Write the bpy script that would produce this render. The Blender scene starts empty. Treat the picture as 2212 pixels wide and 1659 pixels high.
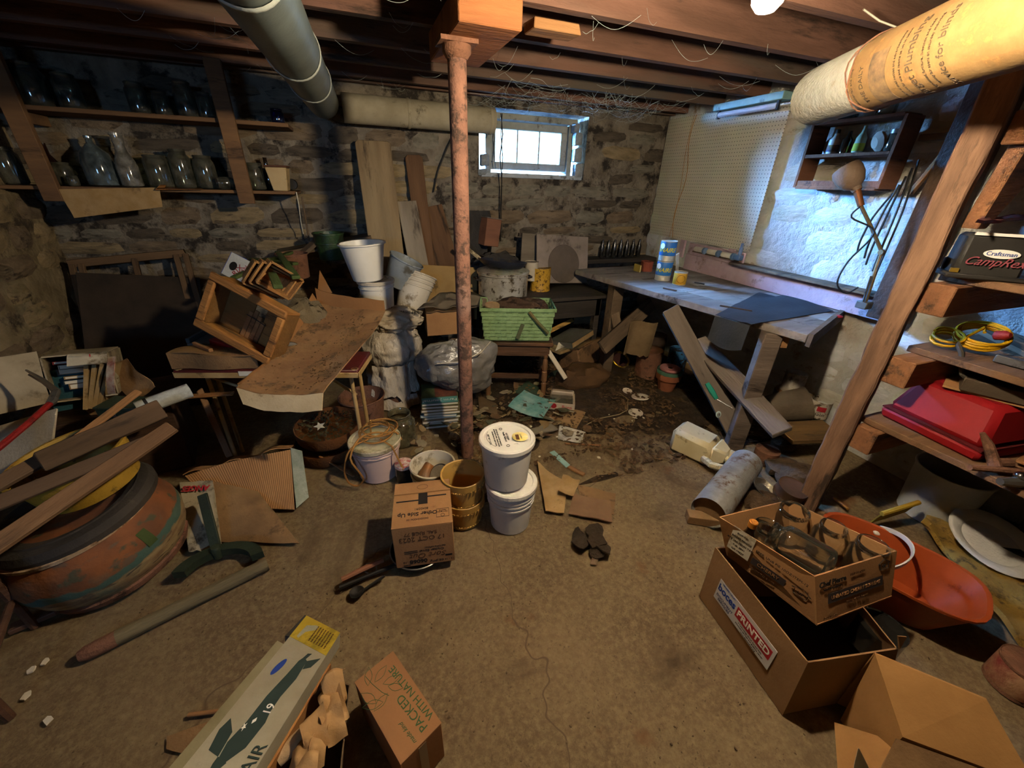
import bpy, bmesh, math, random
from math import sin, cos, pi, radians, sqrt, atan2
from mathutils import Vector, Matrix, Euler, noise as mnoise
rnd = random.Random(7)
scene = bpy.context.scene
COL = scene.collection
V = Vector
# ------------------------------------------------------------------ camera
F_PX = 850.0
PITCH, ROLL, HEAD = radians(27.0), radians(1.9), radians(21.0)
CAM = V((0, 0, 1.55))
_hd = V((sin(HEAD), cos(HEAD), 0)); _r0 = V((cos(HEAD), -sin(HEAD), 0))
_f = _hd * cos(PITCH) + V((0, 0, -sin(PITCH))); _u0 = _hd * sin(PITCH) + V((0, 0, cos(PITCH)))
_r = _r0 * cos(ROLL) + _u0 * sin(ROLL); _u = _u0 * cos(ROLL) - _r0 * sin(ROLL)
cam = bpy.data.cameras.new('camera'); camo = bpy.data.objects.new('camera', cam); COL.objects.link(camo)
cam.sensor_fit = 'HORIZONTAL'; cam.sensor_width = 36.0; cam.lens = 36.0 * F_PX / 2212.0; cam.clip_start = 0.02
mw = Matrix((( _r.x, _u.x, -_f.x, CAM.x), (_r.y, _u.y, -_f.y, CAM.y), (_r.z, _u.z, -_f.z, CAM.z), (0, 0, 0, 1)))
camo.matrix_world = mw
scene.camera = camo
# ------------------------------------------------------------------ world, daylight, exposure
world = bpy.data.worlds.new('World'); scene.world = world; world.use_nodes = True
wb = world.node_tree.nodes['Background']; wb.inputs[0].default_value = (0.58, 0.82, 1.0, 1); wb.inputs[1].default_value = 7.0
def area_light(name, loc, target, size, power, color):
    l = bpy.data.lights.new(name, 'AREA'); l.shape = 'SQUARE'; l.size = size; l.energy = power; l.color = color
    o = bpy.data.objects.new(name, l); COL.objects.link(o); o.location = loc
    o.rotation_euler = (V(target) - V(loc)).to_track_quat('-Z', 'Y').to_euler(); return o
area_light('daylight_outside_window', (0.25, 5.35, 2.72), (2.4, 2.4, 1.12), 1.6, 22000, (0.17, 0.43, 1.0))
area_light('daylight_outside_rear_window', (-1.75, -3.0, 2.2), (-0.75, 3.3, 1.5), 1.0, 230, (0.25, 0.50, 1.0))
scene.view_settings.view_transform = 'Standard'; scene.view_settings.look = 'None'
scene.view_settings.gamma = 1.0; scene.view_settings.use_curve_mapping = False
scene.view_settings.exposure = 0.0
scene.cycles.max_bounces = 8; scene.cycles.transparent_max_bounces = 24; scene.cycles.sample_clamp_indirect = 4.0
scene.cycles.caustics_reflective = False; scene.cycles.caustics_refractive = False
BULB = V((0.86, 0.84, 1.915)); BULB_STRENGTH = 2900.0
# ------------------------------------------------------------------ placing helpers (pixels of the 2212x1659 frame)
def ray(px, py): return _f * F_PX + _r * (px - 1106) - _u * (py - 829.5)
def pz(px, py, z=0.0): d = ray(px, py); return CAM + d * ((z - CAM.z) / d.z)
def pY(px, py, y): d = ray(px, py); return CAM + d * ((y - CAM.y) / d.y)
def pX(px, py, x): d = ray(px, py); return CAM + d * ((x - CAM.x) / d.x)
def pd(px, py, depth): return CAM + ray(px, py) * (depth / F_PX)
# ------------------------------------------------------------------ mesh helpers
class MB:
    def __init__(s): s.v = []; s.f = []
    def add(s, vs, fs, M=None):
        b = len(s.v)
        s.v += [tuple(M @ V(p)) for p in vs] if M else [tuple(p) for p in vs]
        s.f += [tuple(b + i for i in f) for f in fs]; return s
    def box(s, x0, x1, y0, y1, z0, z1, M=None):
        return s.hex([(x0,y0,z0),(x1,y0,z0),(x1,y1,z0),(x0,y1,z0),(x0,y0,z1),(x1,y0,z1),(x1,y1,z1),(x0,y1,z1)], M)
    def hex(s, p, M=None):
        return s.add(p, [(3,2,1,0),(4,5,6,7),(0,1,5,4),(1,2,6,5),(2,3,7,6),(3,0,4,7)], M)
    def lathe(s, prof, n=24, M=None, cap0=True, cap1=False, a0=0.0, a1=2*pi, wob=None):
        full = abs(a1 - a0 - 2*pi) < 1e-6; m = n if full else n + 1
        vs = []; fs = []
        for (r, z) in prof:
            for i in range(m):
                a = a0 + (a1 - a0) * i / n; rr = r * (wob(a, z) if wob else 1)
                vs.append((rr*cos(a), rr*sin(a), z))
        for k in range(len(prof)-1):
            for i in range(n):
                j = (i+1) % m if full else i+1
                fs.append((k*m+i, k*m+j, (k+1)*m+j, (k+1)*m+i))
        if full and cap0: fs.append(tuple(reversed(range(m))))
        if full and cap1: fs.append(tuple((len(prof)-1)*m + i for i in range(m)))
        return s.add(vs, fs, M)
    def tube(s, pts, r, n=8, closed=False, caps=True, M=None):
        pts = [V(p) for p in pts]; N = len(pts); rs = r if isinstance(r, (list, tuple)) else [r]*N
        vs = []; fs = []; nx = None
        for i, p in enumerate(pts):
            if closed: t = pts[(i+1) % N] - pts[i-1]
            else: t = pts[min(i+1, N-1)] - pts[max(i-1, 0)]
            t.normalize()
            if nx is None:
                nx = t.cross(V((0,0,1))); 
                if nx.length < 0.1: nx = t.cross(V((0,1,0)))
            nx = nx - t * nx.dot(t); nx.normalize(); b = t.cross(nx)
            for k in range(n):
                a = 2*pi*k/n; vs.append(p + nx*(rs[i]*cos(a)) + b*(rs[i]*sin(a)))
        R = N if closed else N-1
        for i in range(R):
            j = (i+1) % N
            for k in range(n):
                l = (k+1) % n; fs.append((i*n+k, i*n+l, j*n+l, j*n+k))
        if caps and not closed:
            fs.append(tuple(reversed(range(n)))); fs.append(tuple((N-1)*n+k for k in range(n)))
        return s.add(vs, fs, M)
    def prism(s, poly, z0, z1, M=None):
        n = len(poly); vs = [(x,y,z0) for x,y in poly] + [(x,y,z1) for x,y in poly]
        fs = [tuple(reversed(range(n))), tuple(range(n, 2*n))] + [(i, (i+1)%n, n+(i+1)%n, n+i) for i in range(n)]
        return s.add(vs, fs, M)
    def grid(s, nx, ny, fn, M=None):
        vs = [fn(i/nx, j/ny) for j in range(ny+1) for i in range(nx+1)]
        fs = [(j*(nx+1)+i, j*(nx+1)+i+1, (j+1)*(nx+1)+i+1, (j+1)*(nx+1)+i) for j in range(ny) for i in range(nx)]
        return s.add(vs, fs, M)
    def sheet(s, nx, ny, fn, th, M=None):
        """a grid with real thickness th, closed round its rim"""
        g = [[V(fn(i/nx, j/ny)) for i in range(nx+1)] for j in range(ny+1)]
        nr = [[None]*(nx+1) for _ in range(ny+1)]
        for j in range(ny+1):
            for i in range(nx+1):
                a = g[j][min(i+1,nx)] - g[j][max(i-1,0)]; b = g[min(j+1,ny)][i] - g[max(j-1,0)][i]
                c = a.cross(b); nr[j][i] = c.normalized() if c.length > 1e-12 else V((0,0,1))
        W = nx+1; T = W*(ny+1)
        vs = [g[j][i] + nr[j][i]*(th/2) for j in range(ny+1) for i in range(W)] + [g[j][i] - nr[j][i]*(th/2) for j in range(ny+1) for i in range(W)]
        fs = []
        for j in range(ny):
            for i in range(nx):
                q = (j*W+i, j*W+i+1, (j+1)*W+i+1, (j+1)*W+i); fs.append(q); fs.append(tuple(T+k for k in reversed(q)))
        rim = [i for i in range(W)] + [j*W+nx for j in range(1, ny+1)] + [ny*W+i for i in range(nx-1, -1, -1)] + [j*W for j in range(ny-1, 0, -1)]
        for k in range(len(rim)):
            a, b = rim[k], rim[(k+1) % len(rim)]; fs.append((b, a, T+a, T+b))
        return s.add(vs, fs, M)
    def mesh(s, name, smooth=True, ang=35):
        me = bpy.data.meshes.new(name); me.from_pydata(s.v, [], s.f); me.validate()
        if smooth:
            for p in me.polygons: p.use_smooth = True
            me.set_sharp_from_angle(angle=radians(ang))
        me.update(); return me
def link(name, data, parent=None, M=None):
    o = bpy.data.objects.new(name, data); COL.objects.link(o)
    if parent: o.parent = parent
    if M is not None: o.matrix_local = M if isinstance(M, Matrix) else Matrix.Translation(V(M))
    return o
def part(name, mb, mt, parent=None, M=None, bevel=0, smooth=True, ang=35, label=None):
    me = mb.mesh(name, smooth, ang) if isinstance(mb, MB) else mb
    if mt and not me.materials: me.materials.append(mt)
    o = link(name, me, parent, M)
    if bevel:
        b = o.modifiers.new('bevel', 'BEVEL'); b.width = bevel; b.segments = 1; b.limit_method = 'ANGLE'
    if label: o['label'] = label
    return o
def tag(o, label, cat, group=None, kind=None):
    if label: o['label'] = label
    if cat: o['category'] = cat
    if group: o['group'] = group
    if kind: o['kind'] = kind
    return o
def thing(name, label, cat, M=None, group=None):
    o = link(name, None, None, M); o.empty_display_size = 0.05
    return tag(o, label, cat, group)
def struct(name, mb, mt, **k):
    o = part(name, mb, mt, **k); o['kind'] = 'structure'; return o
def tree_copy(o, parent=None, M=None, label=None):
    c = o.copy(); COL.objects.link(c)
    if parent: c.parent = parent
    if M is not None: c.matrix_local = M
    if label: c['label'] = label
    for ch in [k for k in o.children]: tree_copy(ch, c)
    return c
def T(x, y=None, z=None): return Matrix.Translation(V(x) if y is None else V((x, y, z)))
def RZ(d): return Matrix.Rotation(radians(d), 4, 'Z')
def RX(d): return Matrix.Rotation(radians(d), 4, 'X')
def RY(d): return Matrix.Rotation(radians(d), 4, 'Y')
def fr(o, x, up=(0,0,1)):
    """frame at o whose x axis points along x and whose z axis is as near to up as it can be"""
    x = V(x).normalized(); up = V(up); y = up.cross(x)
    if y.length < 1e-5: y = V((0,1,0)).cross(x)
    y.normalize(); z = x.cross(y); o = V(o)
    return Matrix(((x.x,y.x,z.x,o.x),(x.y,y.y,z.y,o.y),(x.z,y.z,z.z,o.z),(0,0,0,1)))
def frz(o, z, x=(1,0,0)):
    """frame at o whose z axis points along z"""
    z = V(z).normalized(); y = z.cross(V(x)); 
    if y.length < 1e-5: y = z.cross(V((0,1,0)))
    y.normalize(); x = y.cross(z); o = V(o)
    return Matrix(((x.x,y.x,z.x,o.x),(x.y,y.y,z.y,o.y),(x.z,y.z,z.z,o.z),(0,0,0,1)))
def beam(name, p, q, w, t, mt, label=None, cat=None, up=(0,0,1), group=None, parent=None, bevel=0.003, jag=0.0, seg=1):
    """a straight timber from p to q, w across, t thick along up, ends slightly uneven when jag"""
    p, q = V(p), V(q); L = (q-p).length; M = fr(p, q-p, up); mb = MB()
    if jag or seg > 1:
        n = max(seg, 1); vs = []; fs = []
        for i in range(n+1):
            x = L*i/n; k = 1 + (rnd.uniform(-.06,.06) if jag else 0); e = [0]*4
            if jag and i in (0, n): e = [rnd.uniform(-jag, jag) for _ in range(4)]
            dy = rnd.uniform(-.02,.02)*w if jag else 0
            vs += [(x+e[0],-w/2*k+dy,-t/2),(x+e[1],w/2*k+dy,-t/2),(x+e[2],w/2*k+dy,t/2),(x+e[3],-w/2*k+dy,t/2)]
        for i in range(n):
            a = i*4; b = a+4
            for k in range(4): l = (k+1)%4; fs.append((a+k, a+l, b+l, b+k))
        fs += [(3,2,1,0), (n*4, n*4+1, n*4+2, n*4+3)]
        mb.add(vs, fs)
    else: mb.box(0, L, -w/2, w/2, -t/2, t/2)
    o = part(name, mb, mt, parent, M, bevel, smooth=False)
    if cat: tag(o, label, cat, group)
    return o
def smooth(pts, n=4):
    """Catmull-Rom through the points"""
    P = [V(p) for p in pts]; out = []
    for i in range(len(P)-1):
        a, b, c, d = P[max(i-1,0)], P[i], P[i+1], P[min(i+2,len(P)-1)]
        for k in range(n):
            t = k/n; out.append(((b*2) + (c-a)*t + (a*2-b*5+c*4-d)*t*t + (b*3-a-c*3+d)*t**3)*.5)
    return out + [P[-1]]
def noisy(p, s=1.0, a=1.0, seed=0.0): return a * mnoise.noise(V(p)*s + V((seed, seed*1.7, seed*.3)))
# ------------------------------------------------------------------ materials
def lin(c):
    if isinstance(c, str):
        c = c.lstrip('#'); c = tuple(int(c[i:i+2], 16)/255 for i in (0,2,4))
    return tuple((x/12.92 if x <= .04045 else ((x+.055)/1.055)**2.4) for x in c) + (1.0,)
def _nt(name):
    m = bpy.data.materials.new(name); m.use_nodes = True; nt = m.node_tree; nt.nodes.clear()
    return m, nt, nt.nodes, nt.links
def _n(N, t, **k):
    n = N.new(t)
    for a, b in k.items(): setattr(n, a, b)
    return n
MATS = {}
def mat(name, c1, c2=None, scale=5.0, rough=0.85, metal=0.0, bump=0.2, bs=70.0, dirt=None, dirt_amt=0.45, dirt_scale=7.0,
        stretch=(1,1,1), spec=0.3, detail=6.0, c3=None, c3_scale=1.6, c3_amt=0.5, coat=0.0, trans=0.0, sub=0.0, dsharp=0.1):
    """two-colour noise, optional third colour in large patches, optional dirt, fine bump"""
    if name in MATS: return MATS[name]
    m, nt, N, L = _nt(name)
    out = _n(N, 'ShaderNodeOutputMaterial'); bs_ = _n(N, 'ShaderNodeBsdfPrincipled'); L.new(bs_.outputs[0], out.inputs[0])
    tc = _n(N, 'ShaderNodeTexCoord'); oi = _n(N, 'ShaderNodeObjectInfo')
    mp = _n(N, 'ShaderNodeMapping'); mp.inputs['Scale'].default_value = stretch; L.new(tc.outputs['Object'], mp.inputs['Vector'])
    ad = _n(N, 'ShaderNodeVectorMath', operation='MULTIPLY_ADD'); L.new(oi.outputs['Random'], ad.inputs[0]); ad.inputs[1].default_value = (37, 17, 53); L.new(mp.outputs[0], ad.inputs[2])
    def nz(s, d=detail, rg=0.6):
        n = _n(N, 'ShaderNodeTexNoise'); n.inputs['Scale'].default_value = s; n.inputs['Detail'].default_value = d; n.inputs['Roughness'].default_value = rg
        L.new(ad.outputs[0], n.inputs['Vector']); return n.outputs['Fac']
    def ramp(src, lo, hi):
        r = _n(N, 'ShaderNodeMapRange'); r.inputs['From Min'].default_value = lo; r.inputs['From Max'].default_value = hi; L.new(src, r.inputs['Value']); return r.outputs[0]
    def mix(f, a, b):
        x = _n(N, 'ShaderNodeMixRGB')
        if hasattr(f, 'links'): L.new(f, x.inputs[0])
        else: x.inputs[0].default_value = f
        for i, q in ((1, a), (2, b)):
            if hasattr(q, 'links'): L.new(q, x.inputs[i])
            else: x.inputs[i].default_value = q
        return x.outputs[0]
    a = lin(c1); b = lin(c2) if c2 else tuple(x*.62 for x in a[:3]) + (1,)
    col = mix(ramp(nz(scale), .35, .65), a, b)
    if c3: col = mix(ramp(nz(c3_scale, 4), 1-c3_amt-.1, 1-c3_amt+.08), col, lin(c3))
    if dirt: 
        dm = ramp(nz(dirt_scale, 8, .7), .5+(.5-dirt_amt)*.5, .5+(.5-dirt_amt)*.5+dsharp)
        col = mix(dm, col, lin(dirt))
    L.new(col, bs_.inputs['Base Color'])
    bs_.inputs['Roughness'].default_value = rough; bs_.inputs['Metallic'].default_value = metal; bs_.inputs['Specular IOR Level'].default_value = spec
    if coat: bs_.inputs['Coat Weight'].default_value = coat
    if trans: bs_.inputs['Transmission Weight'].default_value = trans
    if sub: bs_.inputs['Subsurface Weight'].default_value = sub; bs_.inputs['Subsurface Radius'].default_value = (.02,.02,.02)
    if bump:
        bp = _n(N, 'ShaderNodeBump'); bp.inputs['Strength'].default_value = bump; bp.inputs['Distance'].default_value = 0.02
        L.new(nz(bs, 4), bp.inputs['Height']); L.new(bp.outputs[0], bs_.inputs['Normal'])
    MATS[name] = m; return m
def wood(name, c1, c2=None, **k):
    d = dict(scale=9, stretch=(.16, 1, 1), bump=.35, bs=45, rough=.85, dirt='#2a2018', dirt_amt=.38); d.update(k)
    return mat(name, c1, c2, **d)
def glassy(name, tint='#d8e0d8', dust='#8a8474', dust_amt=0.25, rough=0.06):
    """old dusty jar glass: clear, reflective, with a film of dust"""
    if name in MATS: return MATS[name]
    m, nt, N, L = _nt(name)
    out = _n(N, 'ShaderNodeOutputMaterial'); tr = _n(N, 'ShaderNodeBsdfTransparent'); tr.inputs[0].default_value = lin(tint)
    gl = _n(N, 'ShaderNodeBsdfGlossy'); gl.inputs['Roughness'].default_value = rough; gl.inputs[0].default_value = (1,1,1,1)
    fz = _n(N, 'ShaderNodeFresnel'); fz.inputs['IOR'].default_value = 1.5
    ml = _n(N, 'ShaderNodeMath', operation='MULTIPLY_ADD'); ml.inputs[1].default_value = 1.6; ml.inputs[2].default_value = .03; L.new(fz.outputs[0], ml.inputs[0])
    m1 = _n(N, 'ShaderNodeMixShader'); L.new(ml.outputs[0], m1.inputs[0]); L.new(tr.outputs[0], m1.inputs[1]); L.new(gl.outputs[0], m1.inputs[2])
    df = _n(N, 'ShaderNodeBsdfDiffuse'); df.inputs[0].default_value = lin(dust)
    tc = _n(N, 'ShaderNodeTexCoord'); nz = _n(N, 'ShaderNodeTexNoise'); nz.inputs['Scale'].default_value = 22; nz.inputs['Detail'].default_value = 6; L.new(tc.outputs['Object'], nz.inputs['Vector'])
    mr = _n(N, 'ShaderNodeMapRange'); mr.inputs['From Min'].default_value = .35; mr.inputs['From Max'].default_value = .75; mr.inputs['To Min'].default_value = dust_amt*.3; mr.inputs['To Max'].default_value = min(1, dust_amt*1.7)
    L.new(nz.outputs['Fac'], mr.inputs['Value'])
    m2 = _n(N, 'ShaderNodeMixShader'); L.new(mr.outputs[0], m2.inputs[0]); L.new(m1.outputs[0], m2.inputs[1]); L.new(df.outputs[0], m2.inputs[2])
    L.new(m2.outputs[0], out.inputs[0]); MATS[name] = m; return m
def emit(name, c, s):
    if name in MATS: return MATS[name]
    m, nt, N, L = _nt(name); out = _n(N, 'ShaderNodeOutputMaterial'); e = _n(N, 'ShaderNodeEmission'); e.inputs[0].default_value = lin(c) if isinstance(c, str) else c + (1,); e.inputs[1].default_value = s
    L.new(e.outputs[0], out.inputs[0]); MATS[name] = m; return m
def text(name, s, size, mt, parent, M, depth=0.0006, sx=1.0, align='CENTER', shear=0.0, bold=0.0):
    """lettering as a thin mesh lying in the local xy plane"""
    cu = bpy.data.curves.new(name, 'FONT'); cu.body = s; cu.size = size; cu.align_x = align; cu.align_y = 'CENTER'; cu.extrude = depth; cu.shear = shear; cu.resolution_u = 3; cu.offset = bold
    tmp = bpy.data.objects.new(name, cu); COL.objects.link(tmp)
    dg = bpy.context.evaluated_depsgraph_get(); me = bpy.data.meshes.new_from_object(tmp.evaluated_get(dg))
    COL.objects.unlink(tmp); bpy.data.objects.remove(tmp); bpy.data.curves.remove(cu)
    me.materials.clear(); me.materials.append(mt)
    return link(name, me, parent, M @ Matrix.Diagonal((sx, 1, 1, 1)))
def wraptext(name, s, size, mt, parent, R, th0, z0, sg=1, ys=1, depth=.0004, bold=0.0, shear=0.0, zfun=None):
    """lettering bent round a cylinder about local z, centred at angle th0"""
    o = text(name, s, size, mt, parent, Matrix.Identity(4), depth, 1.0, 'CENTER', shear, bold)
    for v in o.data.vertices:
        a = th0 + sg*v.co.x/R; r = R + v.co.z + (0 if zfun is None else zfun(z0+ys*v.co.y)); v.co = (r*cos(a), r*sin(a), z0 + ys*v.co.y)
    return o
# common materials
m_card = mat('cardboard', '#a5794c', '#8f6640', scale=3, bump=.12, bs=120, dirt='#6f4f31', dirt_amt=.25)
m_card_d = mat('cardboard dirty', '#8a6a45', '#6d5235', scale=4, bump=.2, dirt='#4a3824', dirt_amt=.4)
m_card_in = mat('cardboard inner', '#94683e', '#7d5733', scale=3, bump=.1)
m_wood_raw = wood('raw lumber', '#9a6f45', '#7d5634')
m_wood_old = wood('old grey lumber', '#6e5a44', '#4f4030')
m_wood_dark = wood('dark stained wood', '#4a3424', '#33241a', rough=.6)
m_wood_red = wood('joist wood', '#725040', '#543a2c', c3='#544a3f', c3_amt=.42, c3_scale=2.5)
m_white_pl = mat('white plastic', '#d9d2c4', '#cdc5b5', scale=3, rough=.45, bump=.04, dirt='#8d7f68', dirt_amt=.28, dirt_scale=14, spec=.5)
m_white_pl2 = mat('grimy white plastic', '#c9bfae', '#b3a68f', scale=3, rough=.5, bump=.05, dirt='#7a6a50', dirt_amt=.42, dirt_scale=10, spec=.4)
m_steel = mat('dull steel', '#8d8b86', '#6c6963', scale=6, rough=.38, metal=.85, bump=.06, dirt='#4b3c2c', dirt_amt=.35)
m_galv = mat('galvanised duct', '#7a837e', '#626a65', scale=4, rough=.42, metal=.6, bump=.04, dirt='#5b5a50', dirt_amt=.4, dirt_scale=4, dsharp=.3)
m_rust = mat('rusty iron', '#6b4a37', '#8a5f48', scale=14, rough=.9, metal=.2, bump=.4, bs=90, dirt='#3f2c20', dirt_amt=.42)
m_black = mat('black rubber', '#1b1a19', '#262422', rough=.6, bump=.1)
m_black_ink = mat('black ink', '#191512', '#221c18', rough=.8, bump=0)
m_ink_blue = mat('blue ink', '#24408f', '#1f377c', rough=.7, bump=0)
m_ink_green = mat('green ink', '#3c5a33', '#35512d', rough=.8, bump=0)
m_ink_red = mat('red ink', '#a3262c', '#931f26', rough=.7, bump=0)
m_ink_white = mat('white ink', '#e8e2d8', '#dcd6cb', rough=.7, bump=0)
m_ink_brown = mat('pencil brown', '#5b3b1f', '#4c3018', rough=.8, bump=0)
m_paper = mat('paper', '#d3c9b4', '#c2b69d', scale=4, rough=.9, bump=.05, dirt='#8f7d5d', dirt_amt=.3)
m_news = mat('old newsprint', '#a98a5e', '#977749', scale=12, rough=.95, bump=.08, dirt='#70573a', dirt_amt=.35)
m_jar = glassy('jar glass')
m_jar_dusty = glassy('dusty jar glass', '#b9c4b6', '#6e6a5c', .35)
m_bottle_brown = glassy('brown bottle glass', '#5a2c10', '#5a4a38', .12)
# ================================================================== SETTING
YB, XR, XL, YF, ZC = 3.72, 2.95, -1.92, -1.6, 2.36
def concrete():
    m, nt, N, L = _nt('concrete floor')
    out = _n(N,'ShaderNodeOutputMaterial'); b = _n(N,'ShaderNodeBsdfPrincipled'); L.new(b.outputs[0], out.inputs[0])
    tc = _n(N,'ShaderNodeTexCoord')
    def nz(s, d=8, r=.6, dist=0):
        n = _n(N,'ShaderNodeTexNoise'); n.inputs['Scale'].default_value=s; n.inputs['Detail'].default_value=d; n.inputs['Roughness'].default_value=r; n.inputs['Distortion'].default_value=dist
        L.new(tc.outputs['Object'], n.inputs['Vector']); return n.outputs['Fac']
    def mr(s, a, b_): 
        n=_n(N,'ShaderNodeMapRange'); n.inputs['From Min'].default_value=a; n.inputs['From Max'].default_value=b_; L.new(s,n.inputs['Value']); return n.outputs[0]
    def mx(f,a,b_):
        x=_n(N,'ShaderNodeMixRGB'); L.new(f,x.inputs[0])
        for i,q in ((1,a),(2,b_)):
            if hasattr(q,'links'): L.new(q,x.inputs[i])
            else: x.inputs[i].default_value=q
        return x.outputs[0]
    c = mx(mr(nz(2.2),.35,.65), lin('#766245'), lin('#5a4730'))
    c = mx(mr(nz(45,8,.8),.42,.7), c, lin('#887554'))
    c = mx(mr(nz(85,6,.75),.57,.72), c, lin('#4a3a27'))
    c = mx(mr(nz(1.3,6,.65,.6),.53,.66), c, lin('#4a3925'))
    c = mx(mr(nz(3.5,5,.6),.63,.74), c, lin('#66401f'))
    vo = _n(N,'ShaderNodeTexVoronoi', feature='DISTANCE_TO_EDGE'); vo.inputs['Scale'].default_value=.45; vo.inputs['Randomness'].default_value=1
    ds = _n(N,'ShaderNodeVectorMath', operation='MULTIPLY_ADD'); nn=_n(N,'ShaderNodeTexNoise'); nn.inputs['Scale'].default_value=5; L.new(tc.outputs['Object'],nn.inputs['Vector'])
    L.new(nn.outputs['Color'],ds.inputs[0]); ds.inputs[1].default_value=(.22,.22,0); L.new(tc.outputs['Object'],ds.inputs[2]); L.new(ds.outputs[0],vo.inputs['Vector'])
    c = mx(mr(vo.outputs[0],.0016,.0002), c, lin('#5a4833'))
    L.new(c,b.inputs['Base Color']); b.inputs['Roughness'].default_value=.82; b.inputs['Specular IOR Level'].default_value=.3
    bp=_n(N,'ShaderNodeBump'); bp.inputs['Strength'].default_value=.35; bp.inputs['Distance'].default_value=.012; L.new(nz(34,8,.7),bp.inputs['Height']); L.new(bp.outputs[0],b.inputs['Normal'])
    return m
fl = MB(); fl.grid(60, 60, lambda u, v: (XL-.3+(XR+.6-XL)*u, YF-.3+(YB+.6-YF)*v, noisy((u*5,v*5,0),1.5,.006)-.004))
fl.box(XL-.3, XR+.3, YF-.3, YB+.3, -.12, -.03)
struct('floor', fl, concrete(), smooth=True, ang=180)
m_mortar = mat('lime mortar', '#8a7a5e', '#6b5d45', scale=7, bump=.9, bs=26, rough=.95, dirt='#40362a', dirt_amt=.45, dirt_scale=5, c3='#a39578', c3_amt=.35)
m_mortar_dk = mat('sooty mortar', '#857a6a', '#62584a', scale=7, bump=.9, bs=26, rough=.95, dirt='#2e2822', dirt_amt=.5, dirt_scale=5, c3='#877c6a', c3_amt=.3)
m_white = mat('whitewash', '#bab7af', '#a5a198', scale=6, bump=1.0, bs=20, rough=.9, dirt='#8b7554', dirt_amt=.36, dirt_scale=4, c3='#97836a', c3_amt=.34)
m_st = [mat('fieldstone %s' % k, a, b, scale=2.6, bump=.8, bs=7, rough=.95, dirt=d, dirt_amt=.4, dirt_scale=2.5) for k, a, b, d in
        (('brown','#7d6b55','#5f5140','#3a3026'), ('grey','#837b6b','#666052','#433c32'), ('tan','#978362','#77674c','#52463a'), ('dark','#5f5446','#4a4136','#332d25'))]
m_stw = [mat('whitewashed stone %s' % k, a, b, scale=2.4, bump=.7, bs=5, rough=.9, dirt=d, dirt_amt=.3, dirt_scale=2.2) for k, a, b, d in
        (('pale','#c4c2bc','#b0ada5','#8d7a5c'), ('cream','#b8b0a0','#a39a86','#7d6b50'), ('grey','#bcbbb8','#a8a7a4','#857860'))]
# walls: slabs with a real thickness; the back wall is pierced by the window opening
WX0, WX1, WZ0, WZ1 = 1.06, 2.08, 1.60, 2.10
wb_ = MB(); D = .42
wb_.box(XL-.4, WX0, YB, YB+D, -.1, ZC+.1).box(WX1, XR+.4, YB, YB+D, -.1, ZC+.1).box(WX0, WX1, YB, YB+D, -.1, WZ0).box(WX0, WX1, YB, YB+D, WZ1, ZC+.1)
wall_back = struct('wall_back', wb_, m_mortar_dk, smooth=False)
wall_right = struct('wall_right', MB().box(XR, XR+.4, YF-.4, YB+.42, -.1, ZC+.1), m_white, smooth=False)
LY0, LY1, LZ0, LZ1 = -1.75, -.95, 1.62, 2.05
wall_left = struct('wall_left', MB().box(XL-.4, XL, YF-.4, YB+.42, -.1, ZC+.1), m_mortar, smooth=False)
wall_front = struct('wall_front', MB().box(XL-.4, LY0, YF-.3, YF, -.1, ZC+.1).box(LY1, XR+.4, YF-.3, YF, -.1, ZC+.1).box(LY0, LY1, YF-.3, YF, -.1, LZ0).box(LY0, LY1, YF-.3, YF, LZ1, ZC+.1), m_mortar_dk, smooth=False)
def stone_mesh(i, w, h):
    r = random.Random(i); nx = 4; nz_ = 3; vs = []; fs = []
    for k in range(nz_+1):
        for j in range(nx+1):
            u, v = j/nx, k/nz_; ex = min(u,1-u); ez = min(v,1-v)
            edge = (j in (0,nx)) or (k in (0,nz_)); corner = (j in (0,nx)) and (k in (0,nz_))
            x = (u-.5)*w*(.93 if corner else 1) + r.uniform(-.05,.05)*w*.6; z = (v-.5)*h*(.88 if corner else 1) + r.uniform(-.1,.1)*h*.5
            y = 0.0 if edge else -.022 + r.uniform(-.009,.009)
            vs.append((x, y + .004, z))
    for k in range(nz_):
        for j in range(nx): a = k*(nx+1)+j; fs.append((a, a+1, a+nx+2, a+nx+1))
    b = len(vs); ring = list(range(nx+1)) + [k*(nx+1)+nx for k in range(1,nz_+1)] + [nz_*(nx+1)+j for j in range(nx-1,-1,-1)] + [k*(nx+1) for k in range(nz_-1,0,-1)]
    for q in ring: x,y,z = vs[q]; vs.append((x*1.03, .05, z*1.03))
    n = len(ring)
    for q in range(n): fs.append((ring[(q+1)%n], ring[q], b+q, b+(q+1)%n))
    m = MB(); m.add(vs, fs); return m.mesh('stone', True, 50)
STONES = {}
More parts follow.
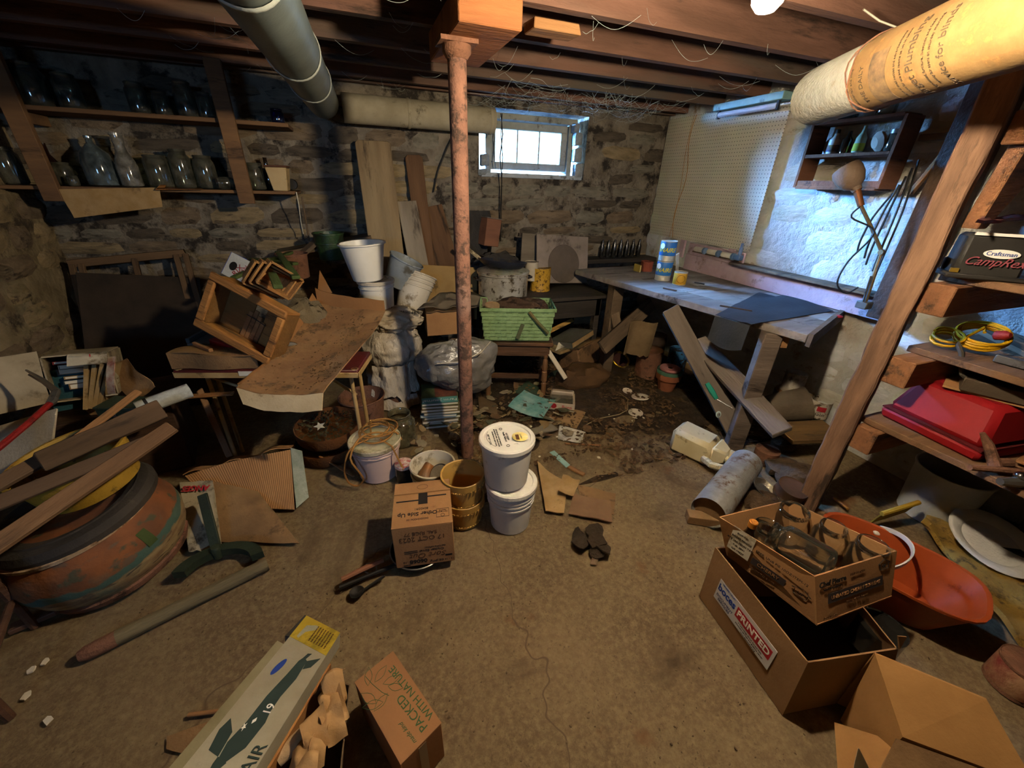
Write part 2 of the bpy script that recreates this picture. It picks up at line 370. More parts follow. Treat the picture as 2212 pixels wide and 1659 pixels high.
def stones(wall, M, length, z0, z1, mats, seed, hmin=.07, hmax=.15, wmin=.16, wmax=.46, hole=None, prob=1.0):
    r = random.Random(seed); z = z0
    while z < z1:
        h = r.uniform(hmin, hmax); x = -r.uniform(0, .2)
        while x < length:
            w = r.uniform(wmin, wmax) * (1.0 if h > .1 else .85); cx, cz = x+w/2, z+h/2
            x += w + r.uniform(.01,.03)
            if cz + h/2 > z1 or x > length+.1: continue
            if hole and cx+w/2 > hole[0] and cx-w/2 < hole[1] and cz+h/2 > hole[2] and cz-h/2 < hole[3]: continue
            if r.random() > prob: continue
            var = r.randrange(6); key = var
            if key not in STONES: STONES[key] = stone_mesh(var+50, 1.0, 1.0)
            mt = r.choice(mats); kk = (key, mt.name)
            if kk not in STONES:
                me = STONES[key].copy(); me.materials.clear(); me.materials.append(mt); STONES[kk] = me
            o = bpy.data.objects.new('stone', STONES[kk]); COL.objects.link(o); o.parent = wall
            o.matrix_local = M @ T(cx, 0, cz) @ RY(r.uniform(-3,3)) @ Matrix.Diagonal((w, 1, h, 1))
        z += h + r.uniform(.008,.022)
stones(wall_back, T(XL, YB, 0), XR-XL, .05, 2.12, [m_st[0], m_st[1], m_st[2], m_st[3], m_st[1]], 3, hole=(WX0-XL-.03, WX1-XL+.03, WZ0-.04, WZ1+.05), hmin=.07, hmax=.13, wmin=.2, wmax=.5, prob=.92)
stones(wall_right, T(XR, 3.72, 0) @ RZ(-90), 3.4, .05, 2.1, m_stw + [m_stw[0]], 5, hmin=.09, hmax=.18, wmin=.15, wmax=.42, prob=.85)
stones(wall_left, T(XL, 2.0, 0) @ RZ(90), 1.72, .2, 2.0, [m_st[2], m_st[0]], 6, hmin=.1, hmax=.17, wmin=.16, wmax=.34, prob=.7)
# ---- ceiling: subfloor boards and joists
ceil_ = struct('ceiling', MB().box(XL-.3, XR+.3, YF-.3, YB+.3, ZC+.022, ZC+.08), wood('subfloor dark', '#4a3526', '#38281d'))
m_sub = wood('subfloor board', '#6e4c33', '#533824')
y = YF
bme = MB().box(-(XR-XL)/2, (XR-XL)/2, -.078, .078, 0, .02).mesh('subfloor_board', False); bme.materials.append(m_sub)
jme = MB().box(-(XR-XL)/2, (XR-XL)/2, -.024, .024, -.2, 0).mesh('joist', False); jme.materials.append(m_wood_red)
xm = (XR+XL)/2
while y < YB:
    link('subfloor_board', bme, ceil_, T(xm, y+.08, ZC+rnd.uniform(0,.002))); y += .161
for k in range(-7, 5):
    link('joist', jme, ceil_, T(xm, 1.86+.41*k, ZC) @ RX(rnd.uniform(-.6,.6)))
link('joist', jme, ceil_, T(xm, 3.665, ZC))
# bearing block on the post and loose boards beside it
m_block = wood('bearing timber wood', '#9c6238', '#7a4a2a', bs=60)
b = part('bearing_block', MB().box(.43,.67,1.76,2.34,2.05,2.158), m_block, None, None, .004, False)
tag(b, 'short thick timber block capping the rusty post under the joists', 'timber')
b = beam('loose_board', pz(1140,55,2.12), pz(1243,72,2.12), .1, .035, m_wood_raw, 'short pale board end wedged between joists beside the bearing block', 'board', jag=.01)
b = beam('nailed_board', (-.1,1.62,2.135), (.38,1.64,2.135), .14, .03, m_wood_old, 'grey board nailed under joists left of the bearing block', 'board')
# ---- post
pb = pz(1010, 985)
post = thing('support_post', 'rusty round steel pipe post standing in the middle of the floor', 'post', T(pb.x, pb.y, 0))
def rwob(a, z): return 1
part('pipe', MB().lathe([(.0385, z*.1) for z in range(0, 21)] + [(.0385, 2.035)], 20), mat('rusty post paint', '#8d6450', '#735142', scale=12, rough=.9, bump=.35, bs=80, dirt='#4c3a30', dirt_amt=.5, dirt_scale=16, c3='#8d7a70', c3_amt=.35), post)
part('top_plate', MB().box(-.075,.075,-.06,.06,2.035,2.05), m_rust, post)
part('collar', MB().lathe([(.042,1.99),(.058,2.012),(.058,2.035)], 20, cap1=True), m_rust, post)
# ---- window
m_frame = mat('peeling window paint', '#a6a79c', '#8b8c80', scale=6, bump=.4, bs=50, dirt='#5d5548', dirt_amt=.38)
wy = YB + .17
win = link('window_1', None, None, T(0,0,0)); win['kind'] = 'structure'; win['label'] = 'small three-pane basement window with grey-white peeling frame'; win.empty_display_size=.05
x0,x1,z0,z1 = 1.20, 1.95, 1.66, 2.03
fm = MB(); fm.box(x0,x1,wy-.03,wy+.04,z0,z0+.06).box(x0,x1,wy-.03,wy+.04,z1-.055,z1).box(x0,x0+.05,wy-.03,wy+.04,z0+.06,z1-.055).box(x1-.06,x1,wy-.03,wy+.04,z0+.06,z1-.055)
part('sash_frame', fm, m_frame, win, None, .004, False)
pw = (x1-.06-x0-.05)/3
for k in (1,2): part('muntin', MB().box(x0+.05+pw*k-.006, x0+.05+pw*k+.006, wy-.012, wy+.012, z0+.06, z1-.055), m_frame, win)
m_pane = glassy('window pane glass', '#f4f8f8', '#b9c2c4', .06, .02)
for k in range(3): part('pane', MB().box(x0+.052+pw*k+.004, x0+.05+pw*(k+1)-.006, wy-.002, wy+.002, z0+.06, z1-.055), m_pane, win)
part('jamb', MB().box(x1, x1+.05, wy-.06, wy+.1, z0-.05, z1+.04), m_frame, win, None, .003, False)
part('jamb', MB().box(x0-.05, x0, wy-.06, wy+.1, z0-.05, z1+.04), m_frame, win, None, .003, False)
part('header', MB().box(x0-.06, x1+.06, wy-.1, wy+.1, z1+.005, z1+.05), m_frame, win, None, .003, False)
part('sill', MB().box(WX0+.02, WX1-.02, YB-.01, wy+.12, WZ0-.005, WZ0+.03), mat('flaking sill', '#b4bcc4', '#99a0a6', bump=.8, bs=40, dirt='#4d473f', dirt_amt=.4), win, None, .003, False)
win2 = link('window_2', None, None, T(0,0,0)); win2['kind'] = 'structure'; win2['label'] = 'second small basement window in the wall behind the viewpoint'; win2.empty_display_size=.05
xw = YF-.14
for b_ in ((LY0,LY1,LZ0,LZ0+.05),(LY0,LY1,LZ1-.05,LZ1),(LY0,LY0+.05,LZ0+.05,LZ1-.05),(LY1-.05,LY1,LZ0+.05,LZ1-.05)): part('sash_rail', MB().box(b_[0],b_[1],xw-.03,xw+.03,b_[2],b_[3]), m_frame, win2, None, .003, False)
for k in (1,2): yk = LY0+(LY1-LY0)*k/3; part('muntin', MB().box(yk-.007,yk+.007,xw-.012,xw+.012,LZ0+.05,LZ1-.05), m_frame, win2)
for k in range(3): ya = LY0+.05+(LY1-LY0-.1)*k/3; part('pane', MB().box(ya+.006,ya+(LY1-LY0-.1)/3-.006,xw-.002,xw+.002,LZ0+.05,LZ1-.05), m_pane, win2)
# rough whitewashed plaster lumps round the opening
m_plast = mat('white plaster lump', '#bcc4c8', '#a2a8aa', bump=.8, bs=30, dirt='#6b6253', dirt_amt=.3)
for i,(px_,py_,w,h) in enumerate([(1250,300,.07,.10),(1248,335,.075,.11),(1250,370,.085,.12),(1246,276,.05,.07),(1048,345,.07,.09),(1042,372,.08,.05)]):
    q = pY(px_,py_,YB); r_ = random.Random(i); me = STONES.get(('pl',i%3))
    if me is None: me = stone_mesh(90+i,1,1); me.materials.append(m_plast); STONES[('pl',i%3)] = me
    link('plaster_lump', me, wall_back, T(q.x,YB-.012,q.z) @ Matrix.Diagonal((w,1.2,h,1)))
# ---- ceiling bulb
bulb = thing('light_bulb', 'bare glowing light bulb hanging below the joists', 'light bulb', T(BULB))
part('glass_bulb', MB().lathe([(.004,-.034),(.018,-.03),(.029,-.018),(.032,0),(.028,.02),(.018,.042),(.014,.055)], 16, cap1=True), emit('bulb glow', (1.0, .84, .60), BULB_STRENGTH), bulb)
part('socket', MB().lathe([(.017,.055),(.021,.06),(.021,.11),(.012,.125)], 14, cap1=True), m_black, bulb)
part('cord', MB().tube([(0,0,.12),(.004,0,.2),(0,.004,.3),(0,0,ZC-BULB.z-.01)], .004, 6), m_black, bulb)
# ---- ducts
def duct(name, label, p, q, r, mt, rings=(), endcaps=True, ring_mt=None, seg=1):
    p, q = V(p), V(q); L = (q-p).length; t = thing(name, label, 'duct', frz(p, q-p))
    part('pipe', MB().lathe([(r, L*k/8) for k in range(9)], 32, cap1=True), mt, t)
    for k in rings: part('seam_band', MB().lathe([(r+.002,k-.012),(r+.006,k-.006),(r+.006,k+.006),(r+.002,k+.012)], 32, cap0=False), ring_mt or mt, t)
    return t
duct('ceiling_duct', 'grey galvanised round duct running under the joists toward the back wall', (-.235,-.4,1.985), (-.10,3.42,2.0), .1, m_galv, (.9,1.75,2.55,3.1), ring_mt=mat('duct tape band','#aeb2a8','#94978d',rough=.6,bump=.1))
duct('wall_duct', 'short off-white duct lying along the top of the back wall beside the window', (.02,3.53,1.985), (1.13,3.55,1.985), .09, mat('painted duct','#a79d86','#8d836c',scale=5,rough=.8,bump=.15,dirt='#5c5444',dirt_amt=.35), (.45,1.08))
m_wrap = mat('plaster pipe wrap', '#a8a392', '#938c78', scale=6, rough=.9, bump=.3, bs=50, dirt='#8a7f68', dirt_amt=.3)
m_wrapn = mat('newspaper wrap', '#7d6038', '#6c502b', scale=18, rough=.9, bump=.1, bs=100, dirt='#8c6636', dirt_amt=.4, dirt_scale=18)
A = pd(1775,205,1.62); B = pd(2150,62,.98); dd = (B-A).normalized(); B2 = A + dd*2.2
t = thing('wrapped_duct', 'white plaster-wrapped duct with newspaper glued round it under the ceiling', 'duct', frz(A, B2-A))
part('pipe', MB().lathe([(.07,-.06),(.1,-.035),(.104,0),(.104,1.1),(.104,2.2)], 32, cap1=True), m_wrap, t)
nwp = part('newspaper_wrap', MB().lathe([(.1055,.34),(.107,.342),(.107,.7),(.107,1.4),(.107,2.2)], 32, cap0=False), m_wrapn, t, label='yellowed printed newspaper wrapped round the duct')
MW = frz(A, B2-A); Li = MW.inverted(); cl = Li @ (CAM + V((0,0,-.25)) + (B2-A)*.0); thc = atan2(cl.y, cl.x); e_ = MW.to_3x3() @ V((-sin(thc), cos(thc), 0)); sg = 1 if e_.z > 0 else -1
m_nink = mat('faded news ink', '#3d2f20', '#4a3a28', rough=.9, bump=0)
for s_, sz, th_, z_ in (('Target Plumbing', .036, .05, .60), ('Service for blinds', .03, .1, .70), ('THE DAILY', .024, .0, .405), ('column of small notices and advertisements', .011, .1, .545), ('houses for sale and rooms to let in town', .011, .15, .565), ('help wanted, furniture, livestock and feed', .011, .1, .645), ('county fair opens on saturday morning', .011, .2, .665), ('weather fair and mild', .014, .0, .36)):
    wraptext('lettering', s_, sz, m_nink, nwp, .1082, thc+sg*th_, z_, sg, sg)
part('printed_photo', MB().sheet(16,4,lambda u,v:(.1078*cos(thc+(u-.5)*1.5),.1078*sin(thc+(u-.5)*1.5),.44+.07*v),.0008), mat('newsprint photo','#4a3a2c','#7d6240',scale=22,bump=0), t)
part('wire_loop', MB().tube([(.11*cos(a*2*pi/24),.11*sin(a*2*pi/24),.33+.012*sin(a)) for a in range(24)], .0022, 5, closed=True), m_rust, t)
part('wire_loop', MB().tube([(.11*cos(a*2*pi/24),.11*sin(a*2*pi/24),.345-.01*cos(a*1.3)) for a in range(24)], .0022, 5, closed=True), m_rust, t)
# ================================================================== BUILDERS
def pp(px, py, p0, n):
    d = ray(px, py); n = V(n); return CAM + d * ((V(p0) - CAM).dot(n) / d.dot(n))
def quad(p0, n, bl, br, tl):
    """frame whose x runs bl->br and whose y runs toward tl, with its width and height, from pixels on a plane"""
    a, b, c = pp(*bl, p0, n), pp(*br, p0, n), pp(*tl, p0, n)
    x = (b-a); w = x.length; x.normalize(); y = c-a; y -= x*y.dot(x); h = y.length; y.normalize(); z = x.cross(y)
    return Matrix(((x.x,y.x,z.x,a.x),(x.y,y.y,z.y,a.y),(x.z,y.z,z.z,a.z),(0,0,0,1))), w, h
def face_n(yaw=0.0, tilt=0.0):
    """unit normal of a board facing the camera side (-Y), turned by yaw and leaning back by tilt"""
    return RZ(yaw) @ RX(-tilt) @ V((0,-1,0))
def bucket(name, label, M, r0, r1, h, mt, rim=.006, ribs=(), lid=None, handle=None, cat='bucket', group=None, hmat=None, wall=.003, n=32, ang=0):
    t = thing(name, label, cat, M, group)
    rr = lambda z: r0 + (r1-r0)*z/h
    pr = [(.002,.002),(r0-.008,0),(r0,.006)]; zs = []
    for rz in ribs: zs += [(rr(rz-.006), rz-.006),(rr(rz)+.006, rz-.004),(rr(rz)+.006, rz+.004),(rr(rz+.006), rz+.006)]
    pr += zs + [(r1-.0005,h-.012),(r1+rim,h-.010),(r1+rim,h-.002),(r1+rim*.5,h),(r1-wall,h-.002),(r0-wall,.008),(.002,.008)]
    part('body', MB().lathe(pr, n, cap0=False), mt, t)
    if lid:
        lm = MB().lathe([(.002,h+.004),(r1-.014,h+.004),(r1-.011,h+.010),(r1+rim*.6,h+.011),(r1+rim+.003,h+.006),(r1+rim+.003,h-.012),(r1+rim,h-.012)], n, cap0=False)
        part('lid', lm, lid, t)
    if handle is not None:
        a = handle; pts = [(0,(r1+rim)*cos(q),h-.03+ (r1*.95)*sin(q)*1.0) for q in [pi*k/16 for k in range(17)]]
        b = part('bail_handle', MB().tube(pts, .0022, 6), hmat or m_steel, t, T(0,0,0) @ RZ(ang) @ T(0,0,h-.03) @ RY(a) @ T(0,0,-(h-.03)))
    return t
JARS = {}
def jar(label, loc, r, h, mt=None, neck=.72, nh=.16, lid=None, name='glass_jar', group=None, M=None, square=False):
    mt = mt or m_jar_dusty; t = thing(name, label, 'jar' if 'jar' in name else 'bottle', M if M is not None else T(loc), group)
    key = (round(r,3), round(h,3), neck, nh, mt.name)
    if key not in JARS:
        rn = r*neck; hs = h*(1-nh)
        pr = [(.001,.004),(r*.8,.002),(r*.96,.008),(r,.02),(r,hs*.86),(r*.96,hs*.93),(rn*1.06,hs),(rn,hs+.004),(rn,h-.012),(rn+.003,h-.010),(rn+.003,h-.004),(rn,h-.001),(rn-.003,h-.003),(rn-.003,hs)]
        me = MB().lathe(pr, 24, cap0=False).mesh('body', True, 60); me.materials.append(mt); JARS[key] = me
    jb_ = part('body', JARS[key], mt, t)
    part('thread', MB().lathe([(r*neck+.0005,h-.022),(r*neck+.003,h-.0195),(r*neck+.0005,h-.017)], 20, cap0=False), mt, jb_)
    if lid: part('lid', MB().lathe([(r*neck+.004,h-.018),(r*neck+.004,h+.002),(r*neck+.001,h+.004),(.001,h+.004)], 20, cap0=False), lid, t)
    return t
def bottle(label, loc, prof, mt, cap=None, name='glass_bottle', M=None, group=None):
    t = thing(name, label, 'bottle', M if M is not None else T(loc), group)
    part('body', MB().lathe(prof, 24, cap0=True), mt, t)
    if cap:
        r, z0, z1, cm = cap; part('cap', MB().lathe([(r,z0),(r,z1-.003),(r-.003,z1),(.001,z1)], 18, cap0=False), cm, t)
    return t
def carton(name, label, M, w, d, h, mt, inner=None, th=.004, flaps=(), cat='box', lean=0.0):
    """open-topped cardboard box standing on z=0, w along x, d along y; flaps = list of (side, angle, length)"""
    t = thing(name, label, cat, M)
    part('base', MB().box(-w/2,w/2,-d/2,d/2,0,th), inner or mt, t)
    sides = {'front':((-w/2,w/2),(-d/2,-d/2+th)), 'back':((-w/2,w/2),(d/2-th,d/2)), 'left':((-w/2,-w/2+th),(-d/2+th,d/2-th)), 'right':((w/2-th,w/2),(-d/2+th,d/2-th))}
    for s,(xr,yr) in sides.items(): part('side_panel', MB().box(xr[0],xr[1],yr[0],yr[1],th,h), mt, t)
    for s, ang, ln in flaps:
        if s in ('front','back'):
            sg = -1 if s=='front' else 1
            part('flap', MB().box(-w/2,w/2,-th/2,th/2,0,ln), mt, t, T(0,sg*(d/2-th/2),h) @ RX(-sg*ang))
        else:
            sg = -1 if s=='left' else 1
            part('flap', MB().box(-th/2,th/2,-d/2,d/2,0,ln), mt, t, T(sg*(w/2-th/2),0,h) @ RY(sg*ang))
    return t
def book(label, M, w, d, t_, cover, pages=None, name='book', group=None, cat='book'):
    t = thing(name, label, cat, M, group)
    part('pages', MB().box(-w/2+.004,w/2-.004,-d/2+.004,d/2-.002,.002,t_-.002), pages or m_paper, t)
    c = MB().box(-w/2,w/2,-d/2,d/2,0,.0025).box(-w/2,w/2,-d/2,d/2,t_-.0025,t_).box(-w/2,-w/2+.003,-d/2,d/2,.0025,t_-.0025)
    part('cover', c, cover, t); return t
def can(label, M, r, h, mt, label_mt=None, band=(.12,.9), open_top=False, rust=None, name='tin_can', group=None, lid=None):
    t = thing(name, label, 'can', M, group)
    pr = [(.001,.003),(r*.94,.003),(r,0),(r*1.01,.004),(r*.985,.009),(r*.985,h-.009),(r*1.01,h-.004),(r,h)]
    pr += [(r*.95,h-.002),(r*.95,.006),(.001,.006)] if open_top else [(r*.95,h-.004),(.001,h-.004)]
    part('body', MB().lathe(pr, 24, cap0=False), mt, t)
    if label_mt: part('paper_label', MB().lathe([(r*.985+.0008,h*band[0]),(r*.985+.0012,h*band[0]+.001),(r*.985+.0012,h*band[1]-.001),(r*.985+.0008,h*band[1])], 24, cap0=False), label_mt, t)
    return t
def paper(name, label, pts, cat='paper', mt=None, th=.0012, crumple=.012, n=10, seed=0, lift=0.0, parent=None, group=None, freq=14):
    """a sheet through four corner points (a,b,c,d in order) with creases"""
    a,b,c,d = [V(p) for p in pts]; ctr = (a+b+c+d)/4; nrm = (b-a).cross(d-a).normalized()
    def fn(u, v):
        p = a*(1-u)*(1-v) + b*u*(1-v) + c*u*v + d*(1-u)*v
        k = noisy((p.x, p.y, p.z), freq, crumple, seed) + crumple*.8
        return p - ctr + nrm*(k*(1 if nrm.z >= 0 else -1) + lift*(4*u*(1-u)))
    o = part(name, MB().sheet(n, n, fn, th), mt or m_paper, parent, T(ctr), ang=50)
    if cat: tag(o, label, cat, group)
    return o
def blob(center, rad, n=24, m=16, amp=.12, freq=5, seed=0, squash=None, fold=0.0, lobes=(), crease=0.0):
    """a lumpy closed skin, for bags and cloth"""
    mb = MB(); vs = []; fs = []
    for j in range(m+1):
        th = pi*j/m
        for i in range(n):
            ph = 2*pi*i/n; d = V((sin(th)*cos(ph), sin(th)*sin(ph), cos(th)))
            k = 1 + amp*mnoise.noise(d*freq*.5 + V((seed,0,0))) + amp*.5*mnoise.noise(d*freq + V((0,seed,0))) + fold*abs(mnoise.noise(V((ph*3, th*1.2, seed))))
            for ld, am, sh in lobes: k += am*max(0.0, d.dot(V(ld).normalized()))**sh
            if crease: k -= crease*abs(mnoise.noise(V((d.x*4+d.z*1.5, d.y*4, d.z*2.2+seed))))**.6 - crease*.3
            p = V((d.x*rad[0]*k, d.y*rad[1]*k, d.z*rad[2]*k))
            if squash is not None and p.z < squash: p.z = squash + (p.z-squash)*.15
            vs.append(V(center)+p)
    for j in range(m):
        for i in range(n): fs.append((j*n+i, (j+1)*n+i, (j+1)*n+(i+1)%n, j*n+(i+1)%n))
    return mb.add(vs, fs)
def coil(c, r, turns, n=24, wob=.1, h=.0, seed=1, tilt=(0,0)):
    r_ = random.Random(seed); pts = []
    for k in range(int(turns*n)):
        a = 2*pi*k/n; q = r*(1 + wob*sin(k*.37+seed) + wob*.6*sin(k*.113))
        pts.append((c[0]+q*cos(a), c[1]+q*sin(a), c[2] + h*k/(turns*n) + .002*sin(k*.7)))
    return pts
def mid_frame(a, b, c, d, off=.002):
    """frame at the middle of a face a,b (bottom) c,d (top): x along the bottom, y up"""
    a,b,c,d=V(a),V(b),V(c),V(d); o=(a+b+c+d)/4; x=((b-a)+(c-d)).normalized(); y=(d+c)-(a+b); y-=x*y.dot(x); y.normalize(); z=x.cross(y); o=o+z*off
    return Matrix(((x.x,y.x,z.x,o.x),(x.y,y.y,z.y,o.y),(x.z,y.z,z.z,o.z),(0,0,0,1)))

def quad_fit(p0, bl, br, tl, ratio):
    """turn the plane until the three pixels are corners of a true rectangle of the given width/height ratio"""
    best = None
    for yi in range(-70, 71, 3):
        for ti in range(-30, 81, 3):
            n = RZ(yi) @ RX(-ti) @ V((0,-1,0))
            if (V(p0)-CAM).dot(n) > -.15: continue
            a, b, c = pp(*bl, p0, n), pp(*br, p0, n), pp(*tl, p0, n); x, y = b-a, c-a
            e = abs(x.normalized().dot(y.normalized())) + .5*abs(math.log(x.length/y.length/ratio))
            if best is None or e < best[0]: best = (e, n)
    return quad(p0, best[1], bl, br, tl)
# ================================================================== LEFT: jar shelf on the back wall
YS = 3.40
m_shelf = wood('shelf board wood', '#7d5c3c', '#5f4530')
t = thing('jar_shelf', 'two-tier hanging wooden shelf full of glass jars on the back wall', 'shelf', T(0,0,0))
zu, zl = 1.835, 1.435
xr_u, xr_l = pY(622,268,YS).x, pY(640,412,YS).x
part('upper_board', MB().box(XL+.01,xr_u,YS,3.69,zu,zu+.024), m_shelf, t, None, .003, False)
part('lower_board', MB().box(XL+.01,xr_l,YS,3.69,zl,zl+.02), m_shelf, t, None, .003, False)
for a, b in (((462,110),(528,440)), ((10,160),(108,432))):
    p, q = pY(*a,YS-.02), pY(*b,YS-.02); xx = (p.x+q.x)/2
    part('hanger_post', MB().box(xx-.045,xx+.045,YS-.042,YS-.004,zl-.06,2.155), m_shelf, t, None, .003, False)
    for zz in (zu, zl): part('cleat', MB().box(xx-.05,xx-.012,YS-.002,3.69,zz-.06,zz-.001), m_shelf, t, None, .003, False)
# jars on the upper board
gU = 'jars on the upper board of the jar shelf'
def xs(px, py, y=3.53): return pY(px, py, y).x
z = zu+.024
for px_, r, h, lb in ((72,.075,.21,'wide cloudy glass jar at the far left of the upper jar shelf'), (148,.06,.175,'tall cloudy glass jar second from left on the upper jar shelf'),
        (292,.052,.165,'glass jar with blue window reflection left of middle on the upper jar shelf'), (342,.045,.13,'short faceted glass tumbler jar on the upper jar shelf'),
        (395,.055,.19,'tallest glass jar beside the hanger post on the upper jar shelf'), (436,.045,.145,'narrow glass jar touching the hanger post on the upper jar shelf')):
    jar(lb, (xs(px_,200),3.53,z), r, h, m_jar_dusty, neck=.8)
jar('small cobalt blue glass jar at the right end of the upper jar shelf', (xs(600,250),3.5,z), .04, .085, glassy('cobalt glass','#2a3a9a','#3a3f60',.15), neck=.85)
z = zl+.02
gl = m_jar_dusty
for px_, r, h, nk, nh, lb in ((14,.065,.2,.8,.12,'clear glass jar left of the outer hanger post on the lower jar shelf'), (128,.05,.13,.8,.15,'squat glass jar right of the outer hanger post on the lower jar shelf'),
        (338,.07,.19,.85,.1,'big canning jar right of the milk bottle on the lower jar shelf'), (390,.06,.23,.75,.14,'tall canning jar in the middle of the lower jar shelf'),
        (440,.062,.2,.8,.14,'green tinted jar left of the inner hanger post on the lower jar shelf'), (545,.06,.17,.85,.12,'dark jar just right of the inner hanger post on the lower jar shelf')):
    jar(lb, (xs(px_,360),3.54,z), r, h, gl, neck=nk, nh=nh)
jar('tiny glass jar in front of the glass jug on the lower jar shelf', (xs(160,395,3.45),3.45,z), .028, .06, gl, neck=.85)
jar('small jar lying on its side by the inner hanger post', None, .038, .1, gl, neck=.8, M=T(xs(505,395,3.46),3.47,z+.04) @ RZ(25) @ RY(-90))
bottle('round-shouldered one-gallon glass jug with narrow neck on the lower jar shelf', (xs(208,350),3.54,z), [(.05,.002),(.078,.01),(.08,.05),(.08,.14),(.07,.185),(.04,.215),(.018,.24),(.016,.26),(.02,.265),(.02,.278)], glassy('blue-grey jug glass','#9fb0b4','#6f7a7c',.4), name='glass_jug')
bottle('tall glass milk bottle with bulged neck on the lower jar shelf', (xs(272,350),3.52,z), [(.04,.002),(.055,.01),(.056,.12),(.05,.15),(.03,.2),(.026,.23),(.03,.25),(.03,.285),(.034,.288),(.034,.3)], glassy('milky glass','#c5c9c2','#9b968c',.4), name='milk_bottle')
bottle('small red-brown bottle behind the white flower pot on the lower jar shelf', (xs(566,330),3.58,z), [(.025,.002),(.03,.01),(.03,.1),(.014,.14),(.012,.2),(.015,.205)], m_bottle_brown, name='medicine_bottle')
bottle('dark red bottle at the left on the lower jar shelf', (xs(100,330,3.6),3.6,z), [(.03,.002),(.035,.01),(.035,.13),(.014,.17),(.013,.23)], glassy('dark red glass','#5a1a14','#4a2a22',.2), name='sauce_bottle')
# white square flower pot
M = T(xs(600,370,3.47),3.48,z) @ RZ(-4); t = thing('flower_pot', 'cream square tapered flower pot at the right end of the lower jar shelf', 'flower pot', M)
m_cream = mat('cream pot', '#c3a878', '#b39565', rough=.5, bump=.05, dirt='#7d6844', dirt_amt=.3)
part('body', MB().hex([(-.045,-.045,0),(.045,-.045,0),(.045,.045,0),(-.045,.045,0),(-.065,-.065,.145),(.065,-.065,.145),(.065,.065,.145),(-.065,.065,.145)]), m_cream, t, None, .004)
part('rim', MB().box(-.07,.07,-.07,.07,.146,.158), mat('dark pot rim','#6b4632','#553626'), t, None, .003)
# newspaper hanging over the lower board
a = [pY(125,409,3.375), pY(345,405,3.375), pY(352,447,3.37), pY(162,471,3.365)]
paper('hanging_newspaper', 'yellowed newspaper sheet draped over the left edge of the lower jar shelf', a, 'newspaper', m_news, crumple=.008, n=14, seed=4)
a = [pY(338,411,3.36), pY(440,409,3.36), pz(425,398,z+.004), pz(350,400,z+.02)]
paper('torn_paper', 'torn orange paper scraps curling on the lower jar shelf edge', a, 'paper', mat('orange paper','#a8743c','#8a5c2e'), crumple=.02, n=8, seed=9)
# things hanging and standing under the shelf
o = beam('hanging_lath', pY(652,425,3.6), pY(668,520,3.6), .02, .012, m_wood_old, 'thin pale lath hanging on the wall right of the jar shelf', 'lath')
o = part('dangling_twine', MB().tube([pY(640,415,3.38), pY(645,440,3.4), pY(650,480,3.5), pY(655,505,3.55)], .004, 6), m_paper); tag(o, 'pale cord dangling from the right end of the jar shelf', 'cord')
can('black round tin on the wall ledge right of the flower pot', T(pY(632,398,3.62)) @ RX(90), .035, .05, m_black, name='tin')
# wooden rack and dark panel leaning on the back wall
m_lath = wood('rack wood', '#6e553b', '#55402b')
t = thing('slatted_rack', 'old slatted wooden rack leaning against the back wall below the jar shelf', 'rack', T(0,0,0))
P = lambda a, b, y=3.56: pY(a, b, y)
beam('top_rail', P(148,570), P(400,546), .03, .05, m_lath, parent=t)
for k in (155,175,290,380,400): beam('slat', P(k,572-(k-148)*.095,3.55), P(k+45,760-(k-148)*.2,3.40), .035, .02, m_lath, parent=t)
beam('bottom_rail', P(200,770,3.40), P(445,735,3.40), .03, .05, m_lath, parent=t)
n = face_n(8, 22); p0 = P(250,580,3.5)
M, w, h = quad(p0, n, (200,892), (470,872), (140,588))
o = part('leaning_hardboard', MB().box(0,w*.95,0,h,-.006,.006), mat('sooty hardboard','#3d3126','#2b231c',rough=.95,bump=.2), None, M, .002); tag(o, 'dark sooty hardboard panel leaning on the slatted rack', 'panel')
# ---- low wall ledge behind the crates, with a wooden bench top
o = beam('bench_plank', pY(600,548,3.45), pY(800,512,3.5), .2, .04, m_wood_old, 'dusty plank on trestle against the back wall behind the crates', 'plank', jag=.02)
o = beam('leaning_board', pY(640,560,3.3), pY(700,506,3.4), .09, .025, m_wood_old, 'short weathered board sticking up behind the quart baskets', 'board', jag=.02)
t = bucket('green_bucket', 'dark green metal pail on the floor under the wall plank', T(pY(718,560,3.35)), .085, .105, .19, mat('dark green enamel','#2f4a26','#22371c',rough=.4,spec=.5,dirt='#1b2415'), ribs=(.12,))
t = bucket('rusty_can', 'rusty open can behind the crates on a table', T(pY(640,600,3.2)), .09,.1,.17, m_rust)
# ---- card table
t_p, t_q = pz(372,800,.66), pz(772,800,.66)
xa = (t_q-t_p).normalized(); tw = (t_q-t_p).length; M = fr(t_p + V((0,0,-.0)), xa)
tbl = thing('card_table', 'old folding card table with dark red vinyl top and cream metal edge', 'table', M)
m_redv = mat('dark red vinyl', '#5a1f1c', '#431615', rough=.5, bump=.08, spec=.4)
m_ctube = mat('chipped cream metal', '#b99a68', '#9c7d4e', rough=.5, metal=.1, bump=.1, dirt='#5e4930', dirt_amt=.4)
TD = .26
part('table_top', MB().box(0,tw,0,TD,-.03,0), m_redv, tbl, None, .004)
for nm, b_ in (('edge_trim',(0,tw,-.006,.0,-.042,-.012)),('edge_trim',(-.006,0,0,TD,-.042,-.012)),('edge_trim',(tw,tw+.006,0,TD,-.042,-.012))): part(nm, MB().box(*b_), m_ctube, tbl, None, .002)
for x_, y_ in ((.09,.09),(tw-.06,.06),(.06,TD-.06),(tw-.06,TD-.06)): part('leg', MB().tube([(x_,y_,-.03),(x_,y_,-.655)], .011, 10), m_ctube, tbl)
